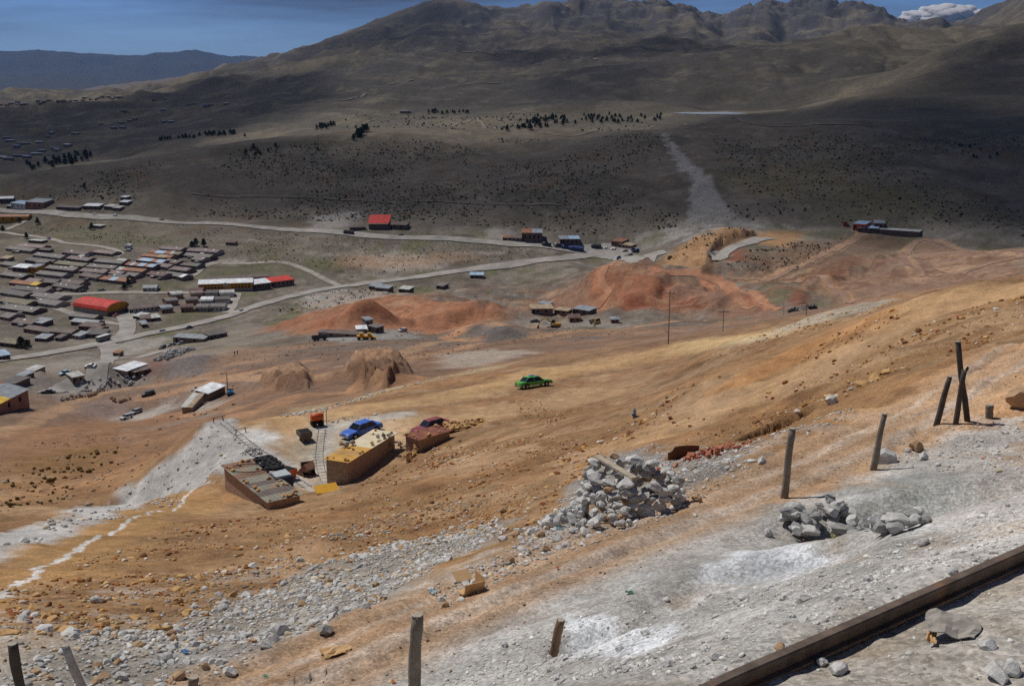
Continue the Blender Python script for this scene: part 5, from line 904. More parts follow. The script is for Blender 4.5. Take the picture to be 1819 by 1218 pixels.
big = house('orange walled house with pale blue roof at the works on the right', 1515, 409, 1536, 413, 13, 6, 'blue', 'orange', 'shed', name='works_house', cat='house', wins=3, rise=.8); house('long low blue roofed shed in front of the right hand works', 1524, 412, 1560, 414, 7, 3.6, 'blue', 'dark', 'shed', name='shed', cat='shed', wins=4); house('zinc roofed shed behind the right hand works', 1552, 407, 1570, 407, 8, 5, 'zinc', 'dark', 'shed', name='shed', cat='shed', wins=2); house('dark blue walled compound of the right hand works', 1561, 415, 1632, 421, 16, 2.6, 'pale', 'dark', 'flat', name='compound', cat='compound', wins=0)
house('small dark red hut left of the orange works house', 1498, 402, 1505, 402, 5, 4, 'maroon', 'red', 'flat', name='hut', cat='hut')
for q, rf, lab in [((655, 514, 670, 515), 'zinc', 'leftmost small shed below the main road'), ((667, 517, 690, 518), 'zinc', 'longer zinc shed below the main road'), ((708, 519, 726, 520), 'pale', 'pale shed behind the orange mound'), ((775, 513, 786, 514), 'grey', 'small grey shed behind the mound crest'), ((835, 494, 858, 495), 'blue', 'pale blue roofed shed above the mound')]: house(lab, *q, 6, 3, rf, 'dark', 'shed', name='shed', cat='shed', wins=1)
# works below the mounds
for q, dp, h, rf, wl, lab in [((566, 600, 640, 598), 4, 2.2, 'brown', 'brick', 'long low brick wall of the works by the yellow loaders'), ((634, 592, 652, 591), 6, 2.6, 'white', 'brick', 'white panelled roof at the works by the yellow loaders'), ((651, 584, 663, 583), 5, 6, 'zinc', 'grey', 'tall zinc hopper house at the grey works'), ((668, 592, 682, 590), 5, 4, 'grey', 'dark', 'grey crusher shed at the grey works'),
        ((944, 556, 982, 560), 9, 4, 'tan', 'brick', 'tan roofed mill shed above the excavator'), ((956, 545, 974, 547), 6, 3, 'zinc', 'dark', 'zinc roofed shed behind the tan mill shed'), ((985, 558, 1008, 559), 6, 2.6, 'tan', 'brick', 'low tan shed right of the mill shed'), ((1017, 559, 1046, 559), 8, 3.6, 'zinc', 'dark', 'zinc shed near the yellow truck'), ((1012, 573, 1032, 571), 7, 3, 'maroon', 'rbrick', 'dark red shed in front of the yellow truck'), ((1086, 574, 1100, 574), 4, 2.6, 'zinc', 'rbrick', 'small red hut with zinc roof right of the yellow truck'),
        ((308, 611, 362, 607), 7, 3.4, 'zinc', 'brick', 'long zinc roofed brick shed below the main road'), ((372, 604, 404, 597), 6, 3, 'dgrey', 'dark', 'dark sheds at the foot of the road bank'), ((226, 672, 262, 655), 7, 2.6, 'white', 'adobe', 'glaring white roofed shed beside the dark slope'), ((240, 672, 268, 658), 4, 2.2, 'brown', 'dark', 'brown lean to roof below the white shed'), ((130, 683, 150, 677), 6, 3, 'pale', 'adobe', 'pale roofed hut among the grey ruins'), ((46, 664, 62, 662), 6, 2.6, 'pale', 'adobe', 'cream roofed hut beside the salt pond'), ((30, 674, 42, 674), 5, 2.2, 'zinc', 'dark', 'tiny zinc roof left of the cream hut'), ((2, 688, 28, 694), 8, 3.2, 'dgrey', 'dark', 'dark grey shed above the striped barn'), ((201, 633, 212, 633), 4, 2.6, 'orange', 'brick', 'small kiosk at the lower road fork')]:
    house(lab, *q, dp*.85, h*.95, rf, wl, 'shed', name='works_shed', cat='shed', wins=2, rise=.5)
barn = house('large red brick barn with grey and yellow roof at the left edge', -20, 739, 53, 725, 13, 5.0, 'zinc', 'rbrick', 'gable', segs=[('zinc', .1), ('yellow', .42), ('zinc', .48)], name='brick_barn', cat='barn', wins=3); house('orange roofed shed behind the big brick barn', -10, 700, 12, 694, 7, 3, 'orange', 'brick', 'gable', name='shed', cat='shed')
# white shed and loading chute in the middle left
wh = house('tall white roofed shed with striped porch left of the tip', 349, 716, 371, 713, 6, 4.2, 'white', 'dark', 'shed', name='white_shed', cat='shed', rise=1.2, wins=0); MB().box((1.7, -1.3, 1.7), (3.8, 2.6, .1), rx=.35).build('porch_roof', roofm('zinc'), wh); MB().box((1.8, -1.3, 1.76), (.5, 2.6, .1), rx=.35).build('roof_stripe', roofm('yellow'), wh)
ch = house('leaning cream and grey loading shed beside the white roofed shed', 324, 735, 341, 731, 9, 2.4, 'pale', 'adobe', 'shed', segs=[('pale', .5), ('tan', .5)], name='loading_shed', cat='shed', rise=1.6)
rubble_wall('roofless ruined brick walls by the two parked cars', [(195, 708), (207, 714), (222, 712), (234, 708)], 1.6, 'bb', 'ruined_wall', (.6, 1.0), 1.2, jit=.25)
rubble_wall('long dark boundary wall below the grey ruins', [(108, 712), (140, 706), (170, 700), (190, 694)], 1.4, 'bd', 'boundary_wall', (.8, 1.2), .9, jit=.2); rubble_wall('tumbled grey ruins beside the lower road end', [(150, 690), (180, 683), (215, 678), (245, 676)], 1.2, 'gd', 'ruins', (.8, 1.6), .7, jit=3.0, cat='ruins')
rubble_wall('dark rocky outcrop below the parked cars at the road bank', [(285, 640), (305, 632), (330, 624)], 2.0, 'd', 'rock_outcrop', (1.2, 2.6), .5, jit=3.5, cat='rocks')
# pole with drum
def utility_pole(label, u, v, top_v, arm=True, name='utility_pole', r=.1):
    p = Vector(hit(u, v)); dx, dy, dz = ray(u, top_v); s = p.y/dy; h = s*dz-p.z; o = thing(name, label, 'pole', p); MB().tube([(0, 0, -.5), (0, 0, h)], [r, r*.7], 8).build('shaft', M_WOOD, o)
    if arm:
        MB().box((0, 0, h-.5), (1.8, .08, .1)).build('crossarm', M_WOOD, o)
        for sx in (-.9, -.4, .4, .9): MB().cyl((sx, 0, h-.34), .06, .18, 'Z', 6).build('insulator', M_WHITE, o)
    return o
utility_pole('wooden utility pole on the ochre road edge against the red hill', 1187, 611, 515); utility_pole('thin utility pole on the brown ground right of the tall one', 1284, 588, 548, r=.07); utility_pole('thin utility pole right of the red patches', 1391, 560, 522, r=.07); utility_pole('bare pole beside the blue drum', 405, 703, 664, False, 'bare_pole', .16); utility_pole('distant utility pole above the right ochre edge', 1432, 560, 538, r=.07)
x, y, z = hit(410, 702); o = thing('drum_cart', 'small cart with a bright blue drum by the bare pole', 'cart', (x, y, float(H(x, y))), .3); MB().tube([(-.8, 0, .9), (.8, 0, .9)], .6, 12).build('drum', mat('drum_blue', c8(62, 138, 206), .5), o); MB().span(-1.1, 1.1, -.5, .5, .2, .4).build('frame', M_DARK, o); MB().span(-.6, .9, .9, 2.0, .2, 1.5).build('engine', M_DARK, o)
for sx in (-.7, .7): MB().cyl((sx, -.6, .3), .3, .15, 'Y', 10).build('wheel', M_TYRE, o)
# vehicles
WHT = paint('white_body', (222, 224, 224)); DRK = paint('dark_body', (52, 54, 60)); SIL = paint('silver_body', (168, 172, 174)); REDB = paint('red_body', (150, 40, 36))
for lab, m_, q, wg in [('grey estate car parked left of the loading shed', SIL, (231, 738, 252, 729), True), ('white car just below the grey estate car', WHT, (216, 746, 233, 742), True), ('white car on the works road right of the hopper house', WHT, (707, 589, 722, 588), True), ('white pickup in front of the excavator', WHT, (973, 582, 978, 577), True), ('dark car above the excavator on the grey yard', DRK, (944, 572, 956, 572), False), ('silver car on the main road beside the grassy verge', SIL, (283, 591, 292, 589), False), ('white car on the main road near the lane mouth', WHT, (423, 555, 431, 552), False), ('dark car on the main road bend', DRK, (333, 584, 338, 583), False), ('dark van on the track below the road bank', DRK, (284, 621, 294, 617), True), ('cream car right of the dark van', SIL, (300, 615, 310, 613), False), ('grey car nearest the long zinc shed', SIL, (318, 612, 327, 610), False), ('dark red car parked by the hall', REDB, (201, 563, 211, 560), False), ('white car parked behind the hall gable', WHT, (212, 549, 223, 547), False), ('white car on the salt pond edge', WHT, (156, 652, 166, 652), False), ('pale blue car beside the salt pond', paint('pale_blue_body', (150, 190, 200)), (112, 665, 119, 663), False), ('dark estate car on the brown slope by the ruins', DRK, (256, 703, 271, 699), True), ('white car parked by the junction island', WHT, (1072, 441, 1081, 442), False), ('white van by the dull red roofed house', WHT, (1085, 443, 1094, 444), True), ('black car on the curve past the junction', DRK, (1118, 455, 1123, 455), False), ('dark car near the junction sheds', DRK, (1108, 447, 1114, 447), False), ('white car on the lane bend of the upper town', WHT, (222, 446, 232, 446), True), ('blue car on the upper town lane', paint('blue_b2', (60, 80, 150)), (84, 424, 90, 426), False), ('dark car at the lane end of the town', DRK, (143, 519, 151, 518), False), ('second dark car at the lane end of the town', DRK, (177, 517, 184, 517), False), ('white car on the upper road at the left', WHT, (165, 381, 171, 382), False), ('white van on the upper road below the pale roofs', WHT, (199, 384, 208, 384), True), ('red car far along the upper road', REDB, (282, 391, 291, 392), False), ('dark car in front of the depot', DRK, (708, 418, 716, 419), False), ('tiny dark car on the red ground', DRK, (1406, 552, 1412, 551), False), ('dark car at the right of the red patches', DRK, (1438, 546, 1446, 547), False), ('dark car on the road end below the junction', DRK, (82, 699, 89, 699), False)]:
    make_car(lab, m_, *q, detail=False, wagon=wg)
BT = paint('truck_blue', (36, 60, 120)); BT2 = paint('truck_bright', (30, 84, 190)); YT = paint('truck_yellow', (206, 150, 40))
for lab, mc, mb, q, tp, L in [('long dark blue lorry parked on the near side of the junction', BT, BT, (1009, 443, 1036, 447), False, 11), ('small dark blue lorry left of the long one', BT, BT, (1000, 441, 1007, 442), True, 6), ('bright blue tipper truck on the red hill edge', BT2, BT2, (1110, 463, 1094, 461), True, 7.5), ('blue lorry right of the adobe walls', BT, BT, (1137, 448, 1122, 446), True, 7), ('black lorry parked at the junction mouth', DRK, DRK, (1052, 439, 1066, 440), False, 7), ('brown lorry left of the shop', paint('brown_t', (96, 84, 72)), DRK, (964, 436, 977, 438), True, 6.5), ('grey lorry second left of the shop', SIL, DRK, (984, 438, 997, 439), True, 6.5), ('dark lorry on the upper road before the depot', DRK, paint('olive_t', (70, 66, 56)), (626, 416, 613, 415), True, 7.5), ('yellow and black dump truck at the mill sheds', YT, DRK, (1069, 577, 1047, 576), True, 9), ('dark lorry at the left end of the works wall', DRK, DRK, (573, 604, 562, 605), True, 6), ('white lorry in the upper town by the lane', WHT, WHT, (224, 441, 233, 442), False, 6)]:
    make_truck(lab, mc, mb, *q, L=L, tipper=tp)
a, b = hit(193, 604), hit(175, 609); o = thing('bus', 'white roofed bus turning at the road junction', 'bus', ((a[0]+b[0])/2, (a[1]+b[1])/2, float(H((a[0]+b[0])/2, (a[1]+b[1])/2))+.35), heading(b, a)); MB().span(-4, 4, -1.1, 1.1, .5, 2.5).build('body', mat('bus_grey', c8(120, 124, 120), .5), o, bevel=.1); MB().span(-4, 4, -1.05, 1.05, 2.52, 2.8).build('roof', M_WHITE, o); MB().span(-3.7, 3.7, -1.13, 1.13, 1.5, 2.2).build('window', M_GLASS, o)
for sx in (-2.6, 2.6):
    for sy in (-1, 1): MB().cyl((sx, sy, .5), .5, .3, 'Y', 10).build('wheel', M_TYRE, o)
# excavator and loaders
x, y, z = hit(987, 582); o = thing('excavator', 'yellow excavator reaching left over the yard', 'excavator', (x, y, float(H(x, y))), .15)
for sy in (-1.2, 1.2): MB().prism([(-2, .2), (-1.7, 0), (1.7, 0), (2, .2), (2, .7), (1.7, .9), (-1.7, .9), (-2, .7)], sy-.3, sy+.3).build('crawler', M_DARK, o)
MB().span(-1.6, 2.4, -1.3, 1.3, 1.0, 2.2).build('engine_deck', YT, o, bevel=.1); MB().span(-1.7, -.2, .2, 1.3, 2.2, 3.4).build('cab', M_DARK, o); MB().tube([(-1.5, -.3, 1.8), (-4.2, -.3, 4.6), (-6.2, -.3, 4.2)], [.35, .3, .25], 6).build('boom', YT, o); MB().tube([(-6.2, -.3, 4.3), (-8.0, -.3, 1.3)], [.25, .2], 6).build('stick', YT, o); MB().prism([(-8.6, .2), (-7.6, .1), (-7.5, 1.2), (-8.3, 1.3)], -.8, .2).build('bucket', M_STEEL, o)
for lab, u, v in (('left one of the two yellow loaders at the grey works', 643, 603), ('right one of the two yellow loaders at the grey works', 657, 603)):
    x, y, z = hit(u, v); o = thing('wheel_loader', lab, 'loader', (x, y, float(H(x, y))), .2); MB().span(-2, 1, -1, 1, .7, 1.8).build('body', M_YELLOWP, o, bevel=.1); MB().span(-.9, .4, -.8, .8, 1.8, 2.8).build('cab', M_YELLOWP, o); MB().prism([(1.2, .2), (2.5, .2), (2.3, 1.1), (1.3, 1.3)], -1.2, 1.2).build('bucket', M_YELLOWP, o)
    for sx in (-1.3, .9):
        for sy in (-1, 1): MB().cyl((sx, sy, .6), .6, .4, 'Y', 10).build('wheel', M_TYRE, o)
# people on the brown slope
def person(label, u, v, shirt, rz):
    x, y, z = hit(u, v); o = thing('person', label, 'person', (x, y, float(H(x, y))), rz)
    vs = [(0, 0, .95), (0, 0, 1.15), (0, 0, 1.42), (0, 0, 1.52), (0, 0, 1.66), (.2, 0, 1.42), (.27, .03, 1.15), (.25, .12, .92), (-.2, 0, 1.42), (-.27, -.03, 1.15), (-.25, .05, .9), (.1, 0, .9), (.12, .08, .5), (.12, .02, .06), (.12, .16, .04), (-.1, 0, .9), (-.12, -.06, .5), (-.12, -.14, .06), (-.12, 0, .04)]
    es = [(0, 1), (1, 2), (2, 3), (3, 4), (2, 5), (5, 6), (6, 7), (2, 8), (8, 9), (9, 10), (0, 11), (11, 12), (12, 13), (13, 14), (0, 15), (15, 16), (16, 17), (17, 18)]; rad = [.15, .16, .17, .07, .12, .08, .055, .04, .08, .055, .04, .1, .075, .05, .04, .1, .075, .05, .04]
    me = bpy.data.meshes.new('body'); me.from_pydata(vs, es, []); b = put('body', me, o); b.modifiers.new('skin', 'SKIN'); s = b.modifiers.new('sub', 'SUBSURF'); s.levels = 1; s.render_levels = 1
    for k, r in enumerate(rad): me.skin_vertices[0].data[k].radius = (r, r)
    me.skin_vertices[0].data[0].use_root = True; me.materials.append(shirt)
person('person in dark clothes walking on the brown slope, left one', 417, 631, mat('dark_cloth', c8(60, 52, 50), .9), .5); person('person in dark clothes walking on the brown slope, right one', 422, 630, mat('dark_cloth', c8(60, 52, 50), .9), .9)
# ------------------------------------------------------------------ foreground: posts, rail, stone ring, litter
def post(label, base, top, r0, r1=None, m=None, fork=None, zb=None, group=None, bend=0.02):
    p = Vector(hit(*base)) if zb is None else Vector(at_z(base[0], base[1], zb)); dx, dy, dz = ray(*top); s = p.y/dy; q = Vector((s*dx, p.y, s*dz)); d = q-p; r1 = r1 or r0*0.9
    o = thing('wooden_post', label, 'post', p, 0, group); n = 7; side = Vector((1, 0.3, 0)).normalized()
    pts = [d*(k/n)+side*bend*math.sin(k*1.1)*d.length*0.3 for k in range(n+1)]; pts[0] = -d*0.25
    MB().tube(pts, [r0+(r1-r0)*k/n+random.uniform(-.006, .006) for k in range(n+1)], 9).build('shaft', m or M_WOOD, o, True)
    MB().cyl(tuple(d*1.004), r1*0.96, 0.012, 'Z', 9).build('cut_end', mat('cut_wood', c8(168, 158, 142), .9, var=.2, scale=20), o)
    if fork:
        for f in fork: MB().tube([d*f[0], d*f[0]+Vector(f[1:])], [r1*.8, r1*.5], 7).build('branch', m or M_WOOD, o, True)
    return o
post('dark charred post at the bottom left corner', (40, 1245), (22, 1143), .062, .058, M_OLDW, zb=-7.3); post('bleached leaning post second from the left corner', (158, 1250), (115, 1146), .055, .05, M_PALEW, zb=-7.4); post('short grey stub at the bottom edge between the leaning and the tall posts', (342, 1240), (344, 1202), .065, .065, M_WOOD, zb=-7.5)
post('tall thick grey post at the bottom edge beside the track', (733, 1262), (741, 1092), .078, .07, M_WOOD, zb=-7.3); post('short brown stub leaning beside the white puddle', (982, 1166), (996, 1101), .062, .05, M_BWOOD)
post('grey post standing above the heap of dark boulders', (1393, 884), (1407, 761), .075, .068, M_WOOD); post('slender leaning post in the middle of the post row', (1551, 834), (1571, 735), .07, .06, M_WOOD); post('leaning post just left of the crossed poles', (1663, 755), (1687, 669), .07, .06, M_OLDW)
post('tallest pole of the crossed pair leaning left', (1718, 748), (1701, 607), .075, .065, M_OLDW); post('forked prop crossed against the tallest pole', (1697, 754), (1712, 660), .065, .055, M_OLDW, fork=[(.92, .10, 0, .22), (.85, -.02, 0, .25)]); post('low stub at the right end of the post row', (1757, 742), (1758, 719), .09, .09, M_WOOD)
# lengthwise rail
def long_rail():
    pts = RAILPTS; A = np.array(pts); n = len(A); z = np.full(n, -3.965)
    x0, y0, z0 = A[0][0], A[0][1], float(z[0]); T = np.gradient(A, axis=0); T /= np.linalg.norm(T, axis=1)[:, None]; Nn = np.c_[-T[:, 1], T[:, 0]]
    o = thing('rail', 'long rusty steel rail lying across the bottom right corner', 'rail', (x0, y0, z0))
    def part(name, prof, m):
        b = MB(); k = len(prof)
        for i in range(n):
            for w, h in prof: b.v.append((A[i][0]-x0+Nn[i][0]*w, A[i][1]-y0+Nn[i][1]*w, float(z[i])-z0+h))
        for i in range(n-1):
            for j in range(k): b.f.append((i*k+j, i*k+(j+1) % k, (i+1)*k+(j+1) % k, (i+1)*k+j))
        b.f += [tuple(range(k))[::-1], tuple((n-1)*k+j for j in range(k))]; b.build(name, m, o)
    part('head', [(-.042, .055), (-.034, .07), (.034, .07), (.042, .055), (.04, .035), (-.04, .035)], M_RAIL); part('web', [(-.016, .035), (.016, .035), (.016, -.05), (-.016, -.05)], M_RAIL); part('foot', [(-.065, -.05), (.065, -.05), (.065, -.075), (-.065, -.075)], M_RAIL)
long_rail()
# dry stone ring
p0 = Vector(hit(1118, 926)); dirv = Vector((p0.x, p0.y, 0)).normalized(); c0 = p0+dirv*1.0
ring = thing('stone_ring', 'round dry stone enclosure of grey rocks beside the track', 'enclosure', (c0.x, c0.y, float(p0.z)))
for k in range(7):
    hz = .05+.135*k; n = 19-k//3; ph = random.uniform(0, 1)
    for i in range(n):
        a = 2*math.pi*(i+ph+random.uniform(-.2, .2))/n; toward = math.cos(a-math.atan2(-dirv.y, -dirv.x)); left = math.cos(a-math.pi)
        if hz > 0.76+0.18*left-0.22*toward*0.5+random.uniform(-.12, .12): continue
        rr = 1.06-.035*k+random.uniform(-.06, .06); x, y = rr*math.cos(a), rr*math.sin(a); g = float(H(c0.x+x, c0.y+y))-p0.z
        stone(random.choices('gbd', (8, 1, 4))[0], (x, y, max(g, -.15)+hz), random.uniform(.22, .36), 'stone', ring, (1.15, .95, .85), a+1.57, .35)
for k in range(70):     # tumbled stones on its left flank
    a = random.uniform(2.6, 4.6); rr = 1.0+abs(random.gauss(0, .55)); x, y = rr*math.cos(a), rr*math.sin(a); s = random.uniform(.12, .3)
    stone('g' if random.random() < .9 else 'b', (x, y, float(H(c0.x+x, c0.y+y))-p0.z+max(0, .45-.35*(rr-1))*random.random()+s*.25), s, 'stone', ring)
for u, v, s in ((1060, 918, .42), (1112, 905, .36), (1040, 880, .28)): q = hit(u, v); stone('b', (q[0]-c0.x, q[1]-c0.y, q[2]-p0.z+.12), s, 'boulder', ring)
a, b = Vector(at_z(1060, 810, p0.z+.78)), Vector(at_z(1128, 850, p0.z+.84))
tag(MB().box((0, 0, 0), ((b-a).length, .14, .06)).build('plank', mat('plank_wood', c8(176, 162, 142), .9, var=.2, scale=8), None, loc=(a+b)/2, bevel=.008), 'weathered plank laid across the stone ring', 'plank').rotation_euler = (0, -math.asin((b-a).normalized().z), math.atan2((b-a).y, (b-a).x))
# heap of dark boulders below the post
hp = line([(1392, 935), (1440, 938), (1500, 945), (1560, 946), (1602, 938)], 5); x0, y0 = hp[0]; z0 = float(H(x0, y0)); heap = thing('boulder_heap', 'low wall of dark grey boulders below the grey post', 'boulders', (x0, y0, z0)); A = np.array(hp)
for k in range(95):
    f = random.random(); i = f*(len(A)-1); x, y = np.interp(i, range(len(A)), A[:, 0])+random.gauss(0, .10), np.interp(i, range(len(A)), A[:, 1])+random.gauss(0, .2); lay_ = random.random()**1.2
    stone('d' if random.random() < .72 else 'g', (x-x0, y-y0, float(H(x, y))-z0+.06+lay_*(.26-.08*f)), random.uniform(.18, .36), 'boulder', heap, (1.15, .9, .85))
# scattered bits: tin, board, bags
def bit(name, label, cat, u, v, mesh_m, lift=0.0, rz=0.0, rx=0.0):
    x, y, z = hit(u, v); o = put(name, mesh_m, None, (x, y, float(H(x, y))+lift)); o.rotation_euler = (rx, 0, rz); return tag(o, label, cat)
def crumple(sx, sy, h, m, seed, n=9, name='sheet'):
    rs = np.random.default_rng(seed); b = MB(); X, Y = np.meshgrid(np.linspace(-.5, .5, n), np.linspace(-.5, .5, n)); ox = rs.uniform(0, 50)
    Z = fbm(X*4+ox, Y*4+ox, 1.2, 3)*h+h*.5; kx = 1+.25*fbm(X*2+ox, Y*2, 1, 2)
    b.v = [(float(a*sx*k_), float(c*sy*k_), float(d)) for a, c, d, k_ in zip(X.ravel(), Y.ravel(), Z.ravel(), kx.ravel())]; b.f = [(i*n+j, i*n+j+1, (i+1)*n+j+1, (i+1)*n+j) for i in range(n-1) for j in range(n-1)]
    me = b.mesh(name, m); bm = bmesh.new(); bm.from_mesh(me); bmesh.ops.solidify(bm, geom=bm.faces[:], thickness=.006); bm.to_mesh(me); bm.free(); return me
M_CARD = mat('cardboard', c8(200, 164, 118), .9, var=.12, scale=6); M_PAPER = mat('grey_sacking', c8(158, 152, 142), .9, var=.15, scale=6)
bx = thing('cardboard_box', 'torn open cardboard box on the rubble edge', 'box', hit(836, 1052), .5)
for nm, c, d, rx in (('side', (0, -.14, .12), (.34, .012, .24), .25), ('side', (.17, .02, .14), (.012, .3, .28), 0), ('flap', (-.12, .05, .3), (.26, .2, .012), .5), ('base', (0, 0, .02), (.34, .28, .012), 0)): MB().box(c, d, rx=rx).build(nm, M_CARD, bx)
bit('cardboard_sheet', 'flattened tan cardboard lying on the track', 'cardboard', 598, 1160, crumple(.42, .26, .05, M_CARD, 3, name='cardboard_sheet'), .02, .4)
sk = thing('sacking', 'torn grey sacking in the bottom right corner', 'sack', hit(1690, 1128), -.4); put('cloth', crumple(.34, .3, .05, M_PAPER, 5), sk, (0, 0, .07)); put('strip', crumple(.06, .22, .03, M_CARD, 6), sk, (-.13, -.1, .03)); put('strip', crumple(.04, .16, .03, M_PAPER, 7), sk, (.06, -.2, .03))
for nm, lab, ct, u, v, sx, sy, col, sd in [('plastic_bag', 'orange plastic packet on grey gravel by the right edge', 'packet', 1745, 815, .16, .1, (220, 84, 40), 11), ('plastic_bag', 'dark green plastic scrap on the track edge', 'plastic', 1118, 1054, .16, .1, (30, 110, 84), 12), ('plastic_bag', 'red plastic scrap on the bank left of the track', 'plastic', 990, 1011, .1, .08, (206, 70, 60), 13), ('plastic_bag', 'blue plastic scrap among the grey rubble', 'plastic', 330, 1160, .2, .12, (58, 100, 160), 14),
                                           ('plastic_bag', 'light blue scrap under the cardboard box edge', 'plastic', 768, 1052, .16, .2, (150, 186, 196), 15), ('plastic_bag', 'orange peel coloured scrap by the thick post', 'plastic', 698, 1213, .1, .08, (232, 130, 60), 16), ('plastic_bag', 'pale green wrapper at the bottom of the rubble', 'plastic', 472, 1203, .12, .1, (150, 190, 150), 17), ('plastic_bag', 'bright green wrapper in the rubble', 'plastic', 210, 1206, .14, .08, (60, 150, 60), 18), ('plastic_bag', 'teal plastic scrap below the stone ring', 'plastic', 995, 940, .2, .1, (30, 150, 160), 19),
                                           ('plastic_bag', 'violet wrapper near the stub of the post row', 'plastic', 1765, 755, .2, .1, (150, 130, 180), 20), ('plastic_bag', 'pink wrapper under the dark boulders', 'plastic', 1425, 962, .1, .06, (210, 80, 110), 21), ('plastic_bag', 'yellow green wrapper under the dark boulders', 'plastic', 1480, 955, .1, .08, (190, 190, 90), 22), ('plastic_bag', 'white flat scrap right of the stone ring', 'paper', 1234, 916, .22, .1, (214, 214, 206), 23), ('plastic_bag', 'small blue scrap on the ochre rubble', 'plastic', 500, 1036, .2, .12, (60, 90, 160), 24), ('plastic_bag', 'green glassy scrap in the grey rubble', 'plastic', 594, 1052, .14, .1, (60, 170, 110), 25)]:
    bit(nm, lab, ct, u, v, crumple(sx*.62, sy*.62, .03, mat('litter_%d' % sd, c8(*[q*.75+38 for q in col]), .6, var=.1), sd, 6, nm), .02, sd*1.3)
M_RSHEET = mat('rust_panel', c8(110, 66, 44), .85, var=.25, scale=5)
x, y, z = hit(1214, 812); o = thing('rusty_sheet', 'curved rust brown sheet standing at the slope edge', 'sheet', (x, y, float(H(x, y))), .25)
b = MB(); b.v = [(xx, .12*math.sin((xx+.5)*3), zz*(1 if xx > -.35 else .6)) for zz in (-.1, .36) for xx in np.linspace(-.55, .55, 9)]; b.f = [(i, i+1, i+10, i+9) for i in range(8)]; me = b.mesh('panel', M_RSHEET); bm = bmesh.new(); bm.from_mesh(me); bmesh.ops.solidify(bm, geom=bm.faces[:], thickness=.015); bm.to_mesh(me); bm.free(); put('panel', me, o)
x, y, z = hit(1262, 806); o = thing('brick_rubble', 'reddish broken bricks heaped beside the rust brown sheet', 'rubble', (x, y, z)); mb_ = MB().box((0, 0, 0), (.2, .11, .08)).mesh('brick', mat('broken_brick', c8(176, 112, 88), .95, var=.2, scale=6))
for k in range(60):
    a, c = random.gauss(0, .42), random.gauss(0, .5); q = put('brick', mb_, o, (a, c, float(H(x+a, y+c))-z+random.uniform(.02, .14))); q.rotation_euler = (random.uniform(-.6, .6), random.uniform(-.6, .6), random.uniform(0, 6)); q.scale = [random.uniform(.5, 1.1)]*3
x, y, z = hit(1126, 741); o = thing('cairn', 'small blue grey cairn on the ochre slope', 'cairn', (x, y, float(H(x, y)))); M_BLG = mat('blue_grey', c8(104, 128, 142), .9, var=.2, scale=6)
for k in range(5): q = stone('d', (random.uniform(-.06, .06), random.uniform(-.05, .05), .1+.17*k), .62-.1*k, 'stone', o, (1, 1, .55), tilt=.15); q.data = q.data.copy(); q.data.materials[0] = M_BLG
# loose boulders one can pick out
for k, (u, v, s, kd, lab) in enumerate([(497, 1128, .40, 'g', 'largest round boulder in the grey rubble left of the track'), (577, 1124, .25, 'd', 'dark upright rock right of the round boulder'), (470, 1150, .2, 'g', 'grey rock leaning on the round boulder'), (1575, 822, .55, 'g', 'flat pale grey slab left of the ochre slab'), (1627, 800, .45, 'b', 'ochre slab resting on the pale grey slab'), (1640, 815, .3, 'g', 'small grey rock beside the ochre slab'), (1816, 725, .9, 'b', 'big brown boulder cut by the right edge'), (1425, 1068, .16, 'g', 'angular white rock on the salty ground'), (1320, 1065, .14, 'g', 'pale rock left of the angular white rock'), (1640, 968, .16, 'g', 'pale rock above the rail'), (1660, 985, .12, 'g', 'small rock right below the pale rock above the rail'), (1365, 952, .24, 'g', 'whitish block left of the dark boulders'), (1353, 823, .3, 'g', 'grey rock on the bank behind the grey post'), (1239, 890, .22, 'b', 'brown rock on the track right of the stone ring'), (893, 910, .3, 'b', 'rust brown rock on the ochre slope left of the ring'), (1010, 817, .4, 'b', 'rust brown rock on the slope above the stone ring'), (1755, 1150, .12, 'g', 'white pebble by the torn sacking'), (1770, 1205, .2, 'g', 'pale rock at the bottom right corner'), (1795, 1195, .16, 'g', 'whitish rock in the corner beside the pale rock'), (1490, 1195, .16, 'g', 'long pale stone under the rail'), (1460, 1180, .1, 'g', 'small pale stone beside the long one under the rail'), (831, 1032, .1, 'd', 'dark square rock near the cardboard box'), (662, 978, .22, 'g', 'grey rock high in the mixed rubble'), (1385, 1157, .12, 'b', 'brown clod on top of the rail end')]):
    x, y, z = hit(u, v); tag(stone(kd, (x, y, float(H(x, y))+s*.22), s, 'rock', None, (1.1, .95, .9)), lab, 'rock')

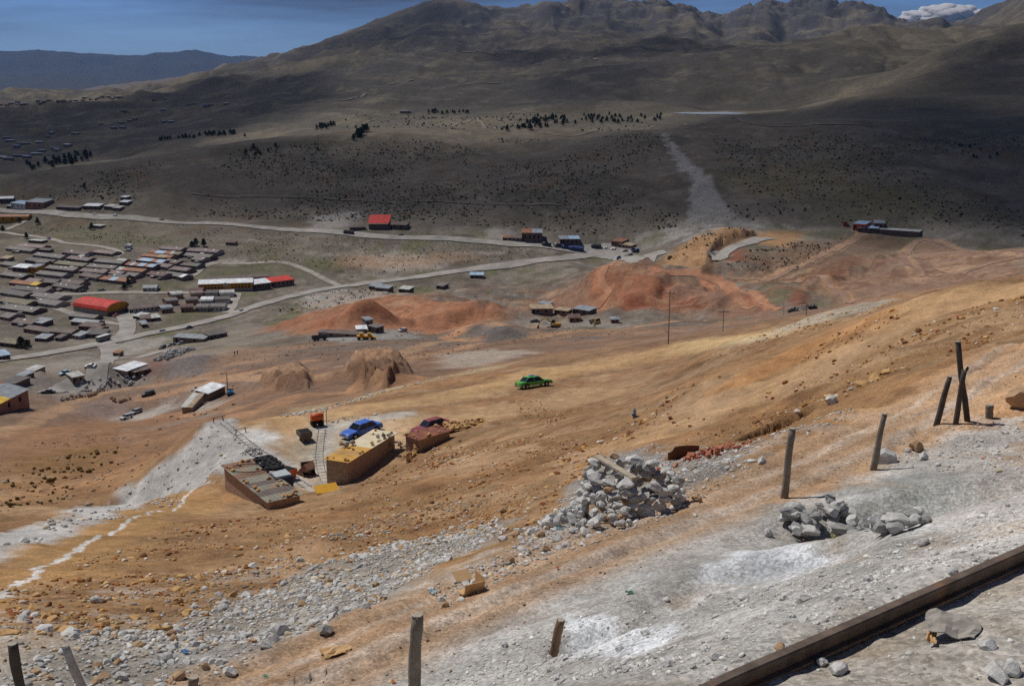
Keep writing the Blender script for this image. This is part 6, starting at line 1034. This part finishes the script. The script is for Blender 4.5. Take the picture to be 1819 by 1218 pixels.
# ------------------------------------------------------------------ rubble
def ico(seed, sub):
    me = rock_mesh(seed, sub, 0.7); V = np.array([v.co[:] for v in me.vertices], np.float32); F = np.array([p.vertices[:] for p in me.polygons], np.int32); bpy.data.meshes.remove(me); return V, F
ICO1 = [ico(300+i, 1) for i in range(8)]; ICO2 = [ico(320+i, 2) for i in range(6)]
ROCKS = []      # x, y, z, size, kind, group
def pal(kind, n):
    P_ = {'grey': [(200, 198, 192), (184, 182, 178), (214, 212, 206), (168, 164, 158), (196, 178, 150)], 'mixed': [(190, 186, 178), (188, 146, 94), (164, 118, 72), (136, 100, 66), (200, 172, 130), (150, 146, 140)], 'ochre': [(196, 148, 86), (172, 122, 66), (142, 98, 58), (206, 170, 116), (212, 202, 186), (116, 82, 54), (150, 88, 52)], 'pale': [(214, 212, 206), (200, 198, 192), (186, 180, 172), (222, 220, 214)], 'brown': [(150, 118, 90), (128, 98, 74), (170, 136, 104), (176, 168, 156)], 'hill': [(166, 156, 138), (140, 128, 108), (186, 178, 162), (120, 104, 84)]}[kind]
    w = np.array([c8(*c) for c in P_]); return w[RNG.integers(0, len(P_), n)]*RNG.uniform(.8, 1.2, (n, 1))
def scatter(px, dens, smin, smax, kind, edge=0.6, smin_r=None, power=2.2, clump=0.0, lam=1.5, cap=9000):
    pts = np.array([hit(u, v, smin_r)[:2] for u, v in px]); x0, y0 = pts.min(0); x1, y1 = pts.max(0); n = int(min(dens*(x1-x0)*(y1-y0), 90000))
    x, y = RNG.uniform(x0, x1, n), RNG.uniform(y0, y1, n); w = fbm(x, y, lam, 3)*edge; k = inside(x+w, y+w, [tuple(p) for p in pts])
    if clump: k &= RNG.random(n) < np.clip(.5+clump*2.2*fbm(x, y, lam*1.5, 4, .6, off=1), 0, 1)
    x, y = x[k][:cap], y[k][:cap]; n = len(x); s = smin*(1-RNG.random(n)*(1-(smin/smax)**power))**(-1/power); ROCKS.append((x, y, s, pal(kind, n)))
def scatter_line(px, width, dens, smin, smax, kind, smin_r=None, power=2.0, clump=0.5):
    A = np.array(line(px, 6, smin_r)); L = np.r_[0, np.cumsum(np.hypot(*np.diff(A, axis=0).T))]; n = int(dens*L[-1]*width); q = RNG.uniform(0, L[-1], n); T = np.gradient(A, axis=0); T /= np.linalg.norm(T, axis=1)[:, None]
    o = RNG.normal(0, width*.32, n); x = np.interp(q, L, A[:, 0])-np.interp(q, L, T[:, 1])*o; y = np.interp(q, L, A[:, 1])+np.interp(q, L, T[:, 0])*o
    k = RNG.random(n) < np.clip(.6+clump*2*fbm(x, y, width*1.2, 3, off=3), 0, 1); x, y = x[k], y[k]; n = len(x); s = smin*(1-RNG.random(n)*(1-(smin/smax)**power))**(-1/power); ROCKS.append((x, y, s, pal(kind, n)))
scatter([(-40, 1200), (120, 1150), (300, 1105), (480, 1045), (640, 985), (800, 935), (905, 925), (870, 960), (770, 1015), (640, 1085), (480, 1140), (330, 1240), (-40, 1260)], 130, .055, .24, 'grey', .5, clump=.2, power=2.3, cap=11000)
scatter([(-40, 1110), (200, 1050), (420, 985), (640, 930), (760, 900), (910, 890), (900, 930), (640, 990), (480, 1050), (300, 1110), (120, 1160), (-40, 1200)], 34, .06, .32, 'mixed', .8, clump=.5, power=2.1, cap=12000)
scatter([(-40, 1060), (300, 930), (640, 880), (900, 850), (1000, 860), (960, 930), (600, 950), (200, 1080), (-40, 1130)], 8.0, .07, .34, 'ochre', 1.5, clump=.7, lam=4, power=2.1, cap=9000)
scatter([(760, 1045), (900, 985), (990, 930), (1010, 860), (1100, 800), (1210, 790), (1330, 795), (1300, 850), (1150, 930), (960, 1005), (800, 1078)], 110, .045, .19, 'grey', .3, clump=.2, power=2.5, cap=8000)
scatter([(1200, 840), (1330, 790), (1480, 725), (1520, 735), (1400, 795), (1300, 850)], 22, .06, .22, 'grey', .3, clump=.4, cap=1500)
scatter([(720, 1240), (900, 1150), (1150, 1040), (1350, 1040), (1600, 960), (1840, 880), (1840, 985), (1550, 1105), (1280, 1225)], 240, .014, .1, 'pale', .2, power=2.3, clump=.45, lam=.8, cap=13000)
scatter([(860, 1240), (980, 1165), (1080, 1180), (1250, 1150), (1320, 1190), (1260, 1240)], 70, .04, .14, 'pale', .2, clump=.4, lam=.8, cap=1800)
scatter([(1590, 790), (1690, 755), (1840, 740), (1840, 830), (1740, 850), (1620, 830)], 36, .04, .2, 'grey', .3, clump=.4, cap=1800)
scatter([(1290, 1240), (1560, 1112), (1840, 992), (1840, 1260)], 220, .008, .06, 'pale', .2, power=2.2, clump=.3, lam=.6, cap=4500)
scatter([(330, 1240), (620, 1100), (960, 990), (1400, 805), (1840, 600), (1840, 720), (1400, 900), (1000, 1080), (700, 1260)], 28, .016, .08, 'brown', .3, clump=.4, cap=4000)
for px, w, d in [([(1120, 775), (1160, 735), (1210, 700), (1270, 660)], 3.0, 4.5), ([(1435, 640), (1480, 610), (1530, 585), (1600, 560)], 3.2, 3.5), ([(1300, 735), (1420, 690), (1540, 640), (1660, 590), (1819, 530)], 4.0, 4.5), ([(1250, 640), (1360, 605), (1460, 575), (1560, 550)], 4.0, 2.2), ([(1340, 600), (1440, 570), (1540, 548)], 3.5, 2), ([(1380, 750), (1480, 705), (1600, 655), (1750, 590)], 2.5, 3.5), ([(1050, 780), (1120, 770), (1250, 750)], 4, 1.6)]:
    scatter_line(px, w, d, .16, .55, 'ochre')
scatter_line([(530, 738), (640, 706), (740, 682), (850, 660)], 5, 1.6, .25, .8, 'grey', clump=.7); scatter_line([(560, 752), (640, 745), (700, 738)], 3, 3, .2, .6, 'grey')
scatter([(600, 830), (720, 800), (880, 770), (1100, 780), (1100, 850), (900, 850), (640, 890)], 3.6, .1, .45, 'ochre', 3, clump=.9, lam=5, power=2.1, cap=6500); scatter([(1150, 830), (1300, 740), (1700, 580), (1819, 540), (1819, 580), (1400, 760), (1200, 830)], 5.0, .07, .3, 'ochre', 1, clump=.6, lam=4, power=2.4, cap=4500)
scatter([(745, 830), (770, 790), (830, 780), (800, 830)], 5, .2, .5, 'ochre', 1, clump=.4)
scatter([(396, 748), (352, 778), (300, 818), (220, 868), (80, 935), (-40, 970), (-40, 1000), (160, 932), (330, 872), (400, 848), (450, 800)], 1.8, .2, .6, 'grey', 2, clump=.6, lam=6, cap=3800)
scatter([(-40, 800), (120, 770), (300, 760), (220, 850), (0, 920)], .35, .25, .8, 'brown', 4, clump=.7, lam=10, cap=1500); scatter([(300, 760), (450, 690), (640, 650), (900, 610), (1200, 590), (1000, 560), (500, 610), (250, 680)], .05, .5, 1.5, 'brown', 6, clump=.8, lam=20, cap=1500)
scatter([(0, 330), (300, 280), (600, 245), (1150, 235), (1700, 240), (1819, 250), (1819, 400), (1200, 410), (700, 400), (100, 372)], .02, .6, 1.7, 'hill', 20, power=2.4, clump=.4, lam=60, cap=4200); scatter([(300, 395), (600, 418), (1000, 450), (900, 465), (600, 500), (420, 470)], .12, .5, 1.5, 'hill', 10, clump=.6, lam=25, cap=2600)
scatter([(1165, 235), (1200, 265), (1262, 335), (1290, 380), (1330, 405), (1180, 425), (1225, 380), (1228, 340)], .12, .7, 2.0, 'pale', 5, clump=.3, lam=20, cap=900)
scatter([(700, 1240), (900, 1140), (1150, 1040), (1350, 1045), (1600, 965), (1840, 880), (1840, 985), (1550, 1105), (1280, 1225)], 40, .035, .13, 'pale', .2, power=2.0, clump=.7, lam=.7, cap=2600)
scatter([(900, 712), (960, 708), (1010, 735), (985, 756), (925, 740)], 5, .12, .5, 'ochre', .5, clump=.3, cap=250); scatter([(1330, 735), (1415, 720), (1425, 738), (1345, 760)], 25, .06, .3, 'ochre', .3, clump=.3, cap=250)
scatter_line([(1195, 850), (1240, 835), (1290, 818), (1340, 800)], 1.0, 40, .08, .28, 'grey', clump=.3); scatter_line([(990, 905), (960, 960), (900, 1000), (840, 1040)], .9, 45, .06, .22, 'grey', clump=.3)
def build_rocks():
    x, y, s = (np.concatenate([r[i] for r in ROCKS]) for i in range(3)); col = np.concatenate([r[3] for r in ROCKS]); z = H(x, y)+s*.08; r = np.hypot(x, y)
    app = s/r; order = np.argsort(-app); top = order[:300]; rest = order[300:]
    # the largest 300 stand as things of their own
    for i in top:
        u, v = project(x[i], y[i], z[i]); lum = col[i].mean(); warm = col[i][0]/max(col[i][2], 1e-3)
        kd = 'o' if warm > 2.2 else ('b' if warm > 1.5 else ('d' if lum < .22 else 'g'))
        where, grp = (('among the grey rubble at the bottom left', 'rocks in the bottom left rubble') if u < 640 and v > 950 else ('on the rubble bank along the far side of the track', 'rocks on the track bank') if u < 1340 and v < 1085 and u > 640 and v > 780 else ('on the salty ground between track and rail', 'rocks on the salty ground') if v > 880 and u < 1400 else ('on the ground around the rail and the right hand pits', 'rocks around the rail') if v > 830 else ('on the ochre slope above the track', 'rocks on the ochre slope'))
        kn = {'o': 'ochre', 'b': 'brown', 'd': 'dark grey', 'g': 'grey'}[kd]
        tag(stone(kd, (x[i], y[i], z[i]), float(s[i])*1.1, 'rock'), 'loose %s rock lying %s' % (kn, where), 'rock', grp+', '+kn)
    V, F, C = [], [], []; k0 = 0
    for i in rest:
        vv, ff = (ICO2 if app[i] > .0068 else ICO1)[RNG.integers(0, 6)]; a = RNG.uniform(0, 6.28); ca, sa = math.cos(a), math.sin(a); b = RNG.uniform(-.6, .6); cb, sb = math.cos(b), math.sin(b)
        p = vv*s[i]*np.array([1.1, .95, .9], np.float32); q = np.empty_like(p); q[:, 0] = p[:, 0]; q[:, 1] = p[:, 1]*cb-p[:, 2]*sb; q[:, 2] = p[:, 1]*sb+p[:, 2]*cb
        w = np.empty_like(q); w[:, 0] = q[:, 0]*ca-q[:, 1]*sa+x[i]; w[:, 1] = q[:, 0]*sa+q[:, 1]*ca+y[i]; w[:, 2] = q[:, 2]+z[i]
        V.append(w); F.append(ff+k0); C.append(np.broadcast_to(col[i], (len(w), 3))); k0 += len(w)
    me = mesh_from('rubble', np.concatenate(V), np.concatenate(F), mat('rubble_stone', (1, 1, 1), .95, var=.18, scale=9.0, attr='Col'), np.concatenate(C)); put('rubble', me, kind='stuff', label='grey and ochre broken stone strewn over the ground', category='rubble')
    print('ROCKS', len(x), 'tris', sum(len(f) for f in F))
build_rocks()
# ------------------------------------------------------------------ trees and scrub
M_LEAF = mat('needle_green', c8(72, 78, 54), .95, var=.3, scale=1.5); M_TRUNK = mat('trunk_bark', c8(84, 70, 56), .95, var=.2); M_BUSH = mat('scrub', (1, 1, 1), .95, var=.2, scale=1.0, attr='Col')
def crown_mesh(seed, tall=1.0, n=230):
    rs = np.random.default_rng(seed); b = MB()
    for k in range(n):
        f = rs.random()**.8; zz = .15+.85*f; rad = .34*(1-f)**.65*(1+.5*math.sin(f*19+seed))+.03; a = rs.uniform(0, 6.28); q = rs.random()**.5*rad; c = np.array([q*math.cos(a), q*math.sin(a), zz*tall]); s = .07+.09*rs.random()
        t1 = rs.normal(size=3); t1 /= np.linalg.norm(t1); t2 = np.cross(t1, rs.normal(size=3)); t2 /= np.linalg.norm(t2)
        b.add([c+t1*s, c-t1*s*.6+t2*s*.8, c-t1*s*.6-t2*s*.8], [(0, 1, 2)])
    return b.mesh('crown', M_LEAF)
CR = [crown_mesh(40+i) for i in range(5)]; TK = MB().tube([(0, 0, -.08), (0, 0, .3), (0, 0, .85)], [.035, .025, .008], 6).mesh('trunk', M_TRUNK)
def tree(u, v, h, label, group, smin=None):
    x, y, z = hit(u, v, smin); o = thing('conifer_tree', label, 'tree', (x, y, float(H(x, y))), random.uniform(0, 6), group); h *= .68; o.scale = (h*random.uniform(.9, 1.3), h*random.uniform(.9, 1.3), h); put('crown', random.choice(CR), o); put('trunk', TK, o)
for u, v, lab in [(348, 437, 'left of two dark trees above the mauve row house'), (362, 438, 'right of two dark trees above the mauve row house'), (342, 443, 'small dark tree touching the mauve row house'), (163, 408, 'dark tree on the field below the upper road'), (67, 398, 'round dark tree beside the yellow walled building'), (34, 396, 'dark bush at the end of the yellow walled building'), (5, 411, 'dark tree where the lane leaves the left edge'), (47, 424, 'dark tree under the upper town lane'), (221, 515, 'tall dark tree below the orange row roof'), (228, 508, 'second dark tree below the orange row roof'), (38, 618, 'spreading dark tree by the olive barn'), (48, 620, 'bushy tree right of the olive barn'), (150, 335, 'lone dark tree above the upper road')]: tree(u, v, random.uniform(6, 8.5), lab, None)
def grove(pts, n, h, lab, grp, smin=None, jit=(6, 2)):
    for k in range(n):
        f = random.random()*(len(pts)-1); i = int(f); g = f-i; u = pts[i][0]+(pts[i+1][0]-pts[i][0])*g+random.gauss(0, jit[0]*.5); v = pts[i][1]+(pts[i+1][1]-pts[i][1])*g+random.gauss(0, jit[1]*.5); tree(u, v, random.uniform(*h), lab, grp, smin)
grove([(285, 250), (330, 245), (370, 240), (420, 238)], 34, (6, 10), 'dark conifer in the belt on the left of the hill crest', 'conifer belt on the left crest'); grove([(40, 296), (90, 292), (130, 285), (165, 276)], 42, (7, 12), 'dark conifer in the wood above the far left houses', 'wood above the far left houses', jit=(8, 8))
grove([(565, 230), (580, 226), (595, 224)], 14, (7, 11), 'dark conifer in the clump on the crest left of the path', 'clump on the crest'); grove([(620, 250), (635, 245), (640, 238), (650, 232)], 12, (8, 12), 'dark conifer in the small stand just below the crest', 'stand below the crest'); grove([(755, 200), (790, 202), (830, 201)], 14, (6, 9), 'dark conifer in the row on the plateau', 'row on the plateau')
grove([(930, 218), (980, 214), (1040, 212), (1100, 214), (1180, 212)], 75, (6, 10), 'dark conifer in the wood left of the reservoir', 'wood left of the reservoir', jit=(14, 9)); grove([(905, 232), (930, 228), (970, 226)], 18, (5, 8), 'dark conifer on the crest left of the scree gully', 'conifers left of the gully'); grove([(410, 250), (440, 262), (455, 275), (640, 262)], 9, (5, 8), 'lone conifer on the upper hillside', 'lone hillside conifers', jit=(20, 12)); grove([(1640, 270), (1700, 260), (1780, 280)], 8, (3, 5), 'dark conifer on the shaded right slope', 'conifers on the right slope', jit=(20, 15))
def scrub():
    V, F, C = [], [], []; k0 = 0
    def bush(x, y, s, col):
        nonlocal k0
        n = len(x); z = H(x, y)
        for i in range(n):
            vv, ff = ICO1[RNG.integers(0, 8)]; p = vv*np.array([s[i], s[i], s[i]*1.15], np.float32)*RNG.uniform(.75, 1.25, (len(vv), 1)).astype(np.float32); p = p+np.array([x[i], y[i], z[i]+s[i]*.3], np.float32); V.append(p); F.append(ff+k0); C.append(np.broadcast_to(col[i], (len(p), 3))); k0 += len(p)
    def area(px, n, smin, smax, base, clump=.4, lam=50, smin_r=None):
        pts = np.array([hit(u, v, smin_r)[:2] for u, v in px]); x0, y0 = pts.min(0); x1, y1 = pts.max(0); x, y = RNG.uniform(x0, x1, n*5), RNG.uniform(y0, y1, n*5); k = inside(x, y, [tuple(p) for p in pts]) & (RNG.random(n*5) < np.clip(.5+clump*2*fbm(x, y, lam, 4), 0, 1)); x, y = x[k][:n], y[k][:n]; m = len(x)
        bush(x, y, RNG.uniform(smin, smax, m)*RNG.choice([.7, 1, 1, 1.5], m), np.array(c8(*base))*RNG.uniform(.6, 1.4, (m, 1)))
    area([(0, 335), (150, 310), (300, 285), (450, 262), (600, 250), (900, 245), (1160, 235), (1220, 340), (1200, 405), (700, 395), (300, 380), (60, 360)], 5200, .5, 1.5, (84, 80, 60), .9, 70); area([(1260, 240), (1500, 235), (1819, 240), (1819, 420), (1500, 400), (1290, 390)], 2200, .5, 1.5, (86, 82, 58), .9, 70); area([(300, 398), (600, 420), (1000, 450), (880, 465), (600, 495), (420, 455)], 700, .4, .9, (90, 88, 64), .7, 20); area([(60, 395), (200, 398), (330, 430), (200, 440), (60, 415)], 300, .4, .9, (86, 84, 60), .6, 20); area([(480, 552), (560, 520), (640, 512), (760, 505), (700, 522), (560, 555)], 260, .4, .9, (88, 86, 62), .6, 15); area([(1290, 470), (1340, 440), (1500, 420), (1440, 470), (1350, 485)], 320, .5, 1.3, (90, 80, 58), .6, 15); area([(1180, 460), (1230, 425), (1330, 412), (1270, 430), (1240, 460)], 160, .7, 1.6, (96, 84, 52), .5, 12)
    area([(560, 232), (700, 205), (900, 200), (1100, 205), (1160, 225), (900, 234)], 700, 1.2, 2.6, (64, 62, 46), .5, 60, 1150); area([(0, 870), (60, 830), (180, 800), (230, 800), (120, 870), (0, 920)], 240, .3, .7, (120, 98, 56), .6, 10)
    me = mesh_from('scrub', np.concatenate(V), np.concatenate(F), M_BUSH, np.concatenate(C)); put('scrub', me, kind='stuff', label='low dark scrub dotted over the hillside', category='scrub'); print('SCRUB', sum(len(f) for f in F))
scrub()
# far houses in the side valley
rng2 = random.Random(5)
def far_house(u, v, w, rf, k, grp, lab):
    x, y, z = hit(u, v); o = thing('far_house', lab, 'house', (x, y, float(H(x, y))), rng2.uniform(-.3, .3), grp); MB().span(-w/2, w/2, -4, 4, -2, 3).build('wall', wallm('adobe'), o); MB().prism([(-w/2-.4, 3), (w/2+.4, 3), (w/2+.4, 3.3), (-w/2-.4, 3.9)], -4.4, 4.4).build('roof', roofm(rf), o)
for k, (u, v, w) in enumerate([(18, 252, 16), (12, 247, 12), (44, 257, 16), (30, 262, 10), (70, 255, 10), (85, 244, 8), (135, 239, 16), (92, 238, 8), (65, 276, 14), (33, 279, 16), (15, 284, 14), (48, 281, 10), (5, 282, 12), (100, 266, 12), (102, 269, 10), (75, 270, 9), (120, 260, 10), (202, 229, 9), (218, 228, 10), (180, 222, 9), (216, 219, 10), (240, 213, 8), (230, 216, 8), (290, 197, 8), (305, 218, 10), (292, 218, 8), (220, 198, 7), (272, 178, 7), (295, 177, 7), (345, 186, 12), (370, 188, 20), (365, 190, 10), (402, 186, 8), (335, 188, 9), (718, 201, 14), (724, 200, 8)]):
    far_house(u, v, w, ['white', 'zinc', 'pale', 'blue'][k % 4], k, 'far houses in the side valley', 'tiny far house with %s roof in the dark side valley' % ['white', 'zinc grey', 'pale', 'bluish'][k % 4])
for k in range(26):
    u = rng2.uniform(0, 215); far_house(u, 184-(u/215)*14+rng2.uniform(0, 5), rng2.uniform(9, 16), ['white', 'pale', 'brown', 'orange'][k % 4], k, 'far houses on the skyline ridge', 'tiny far house with %s roof on the left skyline ridge' % ['white', 'pale', 'brown', 'orange'][k % 4])
# reservoir
me = bpy.data.meshes.new('reservoir'); me.from_pydata([(q[0], q[1], RESZ) for q in RES], [], [tuple(range(len(RES)))]); me.materials.append(mat('still_water', c8(150, 160, 168), .55, var=.05, spec=.3)); put('reservoir', me, kind='structure'); me.flip_normals() if me.polygons[0].normal.z < 0 else None  # pale water colour stands in for the sky's reflection
# ------------------------------------------------------------------ air
def haze_box():
    bm = bmesh.new(); bmesh.ops.create_cube(bm, size=1.0)
    me = bpy.data.meshes.new('haze'); bm.to_mesh(me); bm.free()
    o = put('haze', me, kind='stuff'); z0 = float(ZG.min())-1.0; z1 = float(ZG.max())+25.0
    o.scale = (30000, 28200, z1-z0); o.location = (0, 13600, (z0+z1)/2)
    m = bpy.data.materials.new('air'); m.use_nodes = True; nt = m.node_tree; nt.nodes.clear()
    out = nt.nodes.new('ShaderNodeOutputMaterial'); v = nt.nodes.new('ShaderNodeVolumePrincipled')
    v.inputs['Color'].default_value = (0.24, 0.50, 1.0, 1); v.inputs['Density'].default_value = 2.3e-5; v.inputs['Anisotropy'].default_value = 0.0
    nt.links.new(v.outputs[0], out.inputs['Volume']); me.materials.append(m)
    return o
haze_box()

# ------------------------------------------------------------------ clouds overhead whose shadows lie on the hills
M_CLOUD = bpy.data.materials.new('cloud_vapour'); M_CLOUD.use_nodes = True
def cloud_material():
    nt = M_CLOUD.node_tree; nt.nodes.clear(); N = nt.nodes.new; L = nt.links.new
    out = N('ShaderNodeOutputMaterial'); df = N('ShaderNodeBsdfDiffuse'); df.inputs[0].default_value = (.85, .86, .88, 1); tl = N('ShaderNodeBsdfTranslucent'); tl.inputs[0].default_value = (.8, .82, .85, 1)
    m1 = N('ShaderNodeMixShader'); m1.inputs[0].default_value = .5; L(df.outputs[0], m1.inputs[1]); L(tl.outputs[0], m1.inputs[2])
    tr = N('ShaderNodeBsdfTransparent'); at = N('ShaderNodeAttribute'); at.attribute_name = 'Col'; m2 = N('ShaderNodeMixShader'); L(at.outputs['Fac'], m2.inputs[0]); L(tr.outputs[0], m2.inputs[1]); L(m1.outputs[0], m2.inputs[2]); L(m2.outputs[0], out.inputs[0])
cloud_material()
def cloud(label, px, alt, dens, soft, smin=None, n=70):
    """a cumulus that stands between the sun and the stretch of hill it darkens"""
    g = [hit(u, v, smin) for u, v in px]; q = [(a[0]+SUNDIR.x*(alt-a[2])/SUNDIR.z, a[1]+SUNDIR.y*(alt-a[2])/SUNDIR.z) for a in g]
    A = np.array(q); (x0, y0), (x1, y1) = A.min(0)-soft*2, A.max(0)+soft*2; X, Y = np.meshgrid(np.linspace(x0, x1, n), np.linspace(y0, y1, n)); lam = max(x1-x0, y1-y0)*.18
    Xn = X+fbm(X, Y, lam, 4, .6)*soft*1.2; Yn = Y+fbm(X, Y, lam, 4, .6, off=3)*soft*1.2; ins = inside(Xn, Yn, q); d, _, _ = seg_dist(Xn, Yn, q+q[:1]); sd = np.where(ins, d, -d); al = sstep(-soft, soft, sd)*dens
    th = np.sqrt(np.clip(sd+soft, 0, soft*3))*6*(1+.5*fbm(X, Y, lam*.5, 4)); cx, cy = (x0+x1)/2, (y0+y1)/2
    V = np.concatenate([np.stack([X-cx, Y-cy, th], -1).reshape(-1, 3), np.stack([X-cx, Y-cy, -th*.15], -1).reshape(-1, 3)]); idx = np.arange(n*n).reshape(n, n); keep = (al[:-1, :-1]+al[1:, 1:]+al[1:, :-1]+al[:-1, 1:] > 0).ravel()
    Ft = np.stack([idx[:-1, :-1], idx[:-1, 1:], idx[1:, 1:], idx[1:, :-1]], -1).reshape(-1, 4)[keep]; Fb = (Ft+n*n)[:, ::-1]; a1 = 1-np.sqrt(np.clip(1-al, 0, 1)); cc = np.repeat(np.concatenate([a1.ravel(), a1.ravel()])[:, None], 3, 1)
    return put('cloud', mesh_from('cloud', V, np.concatenate([Ft, Fb]), M_CLOUD, cc, True), None, (cx, cy, alt), kind='structure')
cloud('', [(-60, 325), (300, 272), (600, 242), (1150, 232), (1250, 206), (1450, 190), (1700, 185), (2000, 190), (2000, 420), (1640, 400), (1450, 395), (1290, 385), (1150, 395), (900, 392), (600, 392), (300, 380), (-60, 360)], 1900, .70, 60)
cloud('', [(1540, 190), (1620, 140), (1700, 95), (1800, 60), (2000, 30), (2000, 400), (1760, 390), (1640, 300), (1560, 235)], 2150, .8, 110)
cloud('', [(-150, 195), (100, 182), (220, 172), (320, 152), (390, 132), (440, 140), (560, 130), (590, 150), (560, 185), (430, 225), (300, 262), (100, 292), (-150, 330)], 2000, .78, 90)
cloud('', [(820, 98), (880, 84), (960, 82), (1040, 92), (1120, 78), (1260, 74), (1300, 88), (1190, 94), (1080, 104), (900, 108)], 2300, .6, 90); cloud('', [(900, 160), (960, 132), (1100, 112), (1160, 116), (1100, 165), (1000, 190), (930, 190)], 2200, .5, 60)
cloud('', [(540, 84), (640, 50), (740, 18), (830, 10), (800, 45), (740, 72), (620, 92)], 2400, .55, 160)

cloud('', [(430, 112), (620, 66), (900, 40), (1150, 45), (1500, 62), (1640, 60), (1560, 160), (1400, 188), (1150, 195), (900, 196), (640, 190), (560, 150)], 2600, .34, 200)  # wide thin cloud out of view, added only to darken the upper slopes
def cumulus(px, dist, seed, name='cloud'):
    """a far white cloud bank standing beyond the mountains"""
    c = None; b = bmesh.new()
    for u, v, rad in px:
        th, t = polar(u, v); p = Vector((dist*math.sin(th), dist*math.cos(th), dist*t)); c = c or p.copy(); r = rad/FPX*dist
        m = bmesh.ops.create_icosphere(b, subdivisions=4, radius=1.0)
        for q in m['verts']:
            d = q.co.normalized(); n = 1+.10*math.sin(d.x*5+seed+u)*math.sin(d.z*6+u)+.05*math.sin(d.x*11+d.z*9+u); q.co = (p-c)+Vector((d.x*r*1.5, d.y*r*1.2, d.z*r*(.75 if d.z > 0 else .35)))*n
    me = bpy.data.meshes.new(name); b.to_mesh(me); b.free(); me.polygons.foreach_set('use_smooth', [True]*len(me.polygons)); me.materials.append(M_CUM); o = put(name, me, None, c, kind='structure'); return o
M_CUM = bpy.data.materials.new('cloud_white'); M_CUM.use_nodes = True; _n = M_CUM.node_tree; _n.nodes.clear(); _o = _n.nodes.new('ShaderNodeOutputMaterial'); _d = _n.nodes.new('ShaderNodeBsdfDiffuse'); _t = _n.nodes.new('ShaderNodeBsdfTranslucent'); _m = _n.nodes.new('ShaderNodeMixShader'); _d.inputs[0].default_value = (.9, .9, .92, 1); _t.inputs[0].default_value = (.9, .9, .92, 1); _m.inputs[0].default_value = .45; _n.links.new(_d.outputs[0], _m.inputs[1]); _n.links.new(_t.outputs[0], _m.inputs[2]); _n.links.new(_m.outputs[0], _o.inputs[0])
cumulus([(1630, 36, 22), (1668, 30, 26), (1705, 31, 24), (1742, 33, 19), (1680, 40, 34)], 36000, 3)
